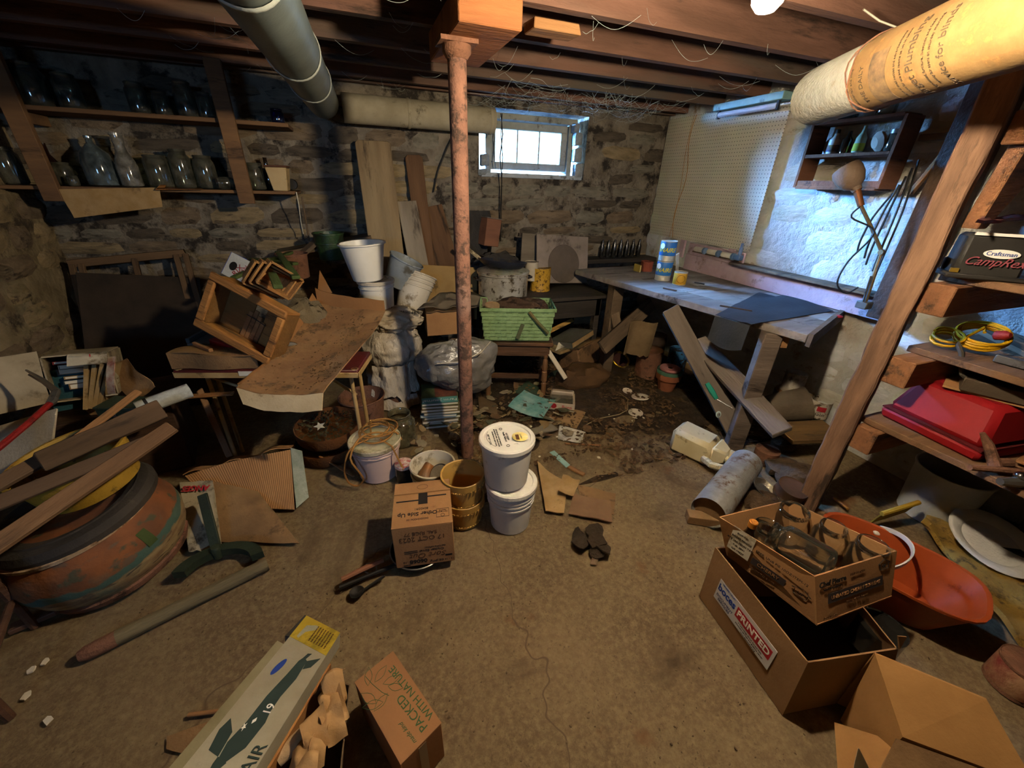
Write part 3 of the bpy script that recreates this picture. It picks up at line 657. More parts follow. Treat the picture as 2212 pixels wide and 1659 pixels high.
part('leg_brace', MB().tube([(.09,.12,-.1),(.32,.12,-.2)], .008, 8), m_ctube, tbl); part('leg_brace', MB().tube([(tw-.06,.1,-.2),(tw-.25,.1,-.04)], .008, 8), m_ctube, tbl)
part('torn_patch', MB().box(.32,.42,-.008,-.006,-.028,-.002), m_paper, tbl, label='torn cream patch on the red table edge')
for c_ in ((0,0),(tw,0)): part('corner_cap', MB().lathe([(.018,-.045),(.021,-.02),(.018,.002),(.001,.003)], 14, T(c_[0]+(.02 if c_[0]==0 else -.02),.02,0)), m_ctube, tbl)
def on_table(px_, py_, z_): return pz(px_, py_, .66+z_)
# cardboard carton squashed flat on the table's left side
M = fr(on_table(372,797,.005), xa); t = thing('flattened_carton', 'squashed brown cardboard carton lying on the left of the card table', 'box', M)
part('front_panel', MB().sheet(10,4,lambda u,v:(.42*u, .01*sin(u*9), .085*v*(1-.15*u)), .004), m_card_d, t)
part('top_panel', MB().sheet(10,6,lambda u,v:(.44*u, .2*v, .085*(1-.15*u)-.03*v + .008*sin(u*7+v*4)), .004), m_card_d, t)
part('end_flap', MB().sheet(5,4,lambda u,v:(.43+.13*u, .02+.05*u, .075*v*(1-.8*u)), .004), m_card_d, t)
# red toy box lid, stick and grey tray on the table
M = fr(on_table(452,742,.06), pz(600,790,.7)-pz(452,742,.74)); o = part('red_box', MB().box(0,.36,0,.2,-.02,.025), mat('red painted tin','#a11a20','#85141a',rough=.45,bump=.05), None, M, .004); tag(o, 'bright red tin box under the wooden crate on the card table', 'box')
beam('pale_stick', on_table(420,742,.085), on_table(456,757,.085), .02, .02, m_wood_raw, 'short pale wooden stick left of the red tin box', 'stick')
M = fr(on_table(400,752,.01), xa); o = part('grey_tray', MB().box(0,.3,.02,.3,.0,.02).box(0,.3,.28,.3,.02,.05).box(0,.02,.02,.28,.02,.05), mat('slate grey tray','#4d5252','#3c4040',rough=.6), None, M, .003); tag(o, 'slate grey shallow tray at the back left of the card table', 'tray')
# ---- wooden crate, tilted on its side with the open bottom facing out
m_crate = wood('crate wood', '#a3703a', '#87592d', bs=60); m_crate_in = wood('crate inside', '#7d5a2f', '#684822')
p0 = pz(575,788,.70)
M, w, h = quad_fit(p0, (414,702), (575,790), (454,585), 1.5)
t = thing('wooden_crate', 'tilted open wooden fruit crate with a gap in its slatted bottom on the card table', 'crate', M)
fw, dp = .042, .13
part('rail', MB().box(0,w,0,fw,-.02,0), m_crate, t, None, .006); part('rail', MB().box(0,w,h-fw,h,-.02,0), m_crate, t, None, .006)
part('rail', MB().box(0,fw,fw,h-fw,-.02,0), m_crate, t, None, .006); part('rail', MB().box(w-fw,w,fw,h-fw,-.02,0), m_crate, t, None, .006)
part('side_board', MB().box(fw*.4,w-fw*.4,fw*.3,fw*.3+.012,-dp,-.02), m_crate, t); part('side_board', MB().box(fw*.4,w-fw*.4,h-fw*.3-.012,h-fw*.3,-dp,-.02), m_crate, t)
part('end_board', MB().box(fw*.3,fw*.3+.014,fw*.6,h-fw*.6,-dp,-.02), m_crate_in, t); part('end_board', MB().box(w-fw*.3-.014,w-fw*.3,fw*.6,h-fw*.6,-dp,-.02), m_crate_in, t)
part('bottom_slat', MB().box(.02,w*.42,.02,h-.02,-dp-.008,-dp), m_crate_in, t); part('bottom_slat', MB().box(w*.58,w-.02,.02,h-.02,-dp-.008,-dp), m_crate, t)
M2 = M @ T(w*.5,h*.38,-.13) @ RZ(-3); t2 = thing('clothespin_bundle', 'bundle of small wooden slats wired together inside the crate', 'slats', M2)
for k in range(4): part('slat', MB().box(-.055+.027*k,-.031+.027*k,-.09,.075-.02*abs(k-1),0,.01), m_wood_raw, t2, None, .002)
part('wire', MB().tube([(-.06,.03,.012),(0,.032,.014),(.06,.028,.012)], .002, 5), m_black, t2)
# ---- quart berry baskets, nested, on their side behind the crate
m_veneer = wood('berry veneer', '#b08049', '#94683a', bs=80)
p0 = pz(640,650,.95)
M, w, h = quad_fit(p0, (556,612), (628,650), (590,566), 1.35)
for k in range(3):
    Mk = M @ T(-.012*k,-.025*k,-.01-.03*k) @ RZ(2*k)
    t = thing('berry_basket', ['topmost tan veneer berry basket lying open behind the crate','second tan veneer berry basket nested under the topmost one','lowest tan veneer berry basket nested behind the crate corner'][k], 'basket', Mk)
    W_, H_ = w*.98, h*.95
    part('rim_band', MB().box(0,W_,-.006,0,-.02,0).box(0,W_,H_,H_+.006,-.02,0).box(-.006,0,0,H_,-.02,0).box(W_,W_+.006,0,H_,-.02,0), m_veneer, t, None, .002)
    for a_ in (0,1): part('side_veneer', MB().hex([(.012,.012,-.1),(W_-.012,.012,-.1),(W_-.012,.015,-.1),(.012,.015,-.1),(0,0,0),(W_,0,0),(W_,.003,0),(0,.003,0)], T(0,H_,0) @ Matrix.Diagonal((1,-1,1,1)) if a_ else None), m_veneer, t)
    for a_ in (0,1): part('end_veneer', MB().hex([(.012,.012,-.1),(.015,.012,-.1),(.015,H_-.012,-.1),(.012,H_-.012,-.1),(0,0,0),(.003,0,0),(.003,H_,0),(0,H_,0)], T(W_,0,0) @ Matrix.Diagonal((-1,1,1,1)) if a_ else None), m_veneer, t)
    part('bottom_veneer', MB().box(.012,W_-.012,.012,H_-.012,-.103,-.1), m_veneer, t)
# ---- blue and white carton and green painted frames behind the crate
p0 = pz(520,600,.98); n = RZ(-30) @ RX(-30) @ V((0,-1,0))
M, w, h = quad(p0, n, (478,590), (520,612), (515,552))
t = thing('blue_white_carton', 'open blue and white product carton with red lettering behind the wooden crate', 'box', M)
m_bw = mat('white glossy card','#d5d3c9','#c3c0b4',rough=.5,dirt='#8a8270',dirt_amt=.25)
part('front_panel', MB().box(0,w,0,h,-.003,0), m_bw, t); part('blue_edge', MB().box(-.003,0,0,h,-.12,0), mat('blue card','#2c52b8','#22439c',rough=.5), t); part('side_panel', MB().box(w,w+.003,0,h,-.12,0), m_bw, t)
text('lettering','RIX',.05,m_ink_red,t,T(w*.62,h*.42,.001) @ RZ(70)); text('lettering','CLEAN',.035,m_ink_red,t,T(w*.8,h*.4,.001) @ RZ(70)); part('dark_print', MB().lathe([(.028,.001),(.028,.0015)],14,T(w*.35,h*.5,0),cap1=True), m_black_ink, t)
m_greenp = wood('green painted wood', '#4d5a2a', '#39451f', dirt='#2a301a')
pts = [((505,600),(590,560)),((530,610),(600,565)),((560,575),(628,545)),((545,560),(640,570)),((600,545),(640,600)),((575,560),(600,620))]
lb = ['longest green painted slat lying behind the wooden crate','green painted slat beside the berry baskets','uppermost green painted slat pointing at the wall','green painted slat crossing above the berry baskets','short green painted slat slanting down behind the baskets','stubby green painted slat between crate and baskets']
for k,(a,b) in enumerate(pts): beam('green_picket', pz(*a,1.0+.015*k), pz(*b,1.04+.012*k), .04, .018, m_greenp, lb[k], 'picket', jag=.008)
# wire net bag and plaster sack to the right of the baskets
net = thing('net_sack', 'grey mesh sack slumped between the baskets and the cardboard tray', 'sack', T(on_table(660,745,.0)))
part('sack_body', blob((.02,.14,.10),(.12,.10,.13),28,18,.22,5,3,squash=-.09), mat('grey gauze','#7d7059','#635742',rough=.95,bump=.6,bs=150), net)
part('sack_neck', MB().tube([(.0,.1,.2),(-.06,.04,.18),(-.11,-.0,.12),(-.13,-.03,.03)], [.03,.035,.03,.02], 10), mat('grey gauze','#7d7059'), net)
p0 = on_table(620,752,.03); can('crumpled silver tin beside the crate foot', T(p0) @ RZ(30) @ RX(80), .04, .07, m_steel)
# ---- the big shallow cardboard tray hanging over the table front
NL, NR, FR_, FL_ = pz(515,850,.665), pz(700,858,.665), pz(832,672,.82), pz(688,662,.82)
tray = thing('cardboard_tray', 'large dusty flat cardboard tray slanting over the front of the card table', 'tray', T(NL))
m_tray = mat('dusty tray cardboard', '#8f6c47', '#775537', scale=5, bump=.3, bs=50, dirt='#54402a', dirt_amt=.42, dirt_scale=9, c3='#93806a', c3_amt=.3)
def trayf(u, v):
    p = NL*(1-u)*(1-v)+NR*u*(1-v)+FR_*u*v+FL_*(1-u)*v - NL
    p = p + V((0,0, -.05*sin(pi*v)*(1) + .05*(u**4)*sin(pi*min(1,v+.15)) + .03*((1-u)**6) + .006*noisy((u*3,v*4,0),2)))
    return p
part('tray_floor', MB().sheet(14,18,trayf,.005), m_tray, tray)
def lip(u,v):
    p = trayf(u,0); return p + V((-.03*(u-.5)*v, -.03*v, -.072*v))
part('front_lip', MB().sheet(12,3,lip,.004), mat('pale tray lip','#c9b28a','#b39a70',bump=.1,dirt='#8d7550',dirt_amt=.3), tray)
part('back_lip', MB().sheet(12,3,lambda u,v: trayf(u,1)+V((0,.01*v,.085*v*(1-.25*u))),.004), m_card_in, tray)
part('side_lip', MB().sheet(3,14,lambda u,v: trayf(0,v*.95+.05)+V((-.02*u,0,.055*u*(v**2)))-V((0,0,0)),.004), m_card_in, tray)
part('corner_flap', MB().prism([(0,0),(.09,0),(.045,.14)],-.002,.002, fr(trayf(.02,1)+V((0,.01,.05)), (1,-.25,.1), (0,-1,.2))), m_card_in, tray)
o = MB()
for k in range(260):
    u, v = rnd.random(), rnd.random()**1.0
    if rnd.random() < .55: u = .55+.42*rnd.random()*(1-v*.5); 
    p = trayf(min(.97,u), .04+.9*v); s = rnd.uniform(.002,.006); a = rnd.uniform(0,6)
    o.prism([(s*cos(a+q)*rnd.uniform(.6,1.4), s*sin(a+q)*rnd.uniform(.6,1.4)) for q in (0,1.6,3.1,4.7)], .002, .002+rnd.uniform(.001,.004), T(p))
c_ = part('crumbs', o, mat('straw crumbs','#6b5130','#4c3820',rough=1), tray, smooth=False); c_['kind'] = 'stuff'
# ================================================================== FAR LEFT: books, planks and the old tub
n = RZ(18) @ RX(-14) @ V((0,-1,0)); p0 = pY(200,800,2.35)
M, w, h = quad(p0, n, (118,868), (240,852), (92,778))
t = thing('book_carton', 'battered white carton on its side spilling old books at the left wall', 'box', M)
m_wcard = mat('grubby white card', '#a5967c', '#8a7b61', bump=.15, dirt='#5e4f3a', dirt_amt=.4, dirt_scale=5)
W_, H_, D_ = w*1.12, h*1.05, .34
part('side_panel', MB().box(-.02,W_,-.006,0,-D_,0), m_wcard, t); part('side_panel', MB().box(-.006,0,0,H_,-D_,0), m_wcard, t); part('side_panel', MB().box(W_,W_+.006,0,H_,-D_,0), m_wcard, t)
part('top_panel', MB().box(0,W_,H_,H_+.006,-D_,0), m_wcard, t); part('back_panel', MB().box(0,W_,0,H_,-D_-.006,-D_), m_wcard, t)
part('open_flap', MB().sheet(6,6,lambda u,v:(-.01-.30*u,H_*(v*1.15-.15*u),.10*u*(1-.3*v)+.01*sin(v*5)),.004), m_wcard, t)
fl_ = part('top_flap', MB().sheet(6,5,lambda u,v:(W_*(.42+.62*u),H_+.005+.02*sin(v*3)-.05*v,.09*v),.004), mat('torn white flap','#c0b7a4','#a89d88',dirt='#6b5c45'), t); text('lettering','L',.045,m_ink_red,fl_,T(W_*.8,H_-.012,.062) @ RX(-25))
part('torn_flap', MB().sheet(4,8,lambda u,v:(W_+.005-.03*v+.03*u,H_*(.9-.85*v),.02+.06*sin(v*2.6)+.02*u),.004), mat('torn printed flap','#b3a58f','#8d5a4c',scale=20), t)
for k in range(3): text('lettering',['FRAGILE','BOOKS ONLY','AUNT'][k],.022,m_ink_red,t,T(-.20-.025*k,H_*.5,.085) @ RY(-18) @ RZ(72))
cols = [('#8b2a22','thin red-spined record sleeve topmost inside the tipped book carton'),('#c9bda2','cream booklet under the red sleeve inside the tipped book carton'),('#3a322b','dark grey bound album inside the tipped book carton'),('#a58a5c','tan paperback in the tipped book carton'),('#1f2f38','navy bound volume in the tipped book carton'),('#8c6b40','brown pamphlet lowest of the lying stack in the tipped book carton')]
for k,(c,lb) in enumerate(cols): 
    tk = .014+.006*(k%3); y_ = H_*.93 - .025*(k+1)
    book(lb, M @ T(W_*.55+.01*(k%2),y_,-.17) @ RX(-90) @ RZ(2*k-5), W_*.8, .28, tk, mat('book cover '+c,c,None,rough=.7), name='book')
book('large teal hardback leaning in the tipped book carton', M @ T(W_*.3,H_*.22,-.1) @ RZ(4), .19,.2,.035, mat('teal cloth','#1f4a50','#173a40',rough=.8))
for k in range(4): book(['stained magazine upright beside the teal hardback','second stained magazine upright in the book carton','third yellowed magazine upright in the book carton','outermost yellowed magazine upright in the book carton'][k], M @ T(W_*(.58+.1*k),H_*.24,-.08) @ RZ(-12-3*k) @ RY(80), .2,.22,.016, mat('foxed paper','#9c8258','#7d6540',dirt='#5b4526'), mat('foxed paper','#9c8258'), name='magazine', cat='magazine')
# the dark chest under the book carton
o = part('wooden_chest', MB().box(-.32,.3,-.2,.24,0,.42), m_wood_dark, None, T(-1.42,2.52,0) @ RZ(12), .006, False); tag(o, 'dark wooden chest holding up the book carton', 'chest')
# crowbar
p = [pd(60,806,1.68), pd(95,825,1.68), pd(122,845,1.66), pd(112,868,1.62), pd(60,915,1.5), pd(0,965,1.4), pd(-60,1010,1.32)]
t = thing('claw_bar', 'steel claw bar with red painted shaft lying on the book carton', 'pry bar', T(p[3])); q = [a-p[3] for a in p]
part('shaft', MB().tube(q[3:], .011, 8), mat('worn red paint','#8a1f1c','#6e1816',rough=.5,dirt='#3a1512'), t); part('neck', MB().tube(q[2:4]+[q[3]+(q[4]-q[3])*.1], [.014,.015,.013], 8), m_steel, t)
for s in (-1,1): part('claw', MB().tube([q[2]+V((0,0,.0)), q[1]+V((0,0,.004+s*.006)), q[0]+V((0,0,.003+s*.011))], [.013,.009,.004], 8), mat('polished steel','#b8b2a6','#9a948a',metal=.9,rough=.28,bump=.02), t)
# planks heaped on the tub
m_pl = wood('brown plank','#7d5d3f','#5d432c'); m_pl2 = wood('dark plank','#5d4733','#43321f')
beam('broad_plank', pz(85,1000,.63), pz(345,885,.66), .078, .03, m_pl2, 'broad dark plank lying across the yellow tub', 'plank', up=(0.3,-.9,.7), jag=.012, seg=4)
beam('long_batten', pz(-40,1200,.55), pz(372,922,.66), .055, .022, m_pl, 'long pale batten slanting over the yellow tub down to the left edge', 'batten', up=(0,-.7,.7), jag=.006, seg=4)
beam('long_lath', pz(-60,1110,.56), pz(330,950,.62), .05, .02, m_pl2, 'narrow dark lath tucked under the long pale batten', 'lath', up=(0,-.7,.7))
beam('thin_stick', pz(168,945,.66), pz(300,845,.72), .03, .012, m_wood_raw, 'thin orange stick pointing up at the green toolbox', 'stick', up=(0,-.7,.7))
beam('grey_lath', pz(-30,1060,.6), pz(195,935,.63), .05, .02, m_pl2, 'grey lath half hidden beneath the broad dark plank', 'lath', up=(0,-.7,.7))
n = RZ(-25) @ RX(-50) @ V((0,-1,0)); M, w, h = quad(pd(80,980,1.6), n, (-30,1040), (95,1000), (75,905))
o = part('white_board', MB().box(0,w*1.1,0,h*1.1,-.01,0).box(0,.012,0,h*1.1,0,.006), mat('dirty white board','#a89c88','#8f836e',dirt='#5e523f',dirt_amt=.35), None, M, .002); tag(o, 'dirty white folded board propped at the left edge above the planks', 'board')
# green toolbox and rolled paper
M = T(pz(275,905,.50)) @ RZ(-20) @ Matrix.Scale(.62,4); t = thing('toolbox', 'dark green metal box behind the planks under the rolled paper', 'box', M)
m_gbox = mat('dark green tin','#2c3b2a','#1f2b1e',rough=.45,spec=.5); part('body', MB().box(-.12,.16,-.08,.1,-.02,.13), m_gbox, t, None, .006); part('hasp', MB().box(.0,.02,-.085,-.08,.03,.12), m_steel, t); part('lid', MB().box(-.125,.165,-.085,.105,.13,.145), m_gbox, t, None, .004)
a, b = pd(296,884,1.72), pd(410,843,1.85); t = thing('paper_roll', 'rolled white printed paper lying on the stick ends left of the card table', 'paper roll', frz(a,b-a)); L_ = (b-a).length
part('roll', MB().lathe([(.012,0),(.032,0),(.034,.005),(.034,L_),(.03,L_),(.014,L_)], 20, cap0=False), mat('printed white paper','#a9aaa4','#8f9089',scale=30,dirt='#5e5a50',dirt_amt=.3), t); part('band', MB().lathe([(.0345,.03),(.0352,.032),(.0352,.04),(.0345,.042)], 20, cap0=False), m_black, t)
beam('broken_lath', pd(385,858,2.05), pd(500,850,2.1), .035, .012, m_wood_raw, 'broken lath end pointing at the cardboard tray', 'lath', jag=.015); beam('splintered_leg', pd(430,842,2.08), pd(495,985,2.14), .03, .022, m_pl, 'splintered wooden leg propped below the card table edge', 'leg', jag=.01)
paper('fallen_card', 'brown cardboard sheet fallen behind the tub under the card table', [pz(270,1040,.0)+V((0,0,.3)), pz(395,985,0)+V((0,0,.12)), pz(330,900,0)+V((0,0,.2)), pz(250,930,.3)], 'cardboard', m_card_d, th=.004, crumple=.02, n=8, seed=3)
for k,(pxs,lb) in enumerate((([(175,860),(230,930),(290,930),(215,840)],'dark torn cardboard piece below the book carton'), ([(238,800),(300,870),(345,835),(285,775)],'dark star-shaped torn cardboard behind the book carton'))):
    paper('torn_cardboard', lb, [pd(*q,2.05+.05*k) for q in pxs], 'cardboard', m_card_d, th=.004, crumple=.03, n=8, seed=5+k)
# ---- the old painted tub with ring and yellow basin
TUB = T(-1.15,1.70,.03) @ RY(-9) @ RX(4) @ Matrix.Diagonal((.97,.97,.84,1)); t = thing('painted_tub', 'big old barrel-shaped tub with flaking orange, teal and cream paint', 'tub', TUB)
def tubmat():
    m, nt, N, L = _nt('flaking tub paint'); out=_n(N,'ShaderNodeOutputMaterial'); b=_n(N,'ShaderNodeBsdfPrincipled'); L.new(b.outputs[0],out.inputs[0])
    tc=_n(N,'ShaderNodeTexCoord'); sp=_n(N,'ShaderNodeSeparateXYZ'); L.new(tc.outputs['Object'],sp.inputs[0])
    def nz(s,st=(1,1,1),d=7):
        mp=_n(N,'ShaderNodeMapping'); mp.inputs['Scale'].default_value=st; L.new(tc.outputs['Object'],mp.inputs[0]); n=_n(N,'ShaderNodeTexNoise'); n.inputs['Scale'].default_value=s; n.inputs['Detail'].default_value=d; L.new(mp.outputs[0],n.inputs['Vector']); return n.outputs['Fac']
    def mr(s,a,c):
        n=_n(N,'ShaderNodeMapRange'); n.inputs['From Min'].default_value=a; n.inputs['From Max'].default_value=c; L.new(s,n.inputs['Value']); return n.outputs[0]
    def mx(f,a,c):
        x=_n(N,'ShaderNodeMixRGB'); L.new(f,x.inputs[0])
        for i,q in ((1,a),(2,c)):
            if hasattr(q,'links'): L.new(q,x.inputs[i])
            else: x.inputs[i].default_value=q
        return x.outputs[0]
    zz=_n(N,'ShaderNodeMath',operation='MULTIPLY_ADD'); L.new(nz(5),zz.inputs[0]); zz.inputs[1].default_value=.16; L.new(sp.outputs['Z'],zz.inputs[2])
    cream=mx(mr(nz(9,(1,1,3)),.4,.6),lin('#8f7850'),lin('#74593a')); cream=mx(mr(nz(16,(1,1,4)),.58,.64),cream,lin('#4c3826'))
    oran=mx(mr(nz(7),.4,.62),lin('#7d4820'),lin('#5f381c')); oran=mx(mr(nz(12),.6,.66),oran,lin('#45402a'))
    teal=lin('#3c5347')
    c=mx(mr(zz.outputs[0],.235,.245),cream,teal); c=mx(mr(zz.outputs[0],.275,.285),c,oran); c=mx(mr(nz(11,(1,1,2)),.6,.66),c,lin('#5c4632')); c=mx(mr(nz(2.2),.62,.7),c,teal)
    L.new(c,b.inputs['Base Color']); b.inputs['Roughness'].default_value=.8
    bp=_n(N,'ShaderNodeBump'); bp.inputs['Strength'].default_value=.5; bp.inputs['Distance'].default_value=.01; L.new(nz(24),bp.inputs['Height']); L.new(bp.outputs[0],b.inputs['Normal']); return m
part('body', MB().lathe([(.21,0),(.24,.02),(.275,.09),(.292,.17),(.29,.23),(.268,.30),(.245,.345)], 40, cap1=True), tubmat(), t)
part('rim_hoop', MB().lathe([(.245,.335),(.258,.339),(.26,.357),(.245,.361)], 40, cap0=False), mat('cream hoop','#c3a684','#a98a66',dirt='#6d5136'), t)
part('green_patch', MB().sheet(2,4,lambda u,v:((.294-.02*v*v)*cos(-.62+.13*u),(.294-.02*v*v)*sin(-.62+.13*u),.19+.085*v),.003), mat('green strip','#3d4a22','#2f3b1a'), t)
part('base_hoop', MB().lathe([(.225,.0),(.252,.006),(.262,.04),(.25,.05)], 40, cap0=False), m_rust, t)
t = thing('rubber_ring', 'dark dusty rubber ring lying on the painted tub', 'tyre', TUB @ T(.01,.01,.335) @ Matrix.Diagonal((1.05,1.05,1.25,1))); part('tread', MB().lathe([(.17,0),(.232,0),(.25,.012),(.252,.035),(.238,.058),(.21,.066),(.17,.055)], 40, cap0=False), mat('dusty rubber','#3d362e','#29241f',rough=.8,dirt='#5d5344',dirt_amt=.35), t); part('sidewall_rib', MB().lathe([(.205,.066),(.208,.07),(.213,.066)], 40, cap0=False), mat('dusty rubber','#3d362e'), t)
bucket('yellow_basin', 'ochre yellow enamel basin standing in the rubber ring under the planks', TUB @ T(.09,.05,.45), .155, .182, .20, mat('ochre enamel','#a8842c','#8f6d22',rough=.5,spec=.5,dirt='#4f3c18',dirt_amt=.34,dirt_scale=16), rim=.01)
# ---- crushed orange cartons on the floor
t = thing('crushed_carton', 'crushed corrugated orange carton lying open on the floor beside the tub', 'box', T(0,0,0))
A_, B_, C_, D_ = pz(400,1030,.20), pz(625,960,.24), pz(632,1110,.02), pz(560,1130,.02)
def corr(u,v):
    p = pz(400,1028,.20)*(1-u)*(1-v)+pz(628,968,.25)*u*(1-v)+pz(636,1098,.03)*u*v+pz(470,1105,.04)*(1-u)*v
    return p + V((0,0,.0016*sin(u*2*pi*46)+.012*sin(u*4)))
part('corrugated_panel', MB().sheet(184,6,corr,.003), m_card, t)
part('top_edge', MB().sheet(16,3,lambda u,v: pz(395+232*u,1026-62*u,.20+.045*u)+V((.0,.07*v,.012*sin(u*17)-.03*v)),.004), m_card, t)
part('side_panel', MB().sheet(3,6,lambda u,v: (pz(628,967,.25)*(1-u)+pz(652,974,.245)*u)*(1-v)+(pz(640,1098,.035)*(1-u)+pz(667,1074,.05)*u)*v,.004), mat('white printed card','#9fa08c','#7f8a74',scale=16,dirt='#5a5a44',dirt_amt=.4), t)
f2 = part('white_flap', MB().sheet(8,10,lambda u,v: pz(388+72*u+20*v,1042-4*u+150*v,.17*(1-v)+.03)+V((0,0,.012*noisy((u*3,v*4,1),2))),.004), mat('grubby white print','#a89b80','#8b7d60',dirt='#4a3c28',dirt_amt=.5), t)
part('front_flap', MB().sheet(10,10,lambda u,v: pz(462+95*u+75*v*u+15*v,1040+22*u+130*v-18*u*v,.165*(1-v)*(1-.45*u)+.02)+V((0,0,.01*noisy((u*3,v*3,5),2))),.004), m_card_d, t)
part('torn_flap', MB().sheet(8,6,lambda u,v: pz(545+60*u,1120+35*v+10*u,.06*(1-v)*(1-u)+.012)+V((0,0,.02*abs(noisy((u*4,v*4,9),2)))),.004), m_card_d, t)
ff=lambda u,v: pz(388+72*u+20*v,1042-4*u+150*v,.17*(1-v)+.03)
M=mid_frame(ff(1,.02),ff(0,.02),ff(0,.2),ff(1,.2),.014)
text('lettering','ANGES',.038,m_ink_red,t,M,bold=.0012)
# ---- half-moon edging tool and pole on the floor
g0, g1 = pz(437,1068,.24), pz(470,1195,.05)
t = thing('edging_tool', 'dark green half-moon lawn edger leaning on the crushed carton', 'garden tool', T(g1))
m_gt = mat('dark green tool paint','#2c3526','#20281b',rough=.6,dirt='#22281c'); part('handle_bar', MB().box(0,(g0-g1).length,-.02,.02,-.006,.006), m_gt, t, fr(V((0,0,0)),g0-g1,(0,-1,.3)), .002)
ac = pz(475,1240,.03)-g1; arc=[ac+V((.17*cos(a),.13*sin(a),.01)) for a in [radians(12+156*k/18) for k in range(19)]]
part('half_moon_blade', MB().add([q+V((0,0,dz)) for q in arc for dz in (0,.035)] + [ac+(q-ac)*.72+V((0,0,dz)) for q in arc for dz in (0,.035)], [(2*i,2*i+2,2*i+3,2*i+1) for i in range(18)]+[(38+2*i+1,38+2*i+3,38+2*i+2,38+2*i) for i in range(18)]+[(2*i+1,2*i+3,38+2*i+3,38+2*i+1) for i in range(18)]+[(38+2*i,38+2*i+2,2*i+2,2*i) for i in range(18)]+[(0,1,39,38),(37,36,74,75)]), m_gt, t)
part('socket', MB().lathe([(.02,0),(.022,.05),(.016,.06)], 12, T(V((0,0,-.02))), cap1=True), m_gt, t)
a, b = pz(212,1398,.028), pz(578,1218,.028); t = thing('wooden_pole', 'round grey wooden pole lying on the floor in front of the tub', 'pole', frz(a,b-a)); L_=(b-a).length
part('shaft', MB().lathe([(.024,0)]+[(.027+.001*sin(k),L_*k/10) for k in range(1,10)]+[(.03,L_*.985),(.026,L_)], 18, cap1=True), wood('grey pole','#6f6348','#564b35',stretch=(1,1,.15)), t); part('metal_tip', MB().lathe([(.018,-.05),(.026,-.03),(.029,.03),(.0285,.05)], 18, cap0=True), m_rust, t)
# ---- wooden chair at the left edge
m_ch = wood('reddish chair wood','#5c4030','#442e22',rough=.6); q = pz(40,1545,0)
t = thing('wooden_chair', 'dark wooden chair cut off by the left edge of the frame', 'chair', T(q.x-.02,q.y,0) @ RZ(18))
for x_, y_ in ((0,0),(-.36,0),(0,.36),(-.36,.36)): part('leg', MB().tube([(x_,y_,0),(x_*.98,y_*.98,.42)], [.014,.019], 8), m_ch, t)
part('seat', MB().box(-.39,.03,-.03,.4,.42,.445), m_ch, t, None, .01); part('stretcher', MB().tube([(0,0,.16),(0,.36,.16)], .012, 8), m_ch, t); part('stretcher', MB().tube([(0,0,.2),(-.36,0,.2)], .012, 8), m_ch, t)
for x_ in (-.36,0): part('back_post', MB().tube([(x_,.37,.44),(x_,.44,.85)], .015, 8), m_ch, t)
part('back_rail', MB().box(-.36,0,.425,.445,.74,.83), m_ch, t, None, .005)
beam('floor_stick', pz(22,1360,.02), pz(122,1316,.02), .045, .02, m_ch, 'short reddish wood strip on the floor by the left chair', 'stick', jag=.006)
for k,(px_,py_) in enumerate(((100,1428),(70,1448),(55,1505),(105,1556))):
    o = part('plaster_flake', MB().prism([(.014*cos(a)*rnd.uniform(.5,1.1),.018*sin(a)*rnd.uniform(.5,1.1)) for a in (0,1,2,3.1,4.2,5.2)],0,.006), m_paper, None, T(pz(px_,py_,.002))); tag(o, ['larger pale plaster flake on the floor at lower left','smaller pale plaster flake next to the larger one','tiny plaster flake near the left chair leg','lowest plaster flake on the bare floor at lower left'][k], 'flake')
# ================================================================== CENTRE FLOOR
def carton_pts(name, label, top, bot, mt, inner=None, th=.005, floor=True, cat='box'):
    """box from four top and four bottom corners (same order round), walls with thickness"""
    o = sum((V(p) for p in bot), V())/4; t = thing(name, label, cat, T(o)); c = sum((V(p) for p in top), V())/4
    for i in range(4):
        j = (i+1)%4; a,b,d,e = [V(p)-o for p in (bot[i],bot[j],top[j],top[i])]
        inn = ((V(top[i])+V(top[j]))/2 - c); inn.z = 0; inn = -inn.normalized()*th
        part('side_panel', MB().hex([a,b,b+inn,a+inn,e,d,d+inn,e+inn]), mt, t, smooth=False)
    if floor: 
        q=[V(p)-o+V((0,0,.002)) for p in bot]; part('base', MB().hex(q+[p+V((0,0,th)) for p in q]), inner or mt, t, smooth=False)
    return t, o
def face_frame(a, b, up_pt, off=.0008):
    """frame on a face: origin a, x toward b, y toward up_pt"""
    a,b,u = V(a),V(b),V(up_pt); x=(b-a).normalized(); y=u-a; y-=x*y.dot(x); y.normalize(); z=x.cross(y); a=a+z*off
    return Matrix(((x.x,y.x,z.x,a.x),(x.y,y.y,z.y,a.y),(x.z,y.z,z.z,a.z),(0,0,0,1)))
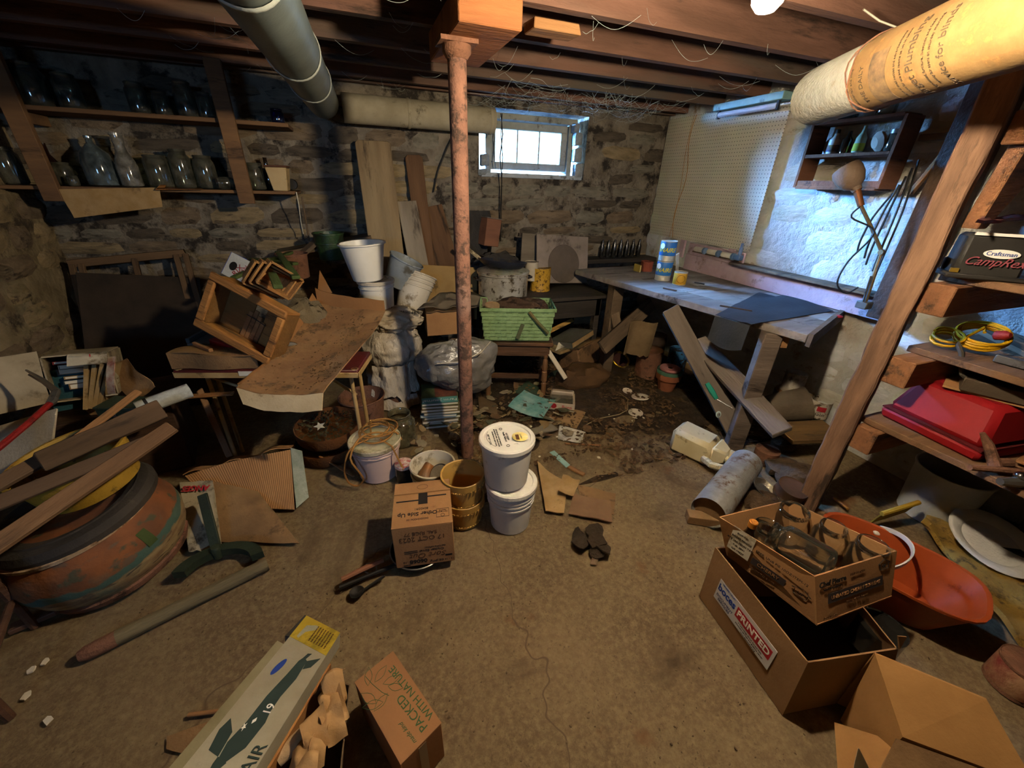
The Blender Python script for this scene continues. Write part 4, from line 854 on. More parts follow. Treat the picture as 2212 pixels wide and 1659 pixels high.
# pink-white bucket with cloth lid and rope
m_pink = mat('pinkish white plastic','#d6b9ac','#c9aa9d',scale=3,rough=.45,bump=.03,dirt='#8d7868',dirt_amt=.25,spec=.5)
t = bucket('pink_bucket','pale pink plastic bucket with a dirty lid and rope on top', T(-.06,1.985,0), .108,.135,.235, m_pink, ribs=(.19,.21), lid=mat('dirty pale lid','#c3b699','#a99b7d',scale=6,dirt='#75684c',dirt_amt=.45))
m_rope = mat('sisal rope','#a5763c','#84592a',rough=.95,bump=.4,bs=160)
rp = V((-.06,1.985,.25))
pts = [rp+V(p) for p in coil((.02,.03,.012), .085, 3.4, 22, .22, .028, 2)]
pts += [rp+V(p) for p in ((-.02,-.02,.02),(-.09,-.06,.015),(-.135,-.09,-.005),(-.16,-.1,-.06),(-.175,-.1,-.14),(-.16,-.12,-.19),(-.12,-.125,-.215),(-.085,-.14,-.17),(-.1,-.15,-.1),(-.13,-.13,-.02),(-.08,-.04,.03),(0,0,.032),(.06,-.02,.03),(.12,.0,.01),(.145,-.01,-.04))]
o = part('rope_coil', MB().tube(smooth(pts,3), .0055, 6), m_rope); tag(o,'tan sisal rope coiled on the pink bucket lid with a hanging loop','rope')
o = part('rope_end', MB().tube([rp+V((.03,-.06,.022)), rp+V((.085,-.115,-.0)), rp+V((.115,-.15,-.09)), rp+V((.13,-.17,-.13))], [.005,.005,.005,.008], 6), m_rope); tag(o,'frayed loose rope end hanging down the right side of the pink bucket','rope')
# nested ivory pots
m_ivory = mat('ivory plastic','#cfc4ad','#bdb197',scale=3,rough=.5,bump=.04,dirt='#7c6d52',dirt_amt=.32,spec=.45)
bucket('ivory_pot','outer ivory plastic pot with a ribbed wall holding another pot', T(.215,1.70,0), .085,.112,.17, m_ivory, ribs=(.1,.13)); bucket('ivory_pot','inner ivory plastic pot holding a rusty elbow and a tin lid', T(.215,1.70,.05), .083,.115,.165, m_ivory, ribs=(.07,))
t = thing('pipe_elbow','rusty sheet-metal elbow lying in the inner ivory pot','pipe', T(.185,1.70,.12)); part('elbow', MB().tube([(-.015,-.045,-.03),(-.02,-.01,.035),(.01,.02,.06),(.03,.03,.03)],[.032,.034,.03,.02],12), mat('rusty sheet','#96602f','#6e6558',scale=10,metal=.3,rough=.6), t)
t = thing('tin_disc','round dull tin lid standing on edge in the inner ivory pot','lid', T(.24,1.695,.145) @ RZ(25) @ RX(78)); part('disc', MB().lathe([(.001,0),(.05,0),(.055,.004),(.058,.012)],24,cap0=False).lathe([(.058,.012),(.055,.006),(.05,.002),(.001,.002)],24,cap0=False), mat('dull tin','#a1927b','#857660',metal=.5,rough=.5), t)
# big glass jar and small jar behind
jar('big dusty glass storage jar between the pink bucket and the bags', (.10,2.26,0), .095, .225, glassy('big jar glass','#b3ab90','#7a7258',.4), neck=.74, nh=.2)
jar('small dark jar with a strawberry-print lid between the bucket and the ivory pots', (.075,1.86,0), .05,.13, glassy('dark jar glass','#3a3a30','#2a2822',.5), neck=.9, lid=mat('strawberry lid','#b0433c','#d8cfc0',scale=45,rough=.4,bump=0))
# tan planters
m_tan = mat('tan plastic planter','#b58c46','#a37b39',scale=4,rough=.5,bump=.05,dirt='#77592a',dirt_amt=.35,spec=.4)
def planter(label, M):
    t = thing('planter', label, 'planter', M); r0,r1,h = .085,.104,.165
    part('body', MB().lathe([(.002,.002),(r0-.004,0),(r0,.01),(r0+.002,.03),(r1-.005,h-.045),(r1,h-.04),(r1+.003,h-.002),(r1,h),(r1-.006,h-.003),(r0-.004,.01),(.002,.01)],32,cap0=False), m_tan, t)
    bm = MB()
    for zz,rr in ((.022,r0+.002),(h-.042,r1)):
        for k in range(36):
            a = 2*pi*k/36; bm.box(-.004,.004,-.005,.005,-.004,.004, T(rr*cos(a),rr*sin(a),zz) @ RZ(math.degrees(a)) @ RX(20))
    part('beaded_trim', bm, m_tan, t); return t
planter('lower tan planter with a beaded band beside the white buckets', T(.325,1.475,0)); planter('upper empty tan planter nested in another beside the post', T(.325,1.475,.135))
# white buckets
bucket('white_bucket','lower white ribbed bucket with purple-smudged lid standing on the floor', T(.545,1.385,0), .098,.118,.262, m_white_pl, ribs=(.17,.195,.22), lid=mat('smudged white lid','#ddd5c4','#cfc6b3',scale=3,rough=.45,c3='#a596ac',c3_amt=.3,c3_scale=9,dirt='#8d7f68',dirt_amt=.25))
ub = bucket('white_bucket','upper white ice-cream bucket with a printed yellow-spotted lid', T(.522,1.40,.274) @ RX(0), .102,.121,.235, m_white_pl, lid=m_white_pl)
Z = .235+.0115; ml_ = mat('faded yellow print','#dcc25a','#e4d9a8',scale=30,rough=.6,bump=0)
part('yellow_print', MB().lathe([(.001,Z),(.036,Z+.0006),(.037,Z)],20,T(.055,-.02,0),cap0=False), ml_, ub)
part('brown_print', MB().box(-.008,.008,-.02,.02,Z,Z+.001,T(.042,-.022,0) @ RZ(-12)), m_ink_brown, ub)
for k,(s_,x_,y_,sz) in enumerate((('NET WT 5 QTS',-.085,.0,.012),('Vanilla Flavored',-.012,.0,.012),('ICE CREAM',.0,-.002,.011),('INGREDIENTS: MILK, CREAM, SUGAR',-.05,.004,.0085),('KEEP FROZEN  DO NOT REFREEZE',-.04,.004,.0085),('Golden',.06,-.02,.013),('DISTRIBUTED BY DAIRY FOODS',-.062,0,.008))): text('lettering',s_,sz,m_black_ink,ub,T(x_,y_,Z) @ RZ(-97))
for y_ in (.065,-.07): part('print_mark', MB().tube([(.007*cos(a),.007*sin(a),0) for a in [k*.42 for k in range(15)]],.0012,5,closed=True,M=T(-.01 if y_>0 else -.02,y_,Z)), m_black_ink, ub)
part('print_arc', MB().tube([(.095*cos(a),.095*sin(a),Z) for a in [radians(140+80*k/16) for k in range(17)]],.0008,4), m_black_ink, ub)
# cracker carton on a frying pan
t = thing('frying_pan','black cast-iron frying pan with long handle under the cardboard box','pan', T(.075,1.335,0))
m_iron = mat('black iron','#1c1a18','#2a2622',rough=.55,metal=.4,bump=.1); part('bowl', MB().lathe([(.001,.002),(.098,.0),(.118,.02),(.127,.045),(.122,.045),(.112,.022),(.092,.008),(.001,.008)],36,cap0=False), m_iron, t); part('rim_ring', MB().lathe([(.124,.043),(.128,.0455),(.124,.048),(.121,.0455)],36,cap0=False), m_steel, t)
h0 = pz(725,1272,.03)-V((.06,1.335,0)); part('handle', MB().tube([(-.1,-.06,.035),(-.2,-.07,.03),h0],[.011,.008,.011],8), m_iron, t)
t = thing('wooden_spatula','old reddish wooden-handled utensil lying beside the frying pan','utensil', T(0,0,0)); a,b=pz(738,1252,.05),pz(828,1210,.05); part('handle', MB().tube([a,a*.5+b*.5+V((0,0,.003)),b],[.011,.012,.01],8), wood('red handle','#8a5a3e','#6e4530'), t); part('ring', MB().tube([pz(800+14*cos(k*.6),1228+12*sin(k*.6),.03) for k in range(11)],.003,5,closed=True), m_steel, t)
t = thing('ladle','black kitchen ladle lying on the floor by the frying pan','utensil', T(0,0,0)); a,b=pz(772,1284,.012),pz(830,1244,.03); part('bowl', MB().lathe([(.001,0),(.02,.004),(.03,.016),(.028,.016),(.018,.007),(.001,.004)],16,T(a),cap0=False), m_iron, t); part('handle', MB().tube([a,b],.006,7), m_iron, t)
Mb = T(.115,1.355,.048) @ RZ(-9); bx = thing('cracker_carton','taped brown shipping carton marked Other Side Up standing on a frying pan','box', Mb)
w,d,h = .25,.27,.235
part('body', MB().box(-w/2,w/2,-d/2,d/2,0,h-.003), m_card, bx, None, .003)
part('top_flap', MB().box(-w/2,w/2,-d/2,d*.22,h-.003,h), m_card, bx, None, .001); part('top_flap', MB().box(-w/2,w/2,d*.22+.002,d/2,h-.003,h+.004), m_card, bx, T(0,0,0), .001)
part('black_tape', MB().box(-.018,.022,-.01,d*.22,h+.0005,h+.0012), m_black_ink, bx, label='black tape strip over the carton seam'); part('tape_line', MB().box(-w/2+.012,-.018,.012,.02,h+.0005,h+.001), m_black_ink, bx); part('tape_line', MB().box(.022,w/2-.02,.03,.038,h+.0005,h+.001), m_black_ink, bx)
R180 = RZ(180)
text('lettering','Other Side Up',.028,m_black_ink,bx,T(-.02,-.065,h+.0004) @ R180,bold=.0006); text('lettering','8043391',.017,m_black_ink,bx,T(-.005,-.037,h+.0004) @ R180); text('lettering','04000034306100',.013,m_black_ink,bx,T(-.02,-.095,h+.0004) @ R180)
text('lettering','Corrugated\nRecycles',.009,m_black_ink,bx,T(.085,-.065,h+.0004) @ R180); part('printed_frame', MB().box(.058,.112,-.098,-.0965,h,h+.0008).box(.058,.112,-.0515,-.05,h,h+.0008).box(.058,.0595,-.098,-.05,h,h+.0008).box(.1105,.112,-.098,-.05,h,h+.0008), m_black_ink, bx)
part('printed_seal', MB().tube([(.024*cos(k*.35),.015*sin(k*.35),0) for k in range(18)],.0009,4,closed=True,M=T(.0,d*.36,h+.004)), m_ink_brown, bx); part('printed_seal', MB().tube([(.008*cos(k*.6),.008*sin(k*.6),0) for k in range(11)],.0009,4,closed=True,M=T(.085,-.088,h+.0004)), m_black_ink, bx)
FM = T(0,-d/2-.0006,0) @ RX(90) @ R180
def ftext(s_,x_,z_,sz,mt=m_ink_brown,**k): text('lettering',s_,sz,mt,bx,T(x_,-d/2-.0004,z_) @ RX(90) @ R180,**k)
ftext('17 OCT 2023',-.005,.165,.034); ftext('SAL RICE 77',-.01,.195,.026); ftext('Sort Out',.015,.062,.042,shear=.3); ftext('06068',-.03,.03,.03,m_black_ink,bold=.0008); ftext('.10',-.085,.03,.016,m_black_ink); ftext('Cracker Barrel',.03,.09,.017,m_black_ink); ftext('12 - 14 OZ (397g)',.07,.02,.014,m_black_ink); ftext('01000',-.08,.012,.012,m_black_ink); ftext('PREMIUM & NATURAL',.045,.108,.009,m_black_ink)
for b_ in ((.085,.115,.04,.05),(-.085,-.03,.083,.086),(-.085,-.03,.093,.096)): part('printed_bar', MB().box(b_[0],b_[1],-d/2-.001,-d/2,b_[2],b_[3]), m_black_ink, bx)
# wreath-like stack of rusty pans full of leaves, left of the pink bucket
t = thing('rusty_pan','upper rusty round pan filled with dead leaves beside the pink bucket','pan', T(-.33,2.33,.1) @ RX(3)); m_rp = mat('orange rust','#6e421c','#4a2e16',rough=.9,bump=.3); part('bowl', MB().lathe([(.001,0),(.17,0),(.185,.02),(.19,.09),(.184,.09),(.178,.02),(.001,.008)],32,cap0=False), m_rp, t)
lv = MB()
for k in range(240):
    a,q = rnd.uniform(0,6.28), .17*sqrt(rnd.random()); s=rnd.uniform(.006,.016); lv.prism([(s*cos(b)*rnd.uniform(.5,1.2),s*.6*sin(b)) for b in (0,1.2,2.4,3.6,5)],0,.002,T(q*cos(a),q*sin(a),.05+rnd.uniform(0,.03)) @ Euler((rnd.uniform(-.6,.6),rnd.uniform(-.6,.6),a)).to_matrix().to_4x4())
o=part('dead_leaves', lv, mat('dead leaf litter','#4a4326','#2f2a1a',scale=12), t, smooth=False); o['kind']='stuff'
t = thing('rusty_pan','lower rusty round pan on the floor under the leaf-filled pan','pan', T(-.34,2.30,0)); part('bowl', MB().lathe([(.001,0),(.18,0),(.192,.02),(.195,.085),(.188,.085),(.183,.02),(.001,.008)],32,cap0=False), m_rp, t)
t = bucket('rusty_pail','dark rusty wire basket behind the leaf-filled pan', T(-.12,2.62,0), .13,.15,.2, m_rust)
beam('paint_stirrer', pz(690,985,.06), pz(765,1030,.01), .014, .008, m_wood_raw, 'pale paint stick leaning on the rusty pans', 'stick')
o = part('white_leaf', MB().prism([(.035*cos(a)*(1 if k%2 else .45),.035*sin(a)*(1 if k%2 else .45)) for k,a in enumerate([i*2*pi/10 for i in range(10)])],0,.003), m_paper, None, T(-.37,2.3,.19) @ RX(15)); tag(o,'torn white paper star on the leaf-filled pan','paper')
# ---- bag column and bucket stack behind
m_bag = mat('grubby white plastic bag','#bfb2a0','#a3957f',scale=4,rough=.4,bump=1.0,bs=26,stretch=(1,1,.4),dirt='#6a5c46',dirt_amt=.35,spec=.5)
BY = 2.84; bxp = pY(850,760,BY).x
t = thing('rusty_drum','rusty brown drum showing through the torn sack at the foot of the bag pile','drum', T(bxp-.02,BY,0)); part('shell', MB().lathe([(.14,0),(.145,.02),(.145,.28),(.135,.3)],28,cap1=True), m_rust, t); part('hoop', MB().lathe([(.145,.14),(.149,.145),(.149,.155),(.145,.16)],28,cap0=False), m_rust, t)
t = thing('torn_sack','torn white plastic sack wrapped round the rusty drum','sack', T(bxp-.02,BY,0))
def skirt(u,v):
    a=2*pi*u; r=.165+.02*noisy((cos(a)*2,sin(a)*2,v*2),2)+.015*v+.012*sin(a*9); return (r*cos(a),r*sin(a),.36-.24*v*(1+.35*noisy((cos(a)*3,sin(a)*3,3),1.5)))
part('plastic_skirt', MB().sheet(60,10,skirt,.002), m_bag, t); part('plastic_foot', MB().sheet(60,4,lambda u,v:((.165+.03*v+.015*sin(u*50))*cos(2*pi*u),(.165+.03*v+.015*sin(u*44))*sin(2*pi*u),.09-.085*v+.015*sin(u*31)),.002), m_bag, t)
t = thing('stuffed_bag','bulging white plastic bag tied shut below the folded sack','bag', T(bxp-.005,BY,.33)); part('bag_body', blob((0,0,.13),(.21,.19,.17),90,50,.08,6,2.0,squash=-.12,fold=.08,crease=.06), m_bag, t); part('twisted_neck', MB().tube([(0,-.02,.26),(.03,-.05,.31),(.08,-.06,.3)],[.05,.035,.02],12), m_bag, t)
t = thing('folded_sack','folded white printed feed sack on top of the stuffed bag','sack', T(bxp+.03,BY,.60)); part('sack_body', blob((0,0,.06),(.19,.16,.085),80,40,.14,7,5.0,squash=-.06,fold=.10,crease=.06), mat('feed sack','#b3a48c','#96866d',rough=.6,bump=.5,bs=22,dirt='#5b4e3a',dirt_amt=.35), t)
for k in range(3): text('lettering',['MAGIC LAYER','FEED NET 50','POUND'][k],.026,m_black_ink,t,T(.11,-.1+.022*k,.13-.012*k) @ RZ(-25) @ RX(40))
s0 = pY(862,690,BY)
bk2 = pY(822,688,2.92); bucket('white_bucket','white lidded bucket standing on the folded sack under another bucket', T(bk2.x-.0,2.92,.665), .10,.118,.255, m_white_pl, ribs=(.215,), lid=m_white_pl2)
bk1 = pY(797,612,2.92); bucket('white_bucket','topmost white bucket with a chipped rim on the bag pile', T(bk1.x,2.9,.932) @ RY(-3), .098,.142,.245, mat('clean white plastic','#e2dccf','#d6cfc0',rough=.4,bump=.02,dirt='#a0937c',dirt_amt=.22,spec=.5), rim=.012)
g = pY(862,590,3.1); bucket('grey_pail','grey metal pail tipped toward the boards behind the white buckets', T(g.x-.03,3.13,.83) @ RZ(20) @ RY(24) @ RX(14), .09,.125,.22, mat('dull grey zinc','#9aa0a2','#83888a',rough=.55,metal=.25,bump=.05,dirt='#5e5a50',dirt_amt=.4), hmat=m_rust)
g = pY(890,690,3.08); bucket('white_bucket','grimy white bucket tilted to the right with its handle wires showing', T(g.x-.02,3.06,.64) @ RY(22) @ RX(-14), .10,.135,.30, m_white_pl2, ribs=(.2,.235,.265), handle=75, hmat=m_rust, ang=90)
# grey bag right of the column
gb = pY(985,775,2.58); t = thing('grey_garbage_bag','full grey plastic garbage bag slumped behind the post','bag', T(gb.x,2.6,.12)); m_gb = mat('grey garbage bag','#7a756e','#625d57',scale=4,rough=.28,bump=.7,bs=14,spec=.7,dirt='#5c564d',dirt_amt=.3)
part('bag_body', blob((0,0,.24),(.25,.16,.18),90,60,.10,5,8.0,fold=.07,lobes=[((.85,0,.5),.42,6),((.55,0,-.85),.55,5),((-.95,0,.25),.15,4)],crease=.05), m_gb, t); part('drawstring', MB().tube([(-.16,-.15,.33),(-.02,-.19,.34),(.14,-.17,.38),(.24,-.08,.42)],.004,6), m_white_pl2, t)
# boards leaning on the back wall
def lean(name,label,tl,tr,bl,y0=3.66,y1=3.45,th=.025,mt=None,cut=0):
    a,b,c=pY(*tl,y0),pY(*tr,y0),pY(*bl,y1); x=(b-a); w=abs(x.x); L_=(a-c).length; M=fr(c,a-c,(0,-1,0.25)); x0=0
    o=part(name, MB().prism([(0,-w/2),(L_-cut,-w/2),(L_,-w/2+cut),(L_,w/2-cut),(L_-cut,w/2),(0,w/2)] if cut else [(0,-w/2),(L_,-w/2),(L_,w/2),(0,w/2)],-th/2,th/2), mt or m_wood_old, None, M @ T(0,-w/2 if False else 0,0), .003, False); tag(o,label,'board'); return o
m_lean = wood('leaning board grey','#8a7353','#6b573e',c3='#9c8a68',c3_amt=.4); m_lean2 = wood('leaning board brown','#6b4d33','#523925')
lean('leaning_board','tallest wide pale board leaning on the back wall',(805,305),(880,305),(843,600),3.62,3.38,.03,m_lean,.02); lean('leaning_board','dark board standing at the left of the leaning boards',(793,362),(812,362),(832,600),3.68,3.45,.025,m_lean2)
lean('leaning_board','narrow brown board second from right on the back wall',(893,335),(930,337),(925,600),3.68,3.5,.022,m_lean2,.02); lean('leaning_board','whitish weathered short board in front of the tall boards',(878,435),(920,435),(910,600),3.6,3.36,.02,wood('whitewashed board','#877764','#6e604e',c3='#a39a88',c3_amt=.4)); lean('leaning_board','square brown plywood piece rightmost of the leaning boards',(920,448),(990,448),(965,600),3.68,3.52,.018,m_lean2)
# hardboard card panel and small carton under it
n=face_n(0,12); M,w_,h_=quad(pY(940,600,3.32),n,(893,690),(1030,690),(890,571)); o=part('tan_hardboard', MB().prism([(0,0),(w_,0),(w_,h_),(.03,h_),(0,h_-.03)],-.006,0), mat('tan hardboard','#9a7c4c','#85693e',bump=.1,dirt='#5d4a2d',dirt_amt=.3), None, M, .002); tag(o,'tan hardboard panel propped below the leaning boards','panel')
cA=[pY(920,672,2.95),pY(985,676,2.95)]; wd=(cA[1]-cA[0]).length; M=T(cA[0]+V((0,0,-.2))) @ RZ(-3)
t=thing('small_carton','small torn cardboard carton behind the grey garbage bag','box',M); part('front_panel', MB().prism([(0,0),(.33,0),(.33,.1),(.25,.13),(.24,.19),(.2,.2),(0,.2)],-.004,0,RX(90)), m_card, t); part('body', MB().box(.0,.33,.006,.2,0,.19), m_card_d, t); part('torn_top', MB().sheet(8,5,lambda u,v:(.34*u,.2*v-.03,.2+.06*u*v+.015*noisy((u*3,v*3,2),2)),.004), m_card_d, t)
paper('grey_felt','dark grey felt sheet draped over the small carton behind the post',[pY(905,672,2.93),pY(1050,668,2.9),pY(1052,640,3.05),pY(955,635,3.15)],'cloth',mat('grey felt','#6b5f4d','#55493a'),th=.006,crumple=.03,n=10,seed=2)
# magazines stack by the post
mg0=V((.40,2.50,0)); cov=[('#4d5f3c','#6e3f2e','farm magazine'),]
for k in range(9):
    lb=['lowest curled magazine in the stack left of the post','second curled magazine in the stack left of the post','third magazine with pale cover edge in the stack left of the post','fourth magazine from the floor in the stack left of the post','blue-covered magazine in the middle of the stack left of the post','yellowed magazine above the blue one in the stack left of the post','foxed magazine third from the top of the stack left of the post','tan magazine just under the top of the stack left of the post','green and teal journal on top of the magazine stack left of the post'][k]
    c=['#6b5a3a','#8a7a58','#a8977a','#7d6b4a','#6f8890','#a08a60','#94805c','#8a7550','#4c5a38'][k]; kk=book(lb, T(mg0+V((rnd.uniform(-.01,.01),rnd.uniform(-.01,.01),.022*k))) @ RZ(-8+rnd.uniform(-4,4)) @ RX(0), .25,.30,.02, mat('magazine cover '+c,c,None,rough=.6,dirt='#4a3b26',dirt_amt=.35), name='magazine', cat='magazine')
    if k==8:
        part('teal_band', MB().box(-.124,.124,-.149,-.07,.0201,.0206), mat('teal print','#5f9490','#4f827e',bump=0), kk); part('red_photo', MB().box(-.03,.124,-.06,.1,.0201,.0206), mat('red brown photo','#6e3a2a','#4c2a20',scale=20,bump=0), kk); text('lettering','Farm Journal',.046,m_ink_white,kk,T(.0,-.112,.0208) @ R180)
# ================================================================== BACK: black table, stool, pots
bt = thing('black_table','low black-painted wooden table with a deep apron against the back wall','table', T(0,0,0)); m_bt = wood('black painted wood','#3a332c','#2a251f',rough=.7,dirt='#55493a',dirt_amt=.35)
x0,x1,y0,y1,zt=.88,2.02,2.96,3.52,.69
part('table_top', MB().box(x0,x1,y0,y1,zt-.03,zt), m_bt, bt, None, .004); part('apron', MB().box(x0+.04,x1-.04,y0+.03,y0+.055,zt-.19,zt-.03), m_bt, bt); part('apron', MB().box(x1-.06,x1-.035,y0+.06,y1-.04,zt-.19,zt-.03), m_bt, bt)
for a in (x0+.04,x1-.09):
    for b in (y0+.03,y1-.08): part('leg', MB().box(a,a+.05,b,b+.05,0,zt-.03), m_bt, bt, None, .004)
part('drawer_pull', MB().lathe([(.012,0),(.016,.012),(.001,.018)],12,T(1.5,y0+.03,zt-.11) @ RX(90)), m_steel, bt)
# stool with turned legs
a,b=V((.80,2.70,0)),V((1.28,2.535,0)); M=fr(a,b-a); W_=(b-a).length; st=thing('turned_leg_bench','small dark wooden bench with bulbous turned legs under the green basket','bench', M); ms=wood('bench wood','#5e4029','#44301f',rough=.6)
part('seat', MB().box(-.02,W_+.02,-.02,.32,.445,.475), ms, st, None, .008); part('apron', MB().box(.02,W_-.02,.0,.018,.37,.445).box(.02,W_-.02,.004,.022,.36,.37), ms, st); part('apron', MB().box(W_-.02,W_-.002,.02,.29,.37,.445), ms, st)
ml=wood('turned wood','#7a5637','#5d4029',stretch=(1,1,.2),rough=.6); lp=[(.02,.37),(.02,.345),(.013,.335),(.02,.32),(.022,.26),(.02,.235),(.014,.228),(.021,.222),(.023,.18),(.021,.14),(.012,.13),(.02,.12),(.02,0)]
for x_ in (.03,W_-.03):
    for y_ in (.02,.27): part('leg', MB().lathe(list(reversed(lp)),14,T(x_,y_,0),cap1=True), ml, st)
part('stretcher', MB().box(.03,W_-.03,.12,.14,.11,.15), ms, st); part('stretcher', MB().box(W_-.04,W_-.02,.02,.27,.11,.15), ms, st); part('stretcher', MB().box(.02,.04,.02,.27,.11,.15), ms, st)
# green woven basket
Mg=M @ T(W_*.5-.01,.15,.476) @ RZ(2); gk=thing('green_basket','green painted woven splint basket with broken handles on the bench','basket', Mg); mg=mat('flaking green paint','#86a06e','#6f8a58',scale=12,rough=.8,bump=.4,dirt='#3e4a2c',dirt_amt=.36,dirt_scale=12)
wv=MB()
for r_ in range(9):
    z_=.01+.027*r_; f=1+.012*r_
    hx,hy=.245*f,.135*f
    for sx in (0,1):
        n_=12
        for i in range(n_):
            u0,u1=-hx+2*hx*i/n_,-hx+2*hx*(i+1)/n_; o_=.004 if (i+r_)%2 else 0; yy=(-hy-o_) if sx==0 else (hy+o_); wv.box(u0,u1,yy-.003,yy+.003,z_,z_+.024)
        n_=6
        for i in range(n_):
            u0,u1=-hy+2*hy*i/n_,-hy+2*hy*(i+1)/n_; o_=.004 if (i+r_)%2 else 0; xx=(-hx-o_) if sx==0 else (hx+o_); wv.box(xx-.003,xx+.003,u0,u1,z_,z_+.024)
part('woven_wall', wv, mg, gk); hx,hy=.245*1.11,.135*1.11
part('rim_band', MB().box(-hx-.012,hx+.012,-hy-.012,-hy,.235,.262).box(-hx-.012,hx+.012,hy,hy+.012,.235,.262).box(-hx-.012,-hx,-hy,hy,.235,.262).box(hx,hx+.012,-hy,hy,.235,.262), mg, gk, None, .003)
part('floor', MB().box(-.24,.24,-.13,.13,.002,.008), mg, gk); part('broken_handle', MB().tube([(.08,-hy-.014,.24),(.14,-hy-.02,.17),(.23,-hy-.022,.08)],.012,6), mat('handle rust','#6e5a38','#4e5a36'), gk); part('broken_handle', MB().box(-.014,.014,-.003,.003,0,.12,T(.0,-hy-.012,.03) @ RY(18)), mat('splint grey','#5a5f40','#464a32'), gk)
t=thing('debris_heap','heap of dirt and leaves filling the green basket','debris', Mg @ T(.03,0,.22)); o=part('soil', blob((0,0,.02),(.21,.11,.06),28,14,.3,8,4.0), mat('soil','#4a3526','#33241a',bump=.9,bs=40), t)
can('short cream-labelled tin box at the left of the green basket', Mg @ T(-.19,-.08,.235) @ RX(8), .055,.035, mat('cream tin','#b59e77','#8e6a4e'), name='tin')
# stock pot with frying pan resting in it
c=pY(1093,640,3.0); c=V((c.x,3.08,zt)); t=thing('stock_pot','big dented aluminium stock pot spattered with dirt on the black table','pot', T(c.x,c.y,zt+.0)); mp=mat('spattered aluminium','#c4beb2','#a39c8e',scale=10,rough=.28,metal=.45,bump=.12,bs=50,dirt='#4d4231',dirt_amt=.45,dirt_scale=22)
part('body', MB().lathe([(.001,.002),(.19,0),(.2,.012),(.203,.19),(.203,.205),(.212,.21),(.212,.222),(.203,.225),(.198,.215),(.195,.01),(.001,.008)],40,cap0=False), mp, t); part('lid', MB().lathe([(.214,.224),(.214,.232),(.19,.24),(.05,.25),(.001,.25)],40,cap0=False), mp, t)
for s in (-1,1): part('side_handle', MB().tube([(s*.2,-.05,.17),(s*.235,-.04,.175),(s*.235,.04,.175),(s*.2,.05,.17)],.009,7), mat('black bakelite','#2a211b','#1e1814',rough=.5), t)
t=thing('enamel_skillet','dark enamel skillet with chipped cream handle lying on the stock pot','pan', T(c.x+.0,c.y+.02,zt+.256) @ RX(-4) @ RY(6)); part('bowl', MB().lathe([(.001,0),(.15,0),(.19,.03),(.197,.05),(.19,.05),(.145,.006),(.001,.006)],36,cap0=False), mat('navy enamel','#1d2230','#151822',rough=.35,spec=.6,dirt='#3a352c'), t); part('handle', MB().tube([(-.17,.08,.04),(-.24,.12,.09),(-.32,.16,.14)],[.016,.014,.018],8), mat('chipped cream','#bfae8a','#a8966f',dirt='#5a4a33',dirt_amt=.5,dirt_scale=30), t)
# yellow canister and white tin
yc=pY(1168,633,3.05); can('mustard yellow speckled canister beside the stock pot', T(pz(1166,626,zt+.0)), .09,.2, mat('mustard tin','#c79a35','#b3862a',rough=.45,dirt='#5d4018',dirt_amt=.44,dirt_scale=38,dsharp=.04), name='canister')
can('small white tin behind the yellow canister', T(pY(1148,590,3.3)+V((0,0,-.06))), .06,.16, m_white_pl2)
# square panel, leaning; its round shadow is built in as a darker disc
n=face_n(6,14); M,w_,h_=quad(pY(1225,600,3.3),n,(1160,612),(1265,612),(1166,510)); t=thing('square_enamel_panel','square greyish enamel panel with a round shadow set in as a darker disc, leaning on the back wall','panel', M)
m_en=mat('grimy enamel','#8d7f72','#786b5e',rough=.55,bump=.1,dirt='#4c4238',dirt_amt=.35,dirt_scale=5); part('sheet', MB().box(0,w_*1.04,0,h_*1.05,-.02,0), m_en, t, None, .006); rr=h_*.42
part('shadow_disc', MB().lathe([(rr,.001),(rr*.98,.006),(rr*.8,.002),(rr*.1,.004)],36,T(w_*.53,h_*.43,0)), mat('shadow-toned enamel','#5f5347','#4f453b',rough=.6), t)
t=thing('drain_fitting','rusty drain fitting with a chipped white flange on the black table','fitting', T(pz(1228,600,zt+.05)) @ RZ(20) @ RX(64)); part('flange', MB().lathe([(.03,0),(.05,.002),(.048,.01),(.03,.014)],20,cap0=False), m_white_pl2, t); part('pipe', MB().lathe([(.024,-.02),(.024,.1),(.03,.1),(.03,.125),(.02,.125)],16,cap1=True), m_rust, t)
n=face_n(-4,8); M,w_,h_=quad(pY(1140,560,3.42),n,(1122,610),(1172,612),(1118,502)); o=part('weathered_board', MB().box(0,w_*1.1,0,h_,-.02,0), wood('weathered grey','#74695a','#5d5346'), None, M, .003); tag(o,'weathered grey board standing left of the square enamel panel','board'); M=M @ T(.0,h_*1.0,-.04); o=part('brown_shelf_strip', MB().box(-.02,.5,-.03,.0,-.03,0), m_wood_dark, None, M); tag(o,'thin brown strip along the top of the weathered board','strip')
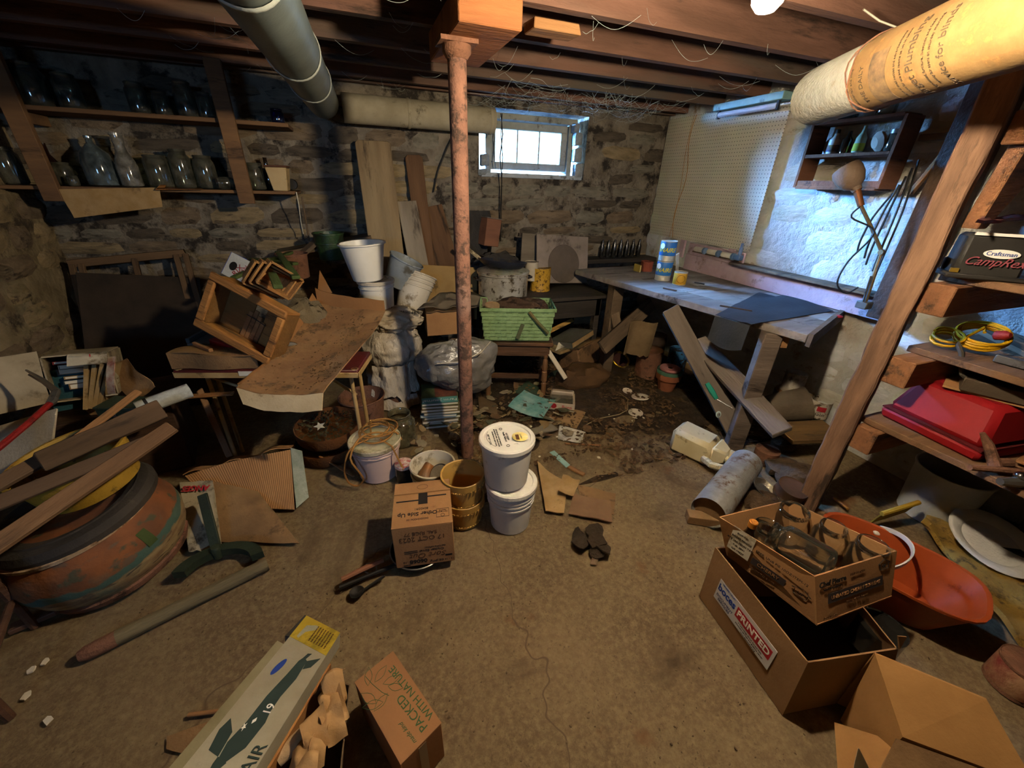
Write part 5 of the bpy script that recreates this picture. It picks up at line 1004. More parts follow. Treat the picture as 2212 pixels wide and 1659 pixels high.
# block of wood and dark lump behind the stock pot
M=T(pY(1053,530,3.45)) @ RZ(12) @ RY(8); t=thing('brick_block','reddish wooden block standing on a dark bundle by the wall','block', M); part('block', MB().box(-.07,.07,-.07,.09,0,.22), wood('red block','#7d5540','#654232'), t, None, .004); part('grey_top', MB().box(-.072,.072,-.072,.092,.221,.226), mat('grey cap','#77706a','#665f59'), t)
t=thing('dark_bundle','dark cloth bundle between the wood block and the stock pot','bundle', T(pY(1070,565,3.4)+V((0,0,-.13)))); part('cloth', blob((0,0,.06),(.24,.13,.14),28,16,.25,6,1.0), mat('dark cloth','#3b3733','#2b2826',bump=.4), t)
o=part('coat','' and None or MB().sheet(10,14,lambda u,v:(-.09+.2*u+.02*sin(v*6),.02*sin(u*9),.42-.42*v),.008), mat('dark cloth','#3b3733'), None, T(pY(1032,520,3.5)+V((0,0,-.18)))); tag(o,'dark rag hanging behind the post above the dark bundle','rag')
# row of bottles in the dark recess on the ledge
for k in range(7):
    q=pY(1298+13*k,575,3.58); bottle('%s dark dusty bottle in the row on the back ledge' % ('leftmost','second','third','middle','fifth','sixth','rightmost')[k], (q.x,3.6,.90), [(.02,.002),(.024,.01),(.024,.11),(.012,.14),(.01,.17),(.012,.172)], glassy('black bottle glass','#2a2a28','#3a3835',.5,.25), name='dark_bottle', group='row of dark bottles on the back ledge')
o=part('back_ledge', MB().box(1.98,2.93,3.5,3.7,.86,.9), m_bt, None, None, .003); tag(o,'dark wooden ledge along the back wall holding small bottles','ledge')
# cables on the back wall
o=part('wall_cable', MB().tube([pY(980,290,3.69),pY(965,320,3.68),pY(945,370,3.68),pY(936,415,3.69)],.007,7), m_black); tag(o,'thick black cable curving down the wall above the leaning boards','cable')
for k,lb in enumerate(('black cable hanging in front of the window down to the bench','second thin black wire beside the hanging window cable')):
    o=part('hanging_wire', MB().tube([pY(1082+3*k,245,3.5),pY(1086-4*k,290,3.5),pY(1080+6*k,340,3.52),pY(1084,390,3.6),pY(1080+3*k,470,3.66),pY(1082,520,3.66)],.0045-.001*k,6), m_black); tag(o,lb,'wire')
# papers, books and cartons right of the bench
t=thing('tipped_wood_box','dark wooden box with a raw yellow edge tipped against the bench','box', T(0,0,0)); a,b=pz(1175,722,.40),pz(1236,692,.40); M=fr(a,b-a,(0.2,-.6,.6)); L_=(b-a).length; part('edge_strip', MB().box(0,L_*1.0,-.018,.018,0,.012), wood('fresh yellow pine','#c49a52','#ad8340'), t, M); part('panel', MB().box(0,L_,-.018,.0,-.16,0), m_wood_dark, t, M)
book('thick warped ledger lying open under the tipped wooden box', T(pz(1235,735,.28)) @ RZ(28) @ RX(-10) @ RY(-6), .36,.26,.05, mat('grey ledger cloth','#5a564c','#46433a'), m_news)
book('stack of old letters under the warped ledger', T(pz(1215,748,.24)) @ RZ(22), .34,.24,.03, mat('letters','#8d7753','#75613f'), m_news)
M=T(pz(1262,788,.03)) @ RZ(24) @ RX(-14); t=thing('brown_carton','soft brown carton lying on dirt right of the bench','box', M); part('body', blob((0,0,.12),(.22,.16,.15),4,2,0,1,0) if False else MB().hex([(-.19,-.1,0),(.17,-.1,.03),(.17,.16,.03),(-.19,.16,0),(-.2,-.1,.2),(.15,-.11,.235),(.15,.16,.24),(-.2,.16,.2)]), mat('brown carton','#80603f','#6d5034',bump=.2,dirt='#4e3a25'), t, None, .012); part('top_flap', MB().sheet(6,4,lambda u,v:(-.2+.36*u,-.11+.27*v,.203+.04*u+.012*sin(u*5+v*3)),.005), m_card_d, t)
t=thing('rotten_carton','rotten brown carton sagging on the floor under the brown carton','box', T(pz(1262,835,.0))); part('body', blob((.02,.08,.05),(.26,.16,.12),30,14,.18,5,7.0,squash=-.05), mat('rotten card','#5d4226','#432f1b',bump=.5), t)
o=beam('white_strap', pz(1184,758,.33), pz(1222,818,.12), .04, .012, mat('off-white plastic strip','#cfc0a8','#b9aa90'), 'off-white plastic strip hanging off the bench corner', 'strip', up=(0,-.8,.6)); 
paper('paper_scrap','folded white paper scrap below the warped ledger',[pz(1198,760,.26),pz(1220,750,.27),pz(1214,735,.3),pz(1205,742,.3)],'paper',m_paper,n=4)
# ================================================================== WORKBENCH along the right wall
ZB=.87; Af=pz(1300,598,ZB); Bf=pz(1745,724,ZB); XW=2.93
Af=Af+(Af-Bf).normalized()*.35
wbn=thing('workbench','long weathered plank workbench along the right wall','workbench', T(0,0,0)); m_bench=wood('grey bench plank','#857a70','#6a6058',c3='#a8a39c',c3_amt=.38,c3_scale=3,dirt='#453a30',dirt_amt=.4)
A2,B2_=V((XW,Af.y+.05,ZB)),V((XW,Bf.y+.30,ZB))
for k in range(4):
    u0,u1=k/4+.002,(k+1)/4-.002; a,b,c,d=[Af.lerp(A2,u0),Bf.lerp(B2_,u0),Bf.lerp(B2_,u1),Af.lerp(A2,u1)]; dz=V((0,0,-.045)); o_=V((0,0,.002*((k*7)%3)))
    part('plank', MB().hex([q+dz+o_ for q in (b,c,d,a)]+[q+o_ for q in (b,c,d,a)]), m_bench, wbn, None, .003, False)
d_=(B2_-Bf).normalized(); part('end_cleat', MB().hex([Bf+V((0,-.03,-.06)),B2_+V((0,-.03,-.06)),B2_+V((0,-.004,-.06)),Bf+V((0,-.004,-.06)),Bf+V((0,-.03,.012)),B2_+V((0,-.03,.012)),B2_+V((0,-.004,.012)),Bf+V((0,-.004,.012))]), m_wood_old, wbn)
lb=pz(1582,968,0); part('leg', MB().box(-.05,.05,-.035,.035,0,ZB-.046), wood('bench leg wood','#6b5c50','#52463c'), wbn, T(lb.x,lb.y,0) @ RZ(-28), .005, False)
part('leg', MB().box(-.05,.05,-.05,.05,0,ZB-.046), m_wood_old, wbn, T(2.02,2.85,0), .005, False)
beam('brace', pz(1448,668,.80), pz(1600,950,.06), .12,.035, wood('brace wood','#75685c','#5b5046'), parent=wbn, up=(-.4,-.7,.3), jag=.01, seg=2)
beam('brace', pd(1505,735,2.80), pd(1690,935,2.30), .13,.03, wood('brace wood','#75685c'), parent=wbn, up=(-.3,-.8,.4), jag=.01, seg=2)
beam('brace', pd(1300,752,3.25), pd(1408,655,3.5), .12,.03, m_wood_old, parent=wbn, up=(-.2,-.9,.3)); beam('brace', pd(1322,650,3.45), pd(1335,720,3.4), .08,.03, m_wood_old, parent=wbn, up=(-.2,-.9,.2)); part('cleat_block', MB().box(-.06,.06,-.035,.035,-.13,-.048), m_wood_raw, wbn, T(lb.x+.04,lb.y-.0,ZB) @ RZ(-28))
# tar paper draped over the front edge
tp=[pz(1545,681,ZB+.004),pz(1622,702,ZB+.004),pz(1800,672,ZB+.004),pz(1640,632,ZB+.004)]
t=thing('tar_paper','black tar paper sheet draped over the front edge of the workbench','tar paper', T(tp[0])); m_tar=mat('tar paper','#2b2d31','#212327',rough=.75,bump=.15)
part('flat_sheet', MB().sheet(12,10,lambda u,v:(tp[0].lerp(tp[1],u)).lerp(tp[3].lerp(tp[2],u),v)-tp[0]+V((0,0,.002+.012*max(0,noisy((u*2,v*2,1),2))+.05*max(0,v-.7)*(u>.3)*1.5*sin(pi*u))),.002), m_tar, t)
part('hanging_flap', MB().sheet(10,8,lambda u,v: tp[0].lerp(tp[1],u)-tp[0]+V((-.012-.01*v,-.01+.004*sin(u*8),-.145*v-.03*v*sin(u*3))),.002), m_tar, t)
# bench clutter
def onb(px_,py_,z=0): return pz(px_,py_,ZB+.003+z)
m_bl=mat('blue printed tin','#2f6aa8','#235690',rough=.45,bump=.03,dirt='#2a3a4a',dirt_amt=.3); m_lt=mat('pale tin base','#bdb6a4','#a9a290',rough=.4,metal=.3)
p=onb(1430,604)
for k in range(2):
    t=can(['lower blue coffee-style tin with yellow lettering on the workbench','upper blue tin with yellow lettering stacked on another on the workbench'][k], T(p+V((0,0,.155*k))), .062,.152, m_lt, m_bl, (.28,.97), name='blue_tin')
    thc=atan2(CAM.y-p.y,CAM.x-p.x); wraptext('lettering','ENAIRE',.045,mat('yellow print','#c8b52c','#b5a226',bump=0),t,.0635,thc-.15,.085,1,1,bold=.001,shear=.25)
    part('white_oval', MB().lathe([(.001,.0),(.022,.0)],14,T(.0642*cos(thc-.75),.0642*sin(thc-.75),.115) @ RZ(math.degrees(thc-.75)+90) @ RX(90),cap0=False), m_ink_white, t)
beam('paint_paddle', onb(1462,598,.01), onb(1464,548,.24), .03,.006, m_paper, 'flat white paint paddle leaning on the blue tins', 'paddle', up=(-.3,-.9,.1))
t=can('small mustard can with a round emblem on the workbench', T(onb(1466,614)), .05,.1, m_lt, mat('amber label','#b98a22','#a57718',rough=.5), (.05,.9), name='mustard_can'); part('emblem', MB().tube([(.03*cos(k*.4),.03*sin(k*.4),0) for k in range(16)],.0012,4,closed=True,M=T(-.028,-.042,.05) @ RZ(-34) @ RX(90)), m_ink_brown, t)
can('rust red tin at the far end of the workbench', T(onb(1395,585)), .055,.085, mat('rust red tin','#8a4630','#6e3524')); book('thin yellow booklet standing beside the rust red tin', T(onb(1377,586)) @ RY(-90), .12,.09,.012, mat('yellow card','#b59a44','#a08636'))
for k,(a,b,lb_) in enumerate((((1432,622),(1462,628),'dark broken twig on the workbench'),((1500,610),(1522,614),'black screwdriver bit lying on the workbench'),((1555,660),(1625,672),'long thin dowel lying on the tar paper'))): beam('small_rod', onb(*a,.006), onb(*b,.006), .012,.01, [m_wood_dark,m_black,m_wood_dark][k], lb_, 'rod')
o=part('red_button', MB().lathe([(.018,0),(.02,.008),(.001,.014)],16), m_ink_red, None, T(onb(1812,685))); tag(o,'small red plastic button near the end of the workbench','button')
# backsplash with rollers
bs_=thing('backsplash_shelf','painted lilac backsplash board with a narrow ledge behind the workbench','backsplash', T(0,0,0)); m_lil=mat('faded pink paint','#b39aa0','#9c838a',bump=.15,dirt='#6b5548',dirt_amt=.35,dirt_scale=6)
yb0,yb1=pX(1478,575,2.9).y,pX(1905,690,2.9).y
part('board', MB().box(2.885,2.91,yb1,yb0,ZB+.004,ZB+.14), m_lil, bs_, None, .003); part('ledge', MB().box(2.83,2.945,yb1,yb0-.55,ZB+.14,ZB+.158), m_wood_old, bs_, None, .003); part('upper_board', MB().box(2.9,2.92,yb0-.62,yb0,ZB+.14,ZB+.235), m_lil, bs_, None, .003)
rt=thing('roller_rack','row of white plastic rollers with blue caps on the backsplash','rack', T(2.87,yb0-.1,ZB+.2)); m_rl=mat('ivory roller','#c9c1b0','#b9b1a0',rough=.4); m_rb=mat('blue cap','#5d7490','#4d6480',rough=.4)
part('rail', MB().box(-.01,.01,-.52,.0,-.03,-.02), m_wood_old, rt)
for k in range(3): part('roller', MB().lathe([(.02,0),(.021,.01),(.021,.09),(.02,.1)],14,T(0,-.02-.155*k,0) @ RX(90),cap1=True), m_rl, rt); part('cap', MB().lathe([(.015,-.006),(.028,0),(.028,.02),(.015,.026)],14,T(-.01,-.135-.155*k,0) @ RX(90),cap1=True), m_rb, rt)
part('spigot', MB().lathe([(.014,0),(.014,.05),(.01,.06),(.01,.09)],12,T(.0,-.5,.02),cap1=True), m_rb, rt)
part('spigot_body', MB().box(-.03,.02,-.53,-.44,-.02,.02), m_rb, rt, None, .006)
# pegboard
XP=2.90; py1=pX(1424,380,XP).y; py0=pX(1664,380,XP).y; zp0,zp1=pX(1515,525,XP).z,pX(1560,238,XP).z
def pegmat():
    m,nt,N,L=_nt('pegboard'); out=_n(N,'ShaderNodeOutputMaterial'); b=_n(N,'ShaderNodeBsdfPrincipled'); L.new(b.outputs[0],out.inputs[0]); tc=_n(N,'ShaderNodeTexCoord')
    sn=_n(N,'ShaderNodeVectorMath',operation='MULTIPLY'); sn.inputs[1].default_value=(1,1/.0254,1/.0254); L.new(tc.outputs['Object'],sn.inputs[0]); fr_=_n(N,'ShaderNodeVectorMath',operation='FRACTION'); L.new(sn.outputs[0],fr_.inputs[0])
    sb=_n(N,'ShaderNodeVectorMath',operation='SUBTRACT'); sb.inputs[1].default_value=(0,.5,.5); L.new(fr_.outputs[0],sb.inputs[0]); ml=_n(N,'ShaderNodeVectorMath',operation='MULTIPLY'); ml.inputs[1].default_value=(0,1,1); L.new(sb.outputs[0],ml.inputs[0]); ln=_n(N,'ShaderNodeVectorMath',operation='LENGTH'); L.new(ml.outputs[0],ln.inputs[0])
    lt=_n(N,'ShaderNodeMath',operation='LESS_THAN'); lt.inputs[1].default_value=.13; L.new(ln.outputs['Value'],lt.inputs[0]); nz=_n(N,'ShaderNodeTexNoise'); nz.inputs['Scale'].default_value=3; L.new(tc.outputs['Object'],nz.inputs['Vector'])
    m1=_n(N,'ShaderNodeMixRGB'); L.new(nz.outputs['Fac'],m1.inputs[0]); m1.inputs[1].default_value=lin('#b9b29c'); m1.inputs[2].default_value=lin('#a39c86'); m2=_n(N,'ShaderNodeMixRGB'); L.new(lt.outputs[0],m2.inputs[0]); L.new(m1.outputs[0],m2.inputs[1]); m2.inputs[2].default_value=lin('#2e2922'); L.new(m2.outputs[0],b.inputs['Base Color']); b.inputs['Roughness'].default_value=.6; return m
pg=thing('pegboard','large cream pegboard hung on the right wall above the workbench','pegboard', T(XP,(py0+py1)/2,zp0)); part('perforated_panel', MB().box(0,.006,-(py1-py0)/2,(py1-py0)/2,0,zp1-zp0), pegmat(), pg)
for yy in ((py0-py1)/2+.17,(py1-py0)/2-.5): part('batten', MB().box(.007,.03,yy-.03,yy+.03,-.16,zp1-zp0), m_lil, pg)
part('hung_string', MB().tube([(-.006,(py1-py0)/2-.36+.03*sin(k*.7),(zp1-zp0)*(1-k/14)) for k in range(15)],.003,5), m_rope, pg); part('hung_string', MB().tube([(-.005,(py1-py0)/2-.33+.015*sin(k*.5),(zp1-zp0)*(1-k/14)) for k in range(15)],.002,5), m_rope, pg)
# fluorescent fixture
fa,fb=pX(1548,238,2.80),pX(1697,222,2.80); t=thing('fluorescent_fixture','unlit fluorescent strip fixture with a turquoise housing above the pegboard','light fixture', T(2.80,(fa.y+fb.y)/2,fa.z)); L_=abs(fa.y-fb.y); m_tq=mat('turquoise enamel','#8fb0a8','#76988f',rough=.4,dirt='#5e6b64',dirt_amt=.35)
part('housing', MB().box(-.04,.06,-L_/2,L_/2,-.012,.035), m_tq, t, None, .004); part('tube', MB().lathe([(.018,-L_/2+.05),(.019,-L_/2+.06),(.019,L_/2-.06),(.018,L_/2-.05)],16,T(-.01,0,-.04) @ RX(90),cap1=True), mat('white tube','#b7b5b8','#a6a4a8',rough=.3), t)
for s in (-1,1): part('tube_holder', MB().box(-.02,.0,s*(L_/2-.045)-.008,s*(L_/2-.045)+.008,-.065,-.012), m_black, t)
# wall cabinet
XC=2.78; ca,cb=pX(1752,300,XC),pX(1915,300,XC); z1_=pX(1757,268,XC).z; zm=pX(1745,338,XC).z; z0_=pX(1730,405,XC).z; y1_,y0_=pX(1738,340,XC).y,pX(1915,345,XC).y
t=thing('wall_cabinet','open reddish wooden wall cabinet with two shelves right of the pegboard','cabinet', T(0,0,0)); m_cab=wood('cabinet wood','#7d5238','#613e29')
part('side_board', MB().box(XC,XW,y1_,y1_+.018,z0_,z1_), m_cab, t, None, .002); part('side_board', MB().box(XC,XW,y0_-.018,y0_,z0_,z1_), m_cab, t, None, .002)
for zz in (z0_,zm,z1_): part('shelf_board', MB().box(XC,XW,y0_,y1_,zz-.009,zz+.009), m_cab, t, None, .002)
part('lip', MB().box(XC+.004,XC+.012,y0_,y1_,z0_+.009,z0_+.04), m_cab, t)
def oncab(px_,z,x=2.86): q=pX(px_,330,x); return V((x,q.y,z+.0095))
t=bottle('white spray bottle with a blue-yellow label on the upper cabinet shelf', oncab(1795,zm), [(.025,.001),(.03,.006),(.03,.08),(.014,.1),(.012,.125)], m_white_pl, (.013,.11,.135,m_black), name='spray_bottle'); part('label', MB().lathe([(.0305,.015),(.0308,.016),(.0308,.05),(.0305,.051)],18,cap0=False), mat('blue label','#31457c','#b8962e',scale=25,bump=0), t)
bottle('dark brown bottle between the labelled bottles on the cabinet shelf', oncab(1822,zm), [(.022,.001),(.026,.006),(.026,.075),(.012,.095),(.01,.12)], m_bottle_brown, name='brown_bottle')
t=bottle('pale green squeeze bottle with a yellow label on the upper cabinet shelf', oncab(1850,zm), [(.024,.001),(.028,.006),(.026,.08),(.012,.105),(.008,.14)], mat('pale green plastic','#a8b596','#95a383',rough=.4), name='squeeze_bottle'); part('label', MB().lathe([(.0288,.012),(.0292,.013),(.0286,.05),(.0282,.051)],18,cap0=False), mat('yellow label','#c9b23a','#9fae3c',scale=25,bump=0), t)
for k in range(2):
    t=thing('tin_bowl',['front cream enamel bowl standing on edge on the cabinet shelf','rear cream enamel bowl nested behind the front one on the cabinet shelf'][k],'bowl', T(oncab(1885,zm,2.84)+V((0,0,.05))) @ RZ(60) @ RX(72) @ T(0,0,-.012*k)); part('bowl', MB().lathe([(.001,0),(.03,0),(.052,.018),(.05,.018),(.028,.003),(.001,.003)],22,cap0=False), mat('cream enamel bowl','#b5a894','#a19480',rough=.5), t); part('rim', MB().lathe([(.05,.017),(.053,.019),(.05,.021)],22,cap0=False), mat('cream enamel bowl','#b5a894'), t)
jar('glass jar with a bright metal lid at the right of the upper cabinet shelf', oncab(1922,zm), .035,.105, m_jar, neck=.85, lid=m_steel); jar('blue-tinted jar on top of the wall cabinet', oncab(1805,z1_), .05,.11, glassy('aqua glass','#a9c4c8','#7f9094',.3), neck=.8); jar('clear jar on top of the wall cabinet under the duct', oncab(1880,z1_), .045,.1, m_jar, neck=.8)
can('small white cap lying in the lower cabinet shelf', T(oncab(1815,z0_,2.82)), .016,.02, m_white_pl, name='cap'); book('orange matchbox lying in the lower cabinet shelf', T(oncab(1880,z0_,2.84)), .03,.05,.02, mat('orange card','#b3722c','#9c6024'), name='matchbox', cat='matchbox')
# desk lamp clamped at the bench end
hd_=pX(1838,385,2.62); el=pX(1905,545,2.74); ft=pX(1868,655,2.74)
t=thing('desk_lamp','old jointed desk lamp with a bell-shaped brown shade at the end of the workbench','lamp', T(ft)); m_lp=mat('dusty brown enamel','#77604e','#62503f',rough=.6,dirt='#4b3d31',dirt_amt=.3); m_arm=mat('brass arm','#7d6a4c','#65553b',metal=.5,rough=.5)
H_=hd_-ft; E_=el-ft; ax=(H_-(pX(1862,430,2.64)-ft)).normalized()
part('shade', MB().lathe([(.022,-.03),(.026,-.01),(.05,.01),(.066,.05),(.07,.09),(.064,.115),(.061,.115),(.066,.09),(.06,.05),(.045,.014),(.02,-.004)],28,frz(H_-ax*.05,ax),cap0=False), m_lp, t); sk=pX(1860,445,2.65)-ft; part('socket', MB().tube([H_-ax*.07,sk],[.018,.016],12), mat('copper socket','#84512f','#6a4026',metal=.5,rough=.5), t)
part('upper_arm', MB().tube([sk,sk.lerp(E_,.5)+V((0,0,.004)),E_],.009,8), m_arm, t); part('joint', MB().lathe([(.014,-.014),(.016,0),(.014,.014)],12,T(E_) @ RY(90),cap1=True), m_arm, t); part('lower_arm', MB().tube([E_,V((0,0,-.0))],.011,8), m_arm, t); part('chrome_rod', MB().tube([E_*.55+V((-.018,.0,0)),V((-.018,0,.01))],.008,8), mat('chrome','#c4c8cc','#aab0b6',metal=1,rough=.15,bump=0), t); part('clamp', MB().box(-.03,.03,-.03,.03,-.03,.012), m_steel, t, None, .004)
part('power_cord', MB().tube(smooth([sk,sk+V((-.01,.02,-.06)),E_+V((-.05,.05,.1)),E_+V((-.12,.08,-.06)),E_+V((-.14,.08,-.18)),E_+V((-.06,.06,-.24)),E_+V((-.02,.03,-.2))],5),.005,6), m_black, t)
# tall dark post at the wall, hanging straps and tools
p,q=pX(2055,255,2.86),pX(1895,672,2.86); o=part('wall_post', MB().box(-.05,.05,-.09,.09,.90,2.15), m_wood_dark, None, T(2.86,1.33,0), .004, False); tag(o,'dark wooden wall post behind the right shelves','post')
for k in range(5):
    a,b=pX(1985-14*k,345+18*k,2.78),pX(1888-9*k+6*(k%2),600-14*k,2.74); o=part('hanging_strap', MB().tube(smooth([a,a.lerp(b,.4)+V((-.01,.01*(k-2),0)),a.lerp(b,.8)+V((-.012,.006*(k-2),0)),b],4),.0055,6), m_black); tag(o,['longest black strap hanging on the wall post','second black strap hanging on the wall post','middle black strap hanging beside the lamp arm','fourth black strap hanging beside the lamp arm','shortest black strap hanging nearest the lamp shade'][k],'strap')
beam('wall_slat', pX(1990,298,2.9), pX(2100,290,2.9), .05,.03, m_wood_old, 'short pale wood strip nailed high on the right wall', 'strip'); beam('hook_stick', pX(1965,420,2.85), pX(2035,335,2.85), .03,.02, m_wood_raw, 'slanting orange wood stick against the right wall', 'stick')
# ================================================================== UNDER THE BENCH
def fl_(px_,py_,z=0): return pz(px_,py_,z)
m_tc=mat('terracotta','#94583a','#7c472e',rough=.9,bump=.2)
p=fl_(1437,842); t=thing('terracotta_pot','terracotta flower pot holding a green pot under the workbench','flower pot', T(p)); part('outer_pot', MB().lathe([(.06,0),(.085,.11),(.1,.115),(.105,.165),(.098,.165),(.08,.11)],24), m_tc, t); t=thing('green_pot','green glazed pot nested in the terracotta flower pot','flower pot', T(p)); part('wall', MB().lathe([(.06,.12),(.095,.16),(.101,.165),(.104,.195),(.095,.197),(.085,.16)],24,cap0=False), mat('green glaze','#4d6e58','#3d5a48',rough=.5), t); t=thing('pink_dish','broken pink plaster dish lying in the green pot','dish', T(p)); part('dish', MB().lathe([(.07,.18),(.085,.2),(.08,.215),(.02,.21)],20,cap0=False), mat('pink plaster','#a8706a','#8d5a55'), t)
m_flk=mat('flaking blue paint','#3f78a8','#2f5f88',rough=.7,dirt='#2a2622',dirt_amt=.5,dirt_scale=16,dsharp=.03)
CANS=[(1456,802,.085,.23,m_flk,'tall can with flaking blue paint under the workbench'),(1395,810,.11,.26,m_rust,'rusty drum-like can behind the terracotta pot'),(1410,770,.1,.24,mat('brown can','#4a3a2e','#382b22'),'dark brown can at the back under the workbench'),(1345,760,.12,.22,mat('olive bin','#4d4738','#3a3529'),'olive metal bin under the far end of the workbench'),(1522,800,.085,.22,m_steel,'steel can with a hole behind the diagonal brace'),(1545,775,.085,.2,mat('soot can','#3a2f29','#2a221d'),'dark can behind the yellow paint can'),(1683,905,.10,.24,mat('brown stain can','#5b4a36','#453727',rough=.6),'tall brown can under the rusty lid by the bench leg')]
for x_,y_,r_,h_,mt,lb in CANS: can(lb, T(fl_(x_,y_)), r_,h_, mt, name='paint_can')
t=can('paint can with yellow and red label behind the bench leg', T(fl_(1592,818)), .09,.24, mat('dark red lid tin','#6e2a26','#571f1c'), mat('yellow red label','#c99a2a','#b04a2a',scale=3,bump=.02), (.12,.85), name='paint_can'); wraptext('lettering','We',.08,m_ink_red,t,.0905,radians(-128),.12)
can('white paint can caked with grey residue on the brown can', T(fl_(1683,905)+V((0,0,.25))), .07,.15, mat('caked white','#b3a896','#6d6152',scale=6,dirt='#4a4036',dirt_amt=.4), name='paint_can'); t=thing('rusty_disc','wide rusty paint lid lying on the tall brown can','lid', T(fl_(1683,905)+V((.01,-.02,.243)))); part('disc', MB().lathe([(.001,0),(.115,0),(.12,.005),(.115,.009),(.001,.004)],28,cap0=False), mat('paint-crusted lid','#7d5a34','#b5a488',scale=9,dirt='#3f2f20'), t)
t=can('open white paint can with a red square label by the right post', T(fl_(1800,935)+V((-.16,.07,.14))), .065,.125, mat('rust-spotted white can','#b8ab98','#a39680',dirt='#4d3d2c',dirt_amt=.5,dirt_scale=22), open_top=True, name='paint_can'); part('red_label', MB().sheet(5,2,lambda u,v:(.0665*cos(radians(-160+45*u)),.0665*sin(radians(-160+45*u)),.06+.035*v),.001), m_ink_red, t); wraptext('lettering','Satin',.032,m_black_ink,t,.066,radians(-140),.035,shear=.4)
part_o=thing('tipped_bin','dusty plastic bin tipped over behind the white paint can','bin', T(fl_(1790,905)+V((-.46,.06,.16))) @ RZ(-30) @ RY(70)); part('body', MB().lathe([(.09,-.12),(.1,-.11),(.125,.12),(.128,.125),(.12,.12),(.095,-.1)],28), mat('dusty bin','#6e604c','#57493a'), part_o)
beam('low_shelf_board', pz(1690,935,.16), pz(1800,930,.16), .22,.03, wood('low shelf wood','#7a5c35','#5e4527'), 'short brown board shelf holding the white paint can', 'board', jag=.02)
t=thing('gold_lid_ring','shiny gold jar ring lying on the dirt under the workbench','ring', T(fl_(1337,790)+V((0,0,.06))) @ RX(38)); part('ring', MB().lathe([(.075,0),(.09,.004),(.092,.02),(.085,.024),(.076,.01)],28,cap0=False), mat('gold lacquer','#b8952e','#8a6c1e',metal=.9,rough=.3,dirt='#3d2f18',dirt_amt=.45,dirt_scale=26), t); part('disc', MB().lathe([(.001,.003),(.078,.003)],24,cap0=False), mat('dark maroon disc','#3d1f18','#2e1712'), t)
o=part('burlap_rag', MB().sheet(10,12,lambda u,v:(-.11+.22*u-.02*v*sin(u*3),.03*sin(u*6)+.05*v,.0-.32*v+.04*noisy((u*4,v,1),2)*(v>.8)),.006), mat('burlap','#80694a','#6b5639',bump=.4,bs=160), None, T(pd(1392,695,3.25)) @ RZ(-20)); tag(o,'tan burlap rag hanging under the workbench','rag')
for k,(x_,y_,r_) in enumerate(((1383,858,.07),(1373,892,.055),(1355,845,.04))):
    o=part('round_lid', MB().lathe([(.001,.004),(r_*.8,.004),(r_,.008),(r_,0)],20,cap0=False), m_paper if k else m_white_pl2, None, T(fl_(x_,y_,.012)) @ RX(8*k-8)); tag(o,['pale plastic lid farthest back on the dirt floor','round white disc lying at the edge of the dirt','small pale disc beside the thin cord'][k],'lid')
t=thing('screwdriver','screwdriver with green handle wedged in the bench brace','screwdriver', T(0,0,0)); a,b,c=pd(1527,828,2.33),pd(1548,862,2.3),pd(1582,882,2.26); part('handle', MB().tube([a,a.lerp(b,.5),b],[.014,.017,.012],8), mat('green plastic handle','#1f7a66','#196656',rough=.4), t); part('shaft', MB().tube([b,c],.005,6), m_steel, t)
t=thing('coiled_washer','pale spiral washer hanging on the bench brace','washer', T(pd(1551,895,2.22)) @ RX(70)); part('disc', MB().lathe([(.004,0),(.018,0),(.019,.004),(.004,.006)],18), mat('pale blue plastic','#a9b9b5','#96a6a2'), t); part('spiral', MB().tube([(.002*k*cos(k*.9)*.35,.002*k*sin(k*.9)*.35,.006) for k in range(2,20)],.0015,5), m_steel, t)
# white plastic jug
jp=fl_(1512,985); M=T(jp.x-.01,jp.y+.02,0) @ RZ(-66) @ Matrix.Scale(1.2,4); t=thing('plastic_jug','dirty white plastic jug lying on its side on the floor','jug', M); m_jug=mat('yellowed jug plastic','#cbbd98','#b9a982',rough=.5,bump=.06,dirt='#6b5b3c',dirt_amt=.3,dirt_scale=14,spec=.4)
part('body', MB().hex([(-.13,-.085,.0),(.09,-.085,.0),(.09,.085,.0),(-.13,.085,.0),(-.13,-.08,.14),(.08,-.075,.13),(.08,.075,.13),(-.13,.08,.14)]), m_jug, t, None, .022); part('shoulder', MB().hex([(.08,-.075,.012),(.15,-.035,.04),(.15,.035,.04),(.08,.075,.012),(.08,-.072,.125),(.15,-.03,.1),(.15,.03,.1),(.08,.072,.125)]), m_jug, t, None, .01)
part('handle', MB().tube([(.06,-.08,.05),(.11,-.115,.055),(.17,-.1,.06),(.175,-.04,.065),(.14,-.01,.07)],[.02,.018,.018,.018,.02],10), m_jug, t); part('neck', MB().lathe([(.03,0),(.028,.03),(.032,.03),(.032,.045),(.026,.045)],16,T(.145,.02,.07) @ RY(90)), m_jug, t)
# galvanised pipe
a,b=pz(1530,1108,.085),pz(1612,1000,.085); t=thing('stove_pipe','length of rusty galvanised stove pipe lying on the floor','pipe', frz(a,b-a)); L_=(b-a).length; part('tube', MB().lathe([(.085,0),(.087,.004),(.087,L_),(.083,L_),(.083,.004)],32,cap0=False), mat('rust-mottled zinc','#a3a19b','#86837c',scale=9,metal=.35,rough=.5,bump=.2,dirt='#6e4f36',dirt_amt=.42,dirt_scale=11), t); part('inner_end', MB().lathe([(.001,.03),(.083,.03)],24,cap0=False), m_card_d, t); part('seam', MB().box(.086,.09,-.006,.006,0,L_,RZ(60)), m_steel, t)
o=part('cardboard_strip', MB().box(-.09,.1,-.03,.03,0,.05), m_card_d, None, T(pz(1520,1128,0)) @ RZ(-30), .003); tag(o,'torn cardboard strip under the end of the stove pipe','cardboard')
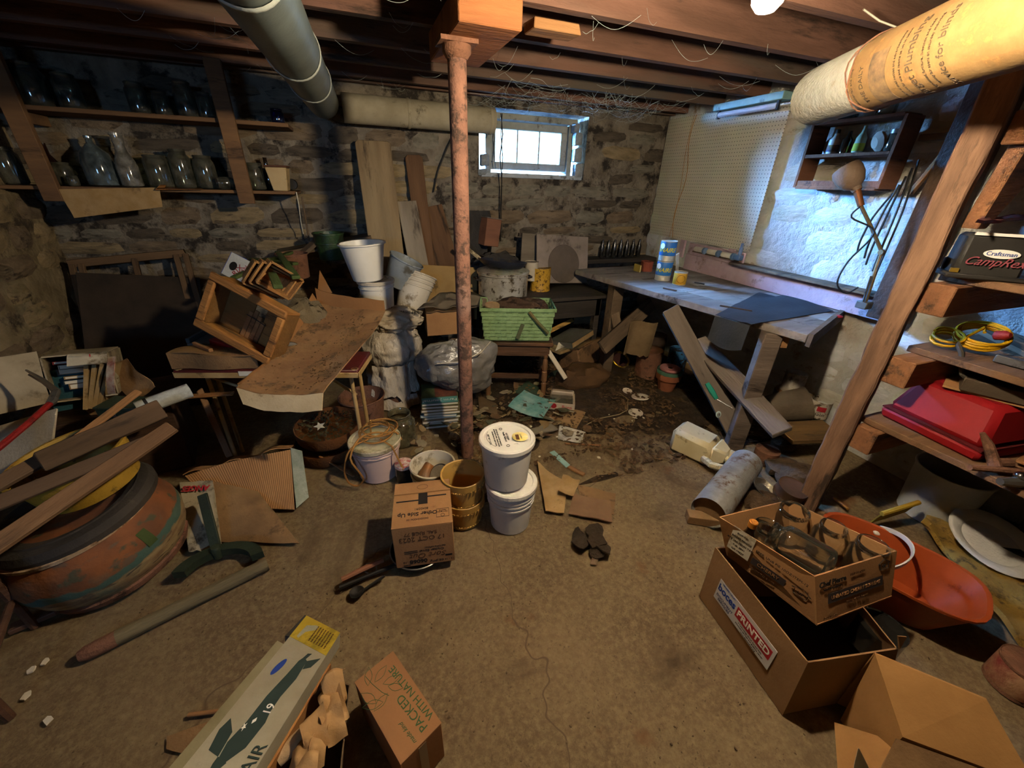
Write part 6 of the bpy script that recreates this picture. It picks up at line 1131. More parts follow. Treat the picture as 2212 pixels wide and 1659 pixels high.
# tins and stones right of the pipe
t=thing('foil_dish','crumpled silver foil dish on the rubble beside the stove pipe','dish', T(pz(1648,1060,.05)) @ RX(20) @ RY(12)); part('foil', MB().lathe([(.001,0),(.05,0),(.07,.02),(.078,.022)],22,cap0=False,wob=lambda a,z:1+.05*sin(a*7)).lathe([(.078,.024),(.07,.024),(.05,.004),(.001,.004)],22,cap0=False), mat('foil','#b5ad9c','#9a917f',metal=.9,rough=.3,bump=.4,bs=60), t)
can('brown tin with a blue printed label beside the foil dish', T(pz(1692,1078,0.0)) @ RX(12), .075,.11, mat('rusted tin','#5b3c28','#44301f'), mat('navy label','#26304a','#5d4a30',scale=14), (.1,.5), name='tin_can'); can('squat rusty can right of the bench leg foot', T(pz(1650,995,0)), .07,.09, m_rust, name='tin_can')
for k,(x_,y_,w_) in enumerate(((1690,1020,.12),(1720,1040,.15),(1640,1090,.1),(1690,965,.1))):
    o=part('rubble_stone', blob((0,0,w_*.3),(w_,w_*.7,w_*.4),14,8,.3,3,k*2.0), mat('rubble brown','#57432f','#3d2f21',scale=16,bump=.7,bs=50), None, T(pz(x_,y_,0))); tag(o,['flat brown stone in the rubble by the right post','largest brown stone in the rubble by the right post','dark stone between the stove pipe and the tin','stone under the low board shelf'][k],'stone')
# ================================================================== RIGHT SHELF UNIT
rs=thing('rough_shelving','rough-sawn timber shelving with a leaning bark-edged post at the right wall','shelving', T(0,0,0)); m_rpost=wood('rough sawn post','#8a6850','#5f4636',scale=14,bump=.9,bs=34,dirt='#3f3025',dirt_amt=.46,dirt_scale=12); m_arm2=wood('sawn arm','#8f6240','#70492e',bump=.6)
pbse=pz(1742,1094,0); ptop=pX(2133,258,2.11); ptop=V((2.11,ptop.y,1.85))
M=fr(pbse,ptop-pbse,(-1,-.3,0)); L_=(ptop-pbse).length; vs=[];fs=[]; r_=random.Random(5); ns=40
for i in range(ns+1):
    x=L_*1.12*i/ns
    for (y_,z_) in ((-.045,-.045),(.045,-.045),(.045,.045),(-.045,.045)): vs.append((x,y_*(1+.22*mnoise.noise(V((x*5,y_*40,1)))+r_.uniform(-.04,.04)),z_*(1+.22*mnoise.noise(V((x*5,z_*40,7)))+r_.uniform(-.04,.04))))
for i in range(ns):
    for k in range(4): fs.append((i*4+k,i*4+(k+1)%4,i*4+4+(k+1)%4,i*4+4+k))
fs+=[(3,2,1,0),(ns*4,ns*4+1,ns*4+2,ns*4+3)]
part('post', MB().add(vs,fs), m_rpost, rs, M, .006, False)
ZS=[.60,.955,1.275]; XF=2.16
for k,zz in enumerate(ZS):
    part('arm', MB().box(2.13,2.94,.825,.92,zz-.15,zz-.03), m_arm2, rs, None, .004, False); part('arm', MB().box(2.19,2.94,-.35,-.3,zz-.13,zz-.03), m_arm2, rs, None, .004, False)
part('arm', MB().box(2.14,2.9,.85,.92,1.72,1.82), m_arm2, rs, None, .004, False); part('gusset', MB().hex([(2.16,.87,1.45),(2.22,.87,1.45),(2.22,.92,1.45),(2.16,.92,1.45),(2.2,.87,1.72),(2.42,.87,1.72),(2.42,.92,1.72),(2.2,.92,1.72)]), m_arm2, rs, None, .003, False)
m_sb=wood('shelf plank','#7d5c3f','#5f452f')
for k,zz in enumerate(ZS):
    xf=[XF+.01,XF+.10,XF+.06][k]; w_=(2.92-xf)/2
    for j in range(2): part('shelf_plank', MB().box(xf+w_*j+.003,xf+w_*(j+1)-.003,-.6,.935,zz-.028,zz), m_sb if j==0 else m_wood_old, rs, None, .003, False)
part('rear_post', MB().box(2.86,2.93,.38,.45,0,2.1), m_wood_dark, rs, None, .004, False)
# red case
zs=ZS[0]; c0=pz(1899,897,zs); c1=pz(2103,999,zs); yd=(c0-c1); L_=yd.length; M=fr(c1,yd,(0,0,1)); t=thing('red_tool_case','bright red plastic tool case on the lower right shelf','case', M); m_rc=mat('red plastic','#8f1216','#7c0e12',scale=3,rough=.6,bump=.05,bs=200,spec=.25,dirt='#7a1214',dirt_amt=.2)
W_=.5; hh=.215
part('base_tray', MB().hex([(0,-W_,0),(L_,-W_,0),(L_,0,0),(0,0,0),(-.008,-W_,.05),(L_+.008,-W_,.05),(L_+.008,.008,.05),(-.008,.008,.05)]), m_rc, t, None, .012); part('lid_shell', MB().hex([(0,-W_,.056),(L_,-W_,.056),(L_,0,.056),(0,0,.056),(.05,-W_+.05,hh),(L_-.03,-W_+.05,hh),(L_-.03,-.085,hh),(.05,-.085,hh)]), m_rc, t, None, .022); part('seam', MB().box(-.004,L_+.004,-W_,.004,.05,.056), mat('dark seam','#5a0d10','#480a0c'), t)
top=pz(2030,840,zs+hh)
o=part('tan_board', MB().box(-.16,.12,-.2,.1,0,.008), m_card, None, T(top+V((.22,-.03,.001))) @ RZ(20)); tag(o,'tan cardboard sheet lying on the red tool case','cardboard')
M=T(top+V((.20,-.10,.012))) @ RZ(24); t=thing('flat_brown_box','flat dark brown box lying on the red tool case','box', M); part('body', MB().box(-.13,.13,-.1,.12,0,.055), mat('dull brown box','#4d4030','#3c3124',bump=.15), t, None, .004); part('edge_line', MB().box(-.131,.131,-.101,-.1,.03,.034), m_wood_old, t)
# pliers, wrench and grater at the shelf front
t=thing('pipe_wrench','rusty pipe wrench lying on the lower right shelf','wrench', T(0,0,0)); zt_=zs+.022; part('handle', MB().tube([pz(2095,1010,zt_),pz(2150,1014,zt_),pz(2230,1022,zt_)],[.011,.013,.015],8), m_rust, t); part('jaw', MB().tube([pz(2150,1010,zt_),pz(2135,960,zt_+.06),pz(2122,935,zt_+.1)],[.02,.016,.008],8), m_rust, t); part('collar', MB().tube([pz(2145,1000,zt_),pz(2180,1000,zt_)],.02,10), m_rust, t)
t=thing('hand_drill','rusty steel tool with a knob beside the pipe wrench','tool', T(0,0,0)); part('frame', MB().tube([pz(2160,1040,zt_),pz(2200,1042,zt_),pz(2240,1036,zt_)],[.014,.02,.016],8), m_steel, t); part('knob', blob(pz(2205,1030,zt_+.02)-V((0,0,0)),(.02,.02,.02),14,8,0), mat('chrome','#c4c8cc'), t)
beam('folding_rule', pz(2205,1000,zt_), pz(2260,960,zt_), .03,.012, m_wood_raw, 'folded wooden rule behind the pipe wrench', 'rule')
# yellow extension cord on the middle shelf
zc=ZS[1]+.012; cc=pz(2112,742,zc+.02); t=thing('extension_cord','coiled yellow extension cord with a red plug on the middle right shelf','cord', frz(cc+V((0,0,.025)),(-.36,-.14,.92))); m_yc=mat('yellow cord','#c9960f','#b3830c',rough=.5,bump=.05)
part('coil', MB().tube(coil((0,0,.0),.078,6.5,26,.10,.03,3)+[(.03,.02,.03),(0,0,.03)],.0062,7), m_yc, t); part('side_loops', MB().tube([(-.1+.05*cos(k*.5)*(1+.15*sin(k*.21)),.06+.05*sin(k*.5),.003+.0012*k) for k in range(30)],.0062,7), m_yc, t); part('plug', MB().lathe([(.012,0),(.02,.006),(.02,.035),(.01,.05)],14,T(.005,-.03,.03) @ RX(60),cap1=True), mat('red plug','#8a2220','#701a18',rough=.5), t)
o=part('cable_tail', MB().tube([cc+V((-.12,.02,.01)),cc+V((-.15,-.02,-.02)),cc+V((-.16,-.06,-.1)),cc+V((-.12,-.12,-.15))],.009,7), mat('grey cable','#4a4238','#38322a')); tag(o,'thick grey cable hanging over the edge of the middle right shelf','cable')
beam('grey_plank', pz(2140,715,ZS[1]+.012), pz(2300,790,ZS[1]+.012), .14,.022, m_wood_old, 'weathered grey plank lying on the middle right shelf', 'plank'); beam('metal_tube', pz(2150,772,ZS[1]+.02), pz(2300,810,ZS[1]+.02), .03,.03, m_steel, 'short steel tube end beside the yellow cord', 'tube')
# black tool carry case on the top shelf
zc=ZS[2]; p=pz(1998,588,zc+.0); a,b=pz(2052,598,zc),pz(2200,612,zc); M=fr(a,b-a,(0,0,1)); L_=(b-a).length; t=thing('black_carry_case','black carry case with white oval badge and red script on the top shelf','case', M); m_bc=mat('black moulded plastic','#33302c','#282522',rough=.5,bump=.1)
part('shell', MB().hex([(0,0,0),(L_,0,0),(L_,.12,0),(0,.12,0),(.0,.01,.16),(L_*.97,.01,.16),(L_*.97,.11,.16),(0,.11,.16)]), m_bc, t, None, .012); part('base_rim', MB().box(-.02,L_+.02,-.015,.13,0,.018), m_bc, t, None, .005); part('top_trim', MB().box(.01,L_*.96,.004,.012,.155,.165), m_ink_white, t)
FM=T(L_*.55,-.001,.095) @ RX(86); part('badge', MB().lathe([(.001,.001),(.05,.001)],24,FM @ Matrix.Diagonal((1,.32,1,1)),cap0=False), m_ink_white, t); text('lettering','Craftsman',.02,m_ink_blue,t,FM @ T(0,0,.0018)); text('lettering','CampRex',.042,mat('dull red script','#9a4a52','#86404a',bump=0),t,FM @ T(-.01,-.03,.0018),shear=.5)
part('latch', MB().box(-.012,.012,-.008,.0,.02,.035), mat('brass latch','#b9973c','#a28232',metal=.7,rough=.4), t)
o=paper('blue_folder','white card with a blue edge standing left of the black carry case',[pz(2035,585,zc+.01),pz(2050,585,zc+.01),pz(2068,540,zc+.06),pz(2045,560,zc+.06)],'card',mat('pale blue card','#9fb4d8','#7d9ccc'),n=4)
paper('red_rag','red and grey rag on top of the black carry case',[pz(2100,488,zc+.19),pz(2200,485,zc+.19),pz(2215,470,zc+.19),pz(2120,478,zc+.2)],'rag',mat('red rag','#7d2a2e','#5d4a44',scale=10),th=.01,crumple=.02,n=6)
# ================================================================== FLOOR AT RIGHT: bucket, dish, mat
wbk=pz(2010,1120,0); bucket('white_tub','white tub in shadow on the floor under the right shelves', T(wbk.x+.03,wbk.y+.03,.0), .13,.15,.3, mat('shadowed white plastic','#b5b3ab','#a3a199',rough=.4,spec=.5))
t=thing('enamel_dish','white enamel dish leaning face up under the right shelves','dish', T(pz(2142,1172,.1)) @ RZ(10) @ RY(-12) @ RX(14)); part('dish', MB().lathe([(.001,0),(.11,0),(.125,.012),(.165,.02),(.17,.018),(.165,.014),(.12,.004),(.1,-.008),(.001,-.008)],36,cap0=False), mat('white enamel','#cfc9c0','#c2bbb0',rough=.3,spec=.6,dirt='#9a7a55',dirt_amt=.2), t); t=thing('black_pot','black pot beneath the white enamel dish','pot', T(pz(2170,1200,0)+V((.03,.03,0)))); part('body', MB().lathe([(.12,0),(.14,.02),(.14,.09),(.145,.095)],28,cap1=True), m_iron, t)
def matf(u,v):
    p=pz(1985,1140,.02)*(1-u)*(1-v)+pz(2330,1560,.0)*u*(1-v)+pz(2400,1330,.0)*u*v+pz(2010,1095,.03)*(1-u)*v; return p+V((0,0,.03+.03*noisy((u*4,v*3,2),1.5)))
o=part('foam_mat', MB().sheet(20,8,matf,.02), mat('mustard foam','#927230','#7a5c24',bump=.5,dirt='#4a3816',dirt_amt=.4,dirt_scale=12)); tag(o,'mustard yellow foam mat on the floor behind the orange bucket','mat')
t=thing('yellow_tray','yellow-edged tray standing behind the orange bucket','tray', T(0,0,0)); a,b=pz(1905,1110,.12),pz(1985,1085,.16); part('edge', MB().tube([a,b],.012,8), mat('yellow edge','#a8862a','#8f7020'), t); part('side', MB().sheet(4,3,lambda u,v: a.lerp(b,u)+V((.02*v,.03*v,-.1*v)),.006), mat('yellow edge','#a8862a'), t)
o=part('blue_strap', MB().tube([pz(1800,1075,.02),pz(1820,1090,.03),pz(1832,1100,.03)],.008,6), mat('amber strap','#a8782a','#3a3a6a',scale=20)); tag(o,'amber and blue strap on the dark floor by the right post','strap')
# orange bucket on its side
ob=pz(1935,1212,.19); M=T(ob.x,ob.y,.002) @ RZ(-68); t=thing('orange_bucket','oblong orange plastic mop bucket with a white bail handle','bucket', M); m_or=mat('orange plastic','#a84a1e','#923e17',scale=3,rough=.45,bump=.04,dirt='#6e2610',dirt_amt=.28,dirt_scale=12,spec=.45)
ovl=lambda a,z: 1.0/(abs(cos(a))**3.2+abs(sin(a)/.66)**3.2)**(1/3.2)
part('body', MB().lathe([(.002,.0),(.17,0),(.185,.012),(.262,.185),(.274,.188),(.274,.198),(.26,.195),(.18,.016),(.002,.01)],48,cap0=False,wob=ovl), m_or, t)
part('bail_handle', MB().sheet(24,2,lambda u,v:((-.1+.02*cos(pi*u)+.13*sin(pi*u)),.183*cos(pi*u),.19+.05*sin(pi*u)+.02*(v-.5)),.006), m_white_pl, t, label='white plastic bail handle')
for s_ in (-1,1): part('pivot', MB().lathe([(.012,0),(.014,.006),(.001,.01)],12,T(-.08,s_*.168,.165) @ RX(s_*90)), m_white_pl, t)
# jar carton on top of the printed carton
CT=[pz(1552,1116,.43),pz(1760,1246,.43),pz(1938,1190,.43),pz(1702,1080,.43)]; CB=[pz(1570,1200,.27),pz(1765,1352,.27),pz(1925,1290,.27),pz(1705,1170,.27)]
jb,o0=carton_pts('jar_carton','low brown carton full of empty glass jars stacked on the printed carton',CT,CB,m_card,m_card_in)
L1=(CB[1]-CB[0]).length; L2=(CB[2]-CB[1]).length; H1=((CT[0]-CB[0]).length+(CT[1]-CB[1]).length)/2; F1=mid_frame(CB[0]-o0,CB[1]-o0,CT[1]-o0,CT[0]-o0,.003) @ T(-L1/2,-H1/2,0); F2=mid_frame(CB[1]-o0,CB[2]-o0,CT[2]-o0,CT[1]-o0,.003) @ T(-L2/2,-H1/2,0)
shl=part('shipping_label', MB().box(L1*.08,L1*.33,H1*.34,H1*.98,0,.0008), m_paper, jb, F1)
for k in range(5): text('lettering',['SHIP TO:','BOCES FOODS','RTE 14A PENN YAN','P.O. 8841','NY 14527'][k],.011,m_black_ink,shl,T(L1*.2,H1*(.85-.11*k),.001))
text('lettering','FREE, UNB PIE 10OZ/ITEM-12',.0135,m_black_ink,jb,F1 @ T(L1*.63,H1*.72,.0004))
part('dark_bar', MB().box(L1*.36,L1*.72,H1*.34,H1*.52,0,.0008), mat('faded navy ink','#3d3230','#342a29',bump=0), jb, F1); text('lettering','CHERRY',.02,m_card,jb,F1 @ T(L1*.54,H1*.43,.001)); text('lettering','READY TO BAKE',.012,m_ink_brown,jb,F1 @ T(L1*.5,H1*.24,.0004))
def upmark(F,x,y): part('up_arrow', MB().tube([(-.02,-.012,0),(.02,-.012,0),(.02,.008,0),(.03,.008,0),(0,.024,0),(-.03,.008,0),(-.02,.008,0)],.0012,4,closed=True), m_black_ink, jb, F @ T(x,y,.0004)); text('lettering','UP',.016,m_black_ink,jb,F @ T(x,y-.002,.0004))
upmark(F1,L1*.87,H1*.45); upmark(F2,L2*.86,H1*.78)
text('lettering','Chef Pierre',.026,m_black_ink,jb,F2 @ T(L2*.18,H1*.8,.0004),bold=.0008); text('lettering','GOURMET DESSERTS',.009,m_black_ink,jb,F2 @ T(L2*.18,H1*.68,.0004)); text('lettering','KEEP FROZEN',.011,m_ink_brown,jb,F2 @ T(L2*.5,H1*.82,.0004))
part('dark_bar', MB().box(L2*.12,L2*.84,H1*.38,H1*.58,0,.0008), mat('faded navy ink','#3d3230'), jb, F2); text('lettering','UNBAKED CHERRY SUPREME',.018,m_card,jb,F2 @ T(L2*.48,H1*.48,.001)); text('lettering','READY TO BAKE',.014,m_ink_brown,jb,F2 @ T(L2*.5,H1*.28,.0004)); text('lettering','2414 BOXES',.012,m_ink_brown,jb,F2 @ T(L2*.15,H1*.1,.0004))
m_j2=glassy('clear canning jar','#eef0ea','#a8a290',.035)
def jin(px_,py_,z): return pz(px_,py_,z)
zb=.285
jar('open canning jar standing at the back corner of the jar carton', jin(1690,1160,zb), .055,.155, m_j2, neck=.9, nh=.2); jar('open canning jar behind the brown bottle in the jar carton', jin(1635,1190,zb), .05,.14, m_j2, neck=.85, nh=.2); jar('wide canning jar standing beside the lying jar', jin(1770,1195,zb), .055,.15, m_j2, neck=.75, nh=.2); jar('canning jar standing at the right end of the jar carton', jin(1850,1235,zb), .058,.15, m_j2, neck=.8, nh=.2)
a,b=pz(1795,1225,.375),pz(1665,1150,.40); jar('large clear jar lying on its side across the jar carton', None, .063,.2, m_j2, neck=.7, nh=.16, M=frz(a,b-a))
bottle('brown glass bottle with an orange cap in the corner of the jar carton', jin(1598,1200,zb)+V((0,0,0)), [(.024,.001),(.028,.006),(.028,.1),(.014,.135),(.012,.165)], m_bottle_brown, (.0155,.155,.182,mat('orange rusty cap','#b3742a','#9c5f1e',rough=.5)), name='brown_bottle')
# printed carton under it
CT=[pz(1545,1182,.275),pz(1745,1432,.275),pz(1940,1402,.275),pz(1760,1180,.275)]; CB=[pz(1510,1288,0.002),pz(1690,1546,.002),pz(1915,1500,.002),pz(1780,1290,.002)]
bc,o0=carton_pts('printed_carton','tall brown carton with a PRINTED label under the jar carton',CT,CB,mat('fresh cardboard','#93714c','#856442',bump=.1,dirt='#6a4e32',dirt_amt=.2),mat('dark carton inside','#4c3a28','#3c2d1f'))
FL=mid_frame(CB[0]-o0,CB[1]-o0,CT[1]-o0,CT[0]-o0,.004); L1=(CB[1]-CB[0]).length
lbp=part('printed_label', MB().box(-L1*.34,L1*.30,-.05,.055,0,.001), mat('white label','#cfcac6','#c4bfbb',bump=0), bc, FL, label='white printed label with a red PRINTED box')
text('lettering','boces',.046,m_ink_blue,lbp,T(-L1*.225,.018,.0014),bold=.0012,sx=.85); text('lettering','GENESEE VALLEY',.009,m_ink_blue,lbp,T(-L1*.22,.045,.0014)); text('lettering','DOCUMENT\nSERVICES',.0155,mat('navy ink','#2b3560','#242d52',bump=0),lbp,T(-L1*.22,-.028,.0014))
part('red_box', MB().box(-L1*.10,L1*.275,-.012,.036,.001,.0018), m_ink_red, lbp); text('lettering','PRINTED',.038,m_ink_white,lbp,T(L1*.088,.012,.0022),bold=.0008)
for k in range(3): text('lettering',['4 Technology Drive, Seneca Falls','document services and graphics center','www.documents.org'][k],.0085,m_black_ink,lbp,T(L1*.085,-.022-.011*k,.0014))
part('corner_tear', MB().prism([(0,0),(.05,.0),(.02,.05)],0,.004,fr(CT[2]-o0,(1,.3,.6),(0,-1,.3))), m_card, bc)
can('dark glass globe inside the printed carton', T(pz(1880,1390,.12)), .07,.1, glassy('dark globe','#4a4a46','#3a3834',.3), name='glass_globe')
# open carton at the lower right corner
oc=thing('open_carton','open brown carton with raised flaps at the lower right corner','box', T(0,0,0)); m_oc=mat('warm cardboard','#a87c48','#976d3d',bump=.1,dirt='#7d5a34',dirt_amt=.2)
a=pz(1890,1412,.30); b=pz(2132,1512,.30); c=pz(2240,1700,.20); d=pz(1950,1592,.20)
def pl(n_,q,th=.005,mt=m_oc):
    q=[V(k) for k in q]; nn=(q[1]-q[0]).cross(q[3]-q[0]).normalized()*th; part(n_, MB().hex([k-nn for k in q]+q), mt, oc, smooth=False)
pl('top_flap',[d,c,b,a]); e=pz(1802,1560,.04); f=pz(1930,1650,.06)
pl('side_panel',[pz(1815,1555,.0),d+V((0,-.0,-.19)),d,a]); pl('side_panel',[a+V((0,0,-.29)),b+V((0,0,-.29)),b,a]); pl('low_flap',[pz(1812,1700,.03),pz(1905,1700,.10),pz(1930,1600,.14),pz(1802,1560,.03)]); pl('front_panel',[d+V((0,0,-.19)),c+V((0,0,-.19)),c,d]); pl('front_flap',[pz(1935,1595,.195),pz(2200,1690,.195),pz(2200,1800,.12),pz(1880,1700,.12)],mt=m_card_d)
paper('white_paper_point','pointed white paper sticking up in the open carton',[pz(1830,1680,.14),pz(1885,1680,.14),pz(1852,1612,.24),pz(1850,1612,.24)],'paper',m_paper,n=5)
can('red-lidded jar in the shadow right of the open carton', T(pz(2185,1480,0)), .075,.12, m_rust, mat('red label','#6e2420','#a37a5a',scale=14), name='jam_jar')
# ================================================================== FOREGROUND BOXES
# model aeroplane box: long flat carton
A_,B_=pz(662,1330,.20),pz(735,1367,.20); D2=pz(345,1720,.34); C2=D2+(B_-A_)*1.12
xv=(B_-A_); W_=xv.length; ln=((D2+C2)/2-(A_+B_)/2); t=thing('airplane_kit_box','long model airplane kit box with a dark green fighter plane printed on its lid','box', T(A_)); mk_w=mat('faded kit paper','#a39a84','#8e846c',scale=4,bump=.08,dirt='#6b5f45',dirt_amt=.3); mk_y=mat('kit yellow','#b5992c','#a08522',bump=.05,dirt='#83701f')
Lk=(A_-D2).length
def P(u,v,z=0.0):   # u across 0..1 from left edge, v along 0..1 from far end
    a=A_.lerp(D2,v); b=B_.lerp(C2,v); return a.lerp(b,u)-A_+kn*z
kn=((D2-A_).cross(B_-A_)).normalized(); kn=kn if kn.z>0 else -kn
dn=kn*-.055
def slab(n_,u0,u1,v0,v1,z0,z1,mt): part(n_, MB().hex([P(u0,v1,z0),P(u1,v1,z0),P(u1,v0,z0),P(u0,v0,z0),P(u0,v1,z1),P(u1,v1,z1),P(u1,v0,z1),P(u0,v0,z1)]), mt, t, smooth=False)
slab('lid',0,1,0,1,-.055,0,mk_w); slab('yellow_panel',0.0,1,0.0,.17,.0004,.0012,mk_y); slab('lower_tray',.25,1.04,.12,1,-.15,-.056,mat('kit brown tray','#9a6a3a','#85582e',bump=.1)); slab('side_strip',-.26,-.004,.2,1,-.10,-.02,mat('kit side paper','#8c8262','#776d4e',bump=.1))
part('dark_end', MB().hex([P(-.1,.18,-.05),P(0,.17,-.05),P(.02,.0,-.05),P(-.05,.0,-.05),P(-.1,.18,.0),P(0,.17,.0),P(.02,.0,.0),P(-.05,.0,.0)]), mat('charcoal print','#3a3630','#2c2924'), t)
def shape(n_,pts,mt,z=.0014): part(n_, MB().add([P(u,v,z) for u,v in pts]+[P(u,v,z-.001) for u,v in pts],[tuple(range(len(pts))),tuple(reversed(range(len(pts),2*len(pts))))]), mt, t, smooth=False)
shape('grey_cutout',[(.14,.15),(.18,.06),(.40,.03),(.46,.035),(.44,.06),(.26,.10),(.20,.155)],mat('grey cutout','#9a9688','#88846f'),.0022)
m_pln=mat('dark green ink','#2f3d38','#27332f',bump=0)
shape('plane_fuselage',[(.60,.235),(.70,.25),(.72,.36),(.66,.47),(.66,.55),(.70,.60),(.66,.72),(.52,.80),(.38,.80),(.34,.74),(.40,.64),(.42,.50),(.50,.36),(.54,.27)],m_pln); shape('plane_tail',[(.54,.285),(.62,.21),(.70,.20),(.62,.27)],m_pln,.0016); shape('plane_tail',[(.70,.25),(.93,.20),(.85,.27),(.72,.30)],m_pln,.0016); shape('plane_wing',[(.30,.70),(.12,.66),(.08,.72),(.16,.80),(.36,.80)],m_pln,.0016); shape('plane_nose',[(.36,.80),(.54,.80),(.5,.83),(.42,.90),(.36,.83)],m_pln,.0016)
sp=[(.42+.04*cos(a)*(1 if k%2==0 else .4),.66+.022*sin(a)*(1 if k%2==0 else .4)) for k,a in enumerate([i*pi/5 for i in range(10)])]; shape('star',sp,m_ink_white,.002); shape('insignia_bar',[(.48,.62),(.52,.60),(.54,.615),(.50,.635)],m_ink_white,.002)
shape('maker_oval',[(.25+.05*cos(a)+.05*sin(a),.35-.055*sin(a)+.012*cos(a)) for a in [i*pi/8 for i in range(16)]],m_ink_blue)
yl=(P(.5,0)-P(.5,1)).normalized(); xl=yl.cross(kn); TM=lambda u,v,z,rot:(Matrix(((xl.x,yl.x,kn.x,0),(xl.y,yl.y,kn.y,0),(xl.z,yl.z,kn.z,0),(0,0,0,1))), P(u,v,z))
def ktext(s_,u,v,sz,mt,rot=90):
    m_,p_=TM(u,v,.002,0); text('lettering',s_,sz,mt,t,Matrix.Translation(p_) @ m_ @ RZ(rot))
ktext('19',.62,.545,.03,m_ink_white); ktext('CORSAIR',.88,.84,.042,m_pln)
for k in range(7): ktext('balsa flying model kit',.45+.07*k,.085,.0068,m_ink_brown,90)
# tissue-filled open box
CT=[pz(705,1462,.16),pz(757,1478,.17),pz(735,1690,.2),pz(560,1690,.2)]; CB=[pz(690,1500,.005),pz(750,1520,.005),pz(735,1730,.005),pz(590,1730,.005)]
tb,o0=carton_pts('tissue_box','open grey cardboard box stuffed with torn packing paper','' or CT,CB,mat('greyish box','#6e5a42','#5a4934',bump=.1),th=.004)
m_tis=mat('torn kraft paper','#b08a5c','#9a754a',bump=.15,dirt='#7d5f3c',dirt_amt=.25)
for k in range(7):
    u=k/6; a=pz(705-12*k,1490+28*k,.16+.006*k); b=a+V((.02+.02*sin(k),-.10,.02*cos(k*2))); c=b+V((.05,.015,.01)); d=a+V((.06,.02,.02*sin(k*3)))
    paper('packing_paper',['uppermost torn kraft paper strip in the tissue box','second torn kraft paper strip in the tissue box','third curled kraft paper strip in the tissue box','middle crumpled kraft paper in the tissue box','fifth torn kraft paper strip in the tissue box','sixth folded kraft paper in the tissue box','lowest kraft paper strip at the frame bottom'][k],[a,b,c,d],'paper',m_tis,crumple=.05,n=12,seed=k*1.3,lift=.03,freq=22)
a,b=pz(600,1640,.2),pz(705,1548,.2); o=part('paper_roll', MB().tube([a,a.lerp(b,.5)+V((0,0,.006)),b],[.02,.022,.016],12), mat('pale kraft roll','#b99a72','#a6875f')); tag(o,'pale rolled packing paper lying in the tissue box','paper roll')
# floor scraps left of the kit box
beam('dowel', pz(405,1545,.01), pz(475,1536,.01), .012,.012, m_wood_raw, 'thin dowel on the floor left of the airplane kit box', 'dowel'); paper('brown_sheet','flat brown paper sheet under the airplane kit box',[pz(360,1620,.003),pz(440,1640,.003),pz(475,1550,.006),pz(362,1592,.003)],'paper',m_card_d,crumple=.004,n=5)
# PACKED WITH NATURE box
A_,B_,C2,D2=pz(846,1410,.2),pz(957,1556,.2),pz(872,1648,.2),pz(760,1477,.2)
xv=(A_-D2); yv=(A_-B_); Wb=((A_-D2).length+(B_-C2).length)/2; Lb=((A_-B_).length+(D2-C2).length)/2; ctr=(A_+B_+C2+D2)/4; xa=((A_-D2)+(B_-C2)).normalized(); M=fr(V((ctr.x,ctr.y,0)),V((xa.x,xa.y,0))); bx=thing('nature_box','small kraft box printed PACKED WITH NATURE with a leafy branch','box', M)
part('body', MB().box(-Wb/2,Wb/2,-Lb/2,Lb/2,0,.198), mat('kraft box','#9a6d46','#8d623d',scale=2,bump=.06,dirt='#7d5635',dirt_amt=.15), bx, None, .003); part('lid_panel', MB().box(-Wb/2,Wb/2,-Lb/2,Lb/2,.1985,.2), mat('kraft box','#9a6d46'), bx); part('tape', MB().box(-.012,.012,-Lb/2-.001,-Lb/2,.02,.19), mat('clear tape','#8d7350','#80674a',rough=.3,bump=0), bx)
ZT=.2004; R9=RZ(-97)
text('lettering','PACKED',.032,m_ink_green,bx,T(Wb*.14,-Lb*.2,ZT) @ RZ(95),sx=1.0); text('lettering','WITH NATURE',.029,m_ink_green,bx,T(Wb*.34,-.02*Lb,ZT) @ RZ(95)); text('lettering','made kind',.016,m_ink_green,bx,T(-Wb*.12,-Lb*.33,ZT) @ RZ(95),shear=.4)
for k,(x_,y_,a,s) in enumerate(((-.25,.22,60,1),(-.1,.2,20,1),(.02,.12,-20,1),(-.28,.0,110,1.1),(-.16,-.04,150,1.1),(.0,-.0,195,1),(.08,.06,-50,.9))):
    q=[(0,0)]+[(.05*s*u,.011*s*sin(pi*u)) for u in (.15,.35,.55,.75)]+[(.052*s,0)]+[(.05*s*u,-.011*s*sin(pi*u)) for u in (.75,.55,.35,.15)]; part('printed_leaf', MB().tube([(a_,b_,0) for a_,b_ in q],.0007,4,closed=True), m_ink_green, bx, T(Wb*(x_-.06),Lb*(y_+.14),ZT) @ RZ(a))
part('printed_stem', MB().tube([(-Wb*.26,Lb*.47,ZT),(-Wb*.22,Lb*.34,ZT),(-Wb*.14,Lb*.19,ZT),(-Wb*.06,Lb*.11,ZT)],.0008,4), m_ink_green, bx)
# ================================================================== LITTER ON THE FLOOR
def card(name,label,pxs,mt,z=.004,th=.004,cr=.006,cat='cardboard',n=6,seed=0,zs=None): return paper(name,label,[pz(a,b,(zs[i] if zs else z)) for i,(a,b) in enumerate(pxs)],cat,mt,th=th,crumple=cr,n=n,seed=seed)
t=thing('teal_poster','curled teal and white magazine cover lying among the floor litter','magazine', T(pz(1150,880,.03))); c=pz(1150,880,.03)
q=[pz(1097,885,.03),pz(1172,912,.03),pz(1200,870,.03),pz(1132,848,.03)]
m_tp=mat('teal print sheet','#8fb3b0','#3f8480',scale=7,rough=.5,bump=0,dirt='#a8b9b0',dirt_amt=.35,dirt_scale=9)
part('sheet', MB().sheet(14,10,lambda u,v:q[0].lerp(q[1],u).lerp(q[3].lerp(q[2],u),v)-c+V((0,0,.015+.03*(2*u-1)**2*.6+.008*sin(v*5))),.0015), m_tp, t); lv=MB()
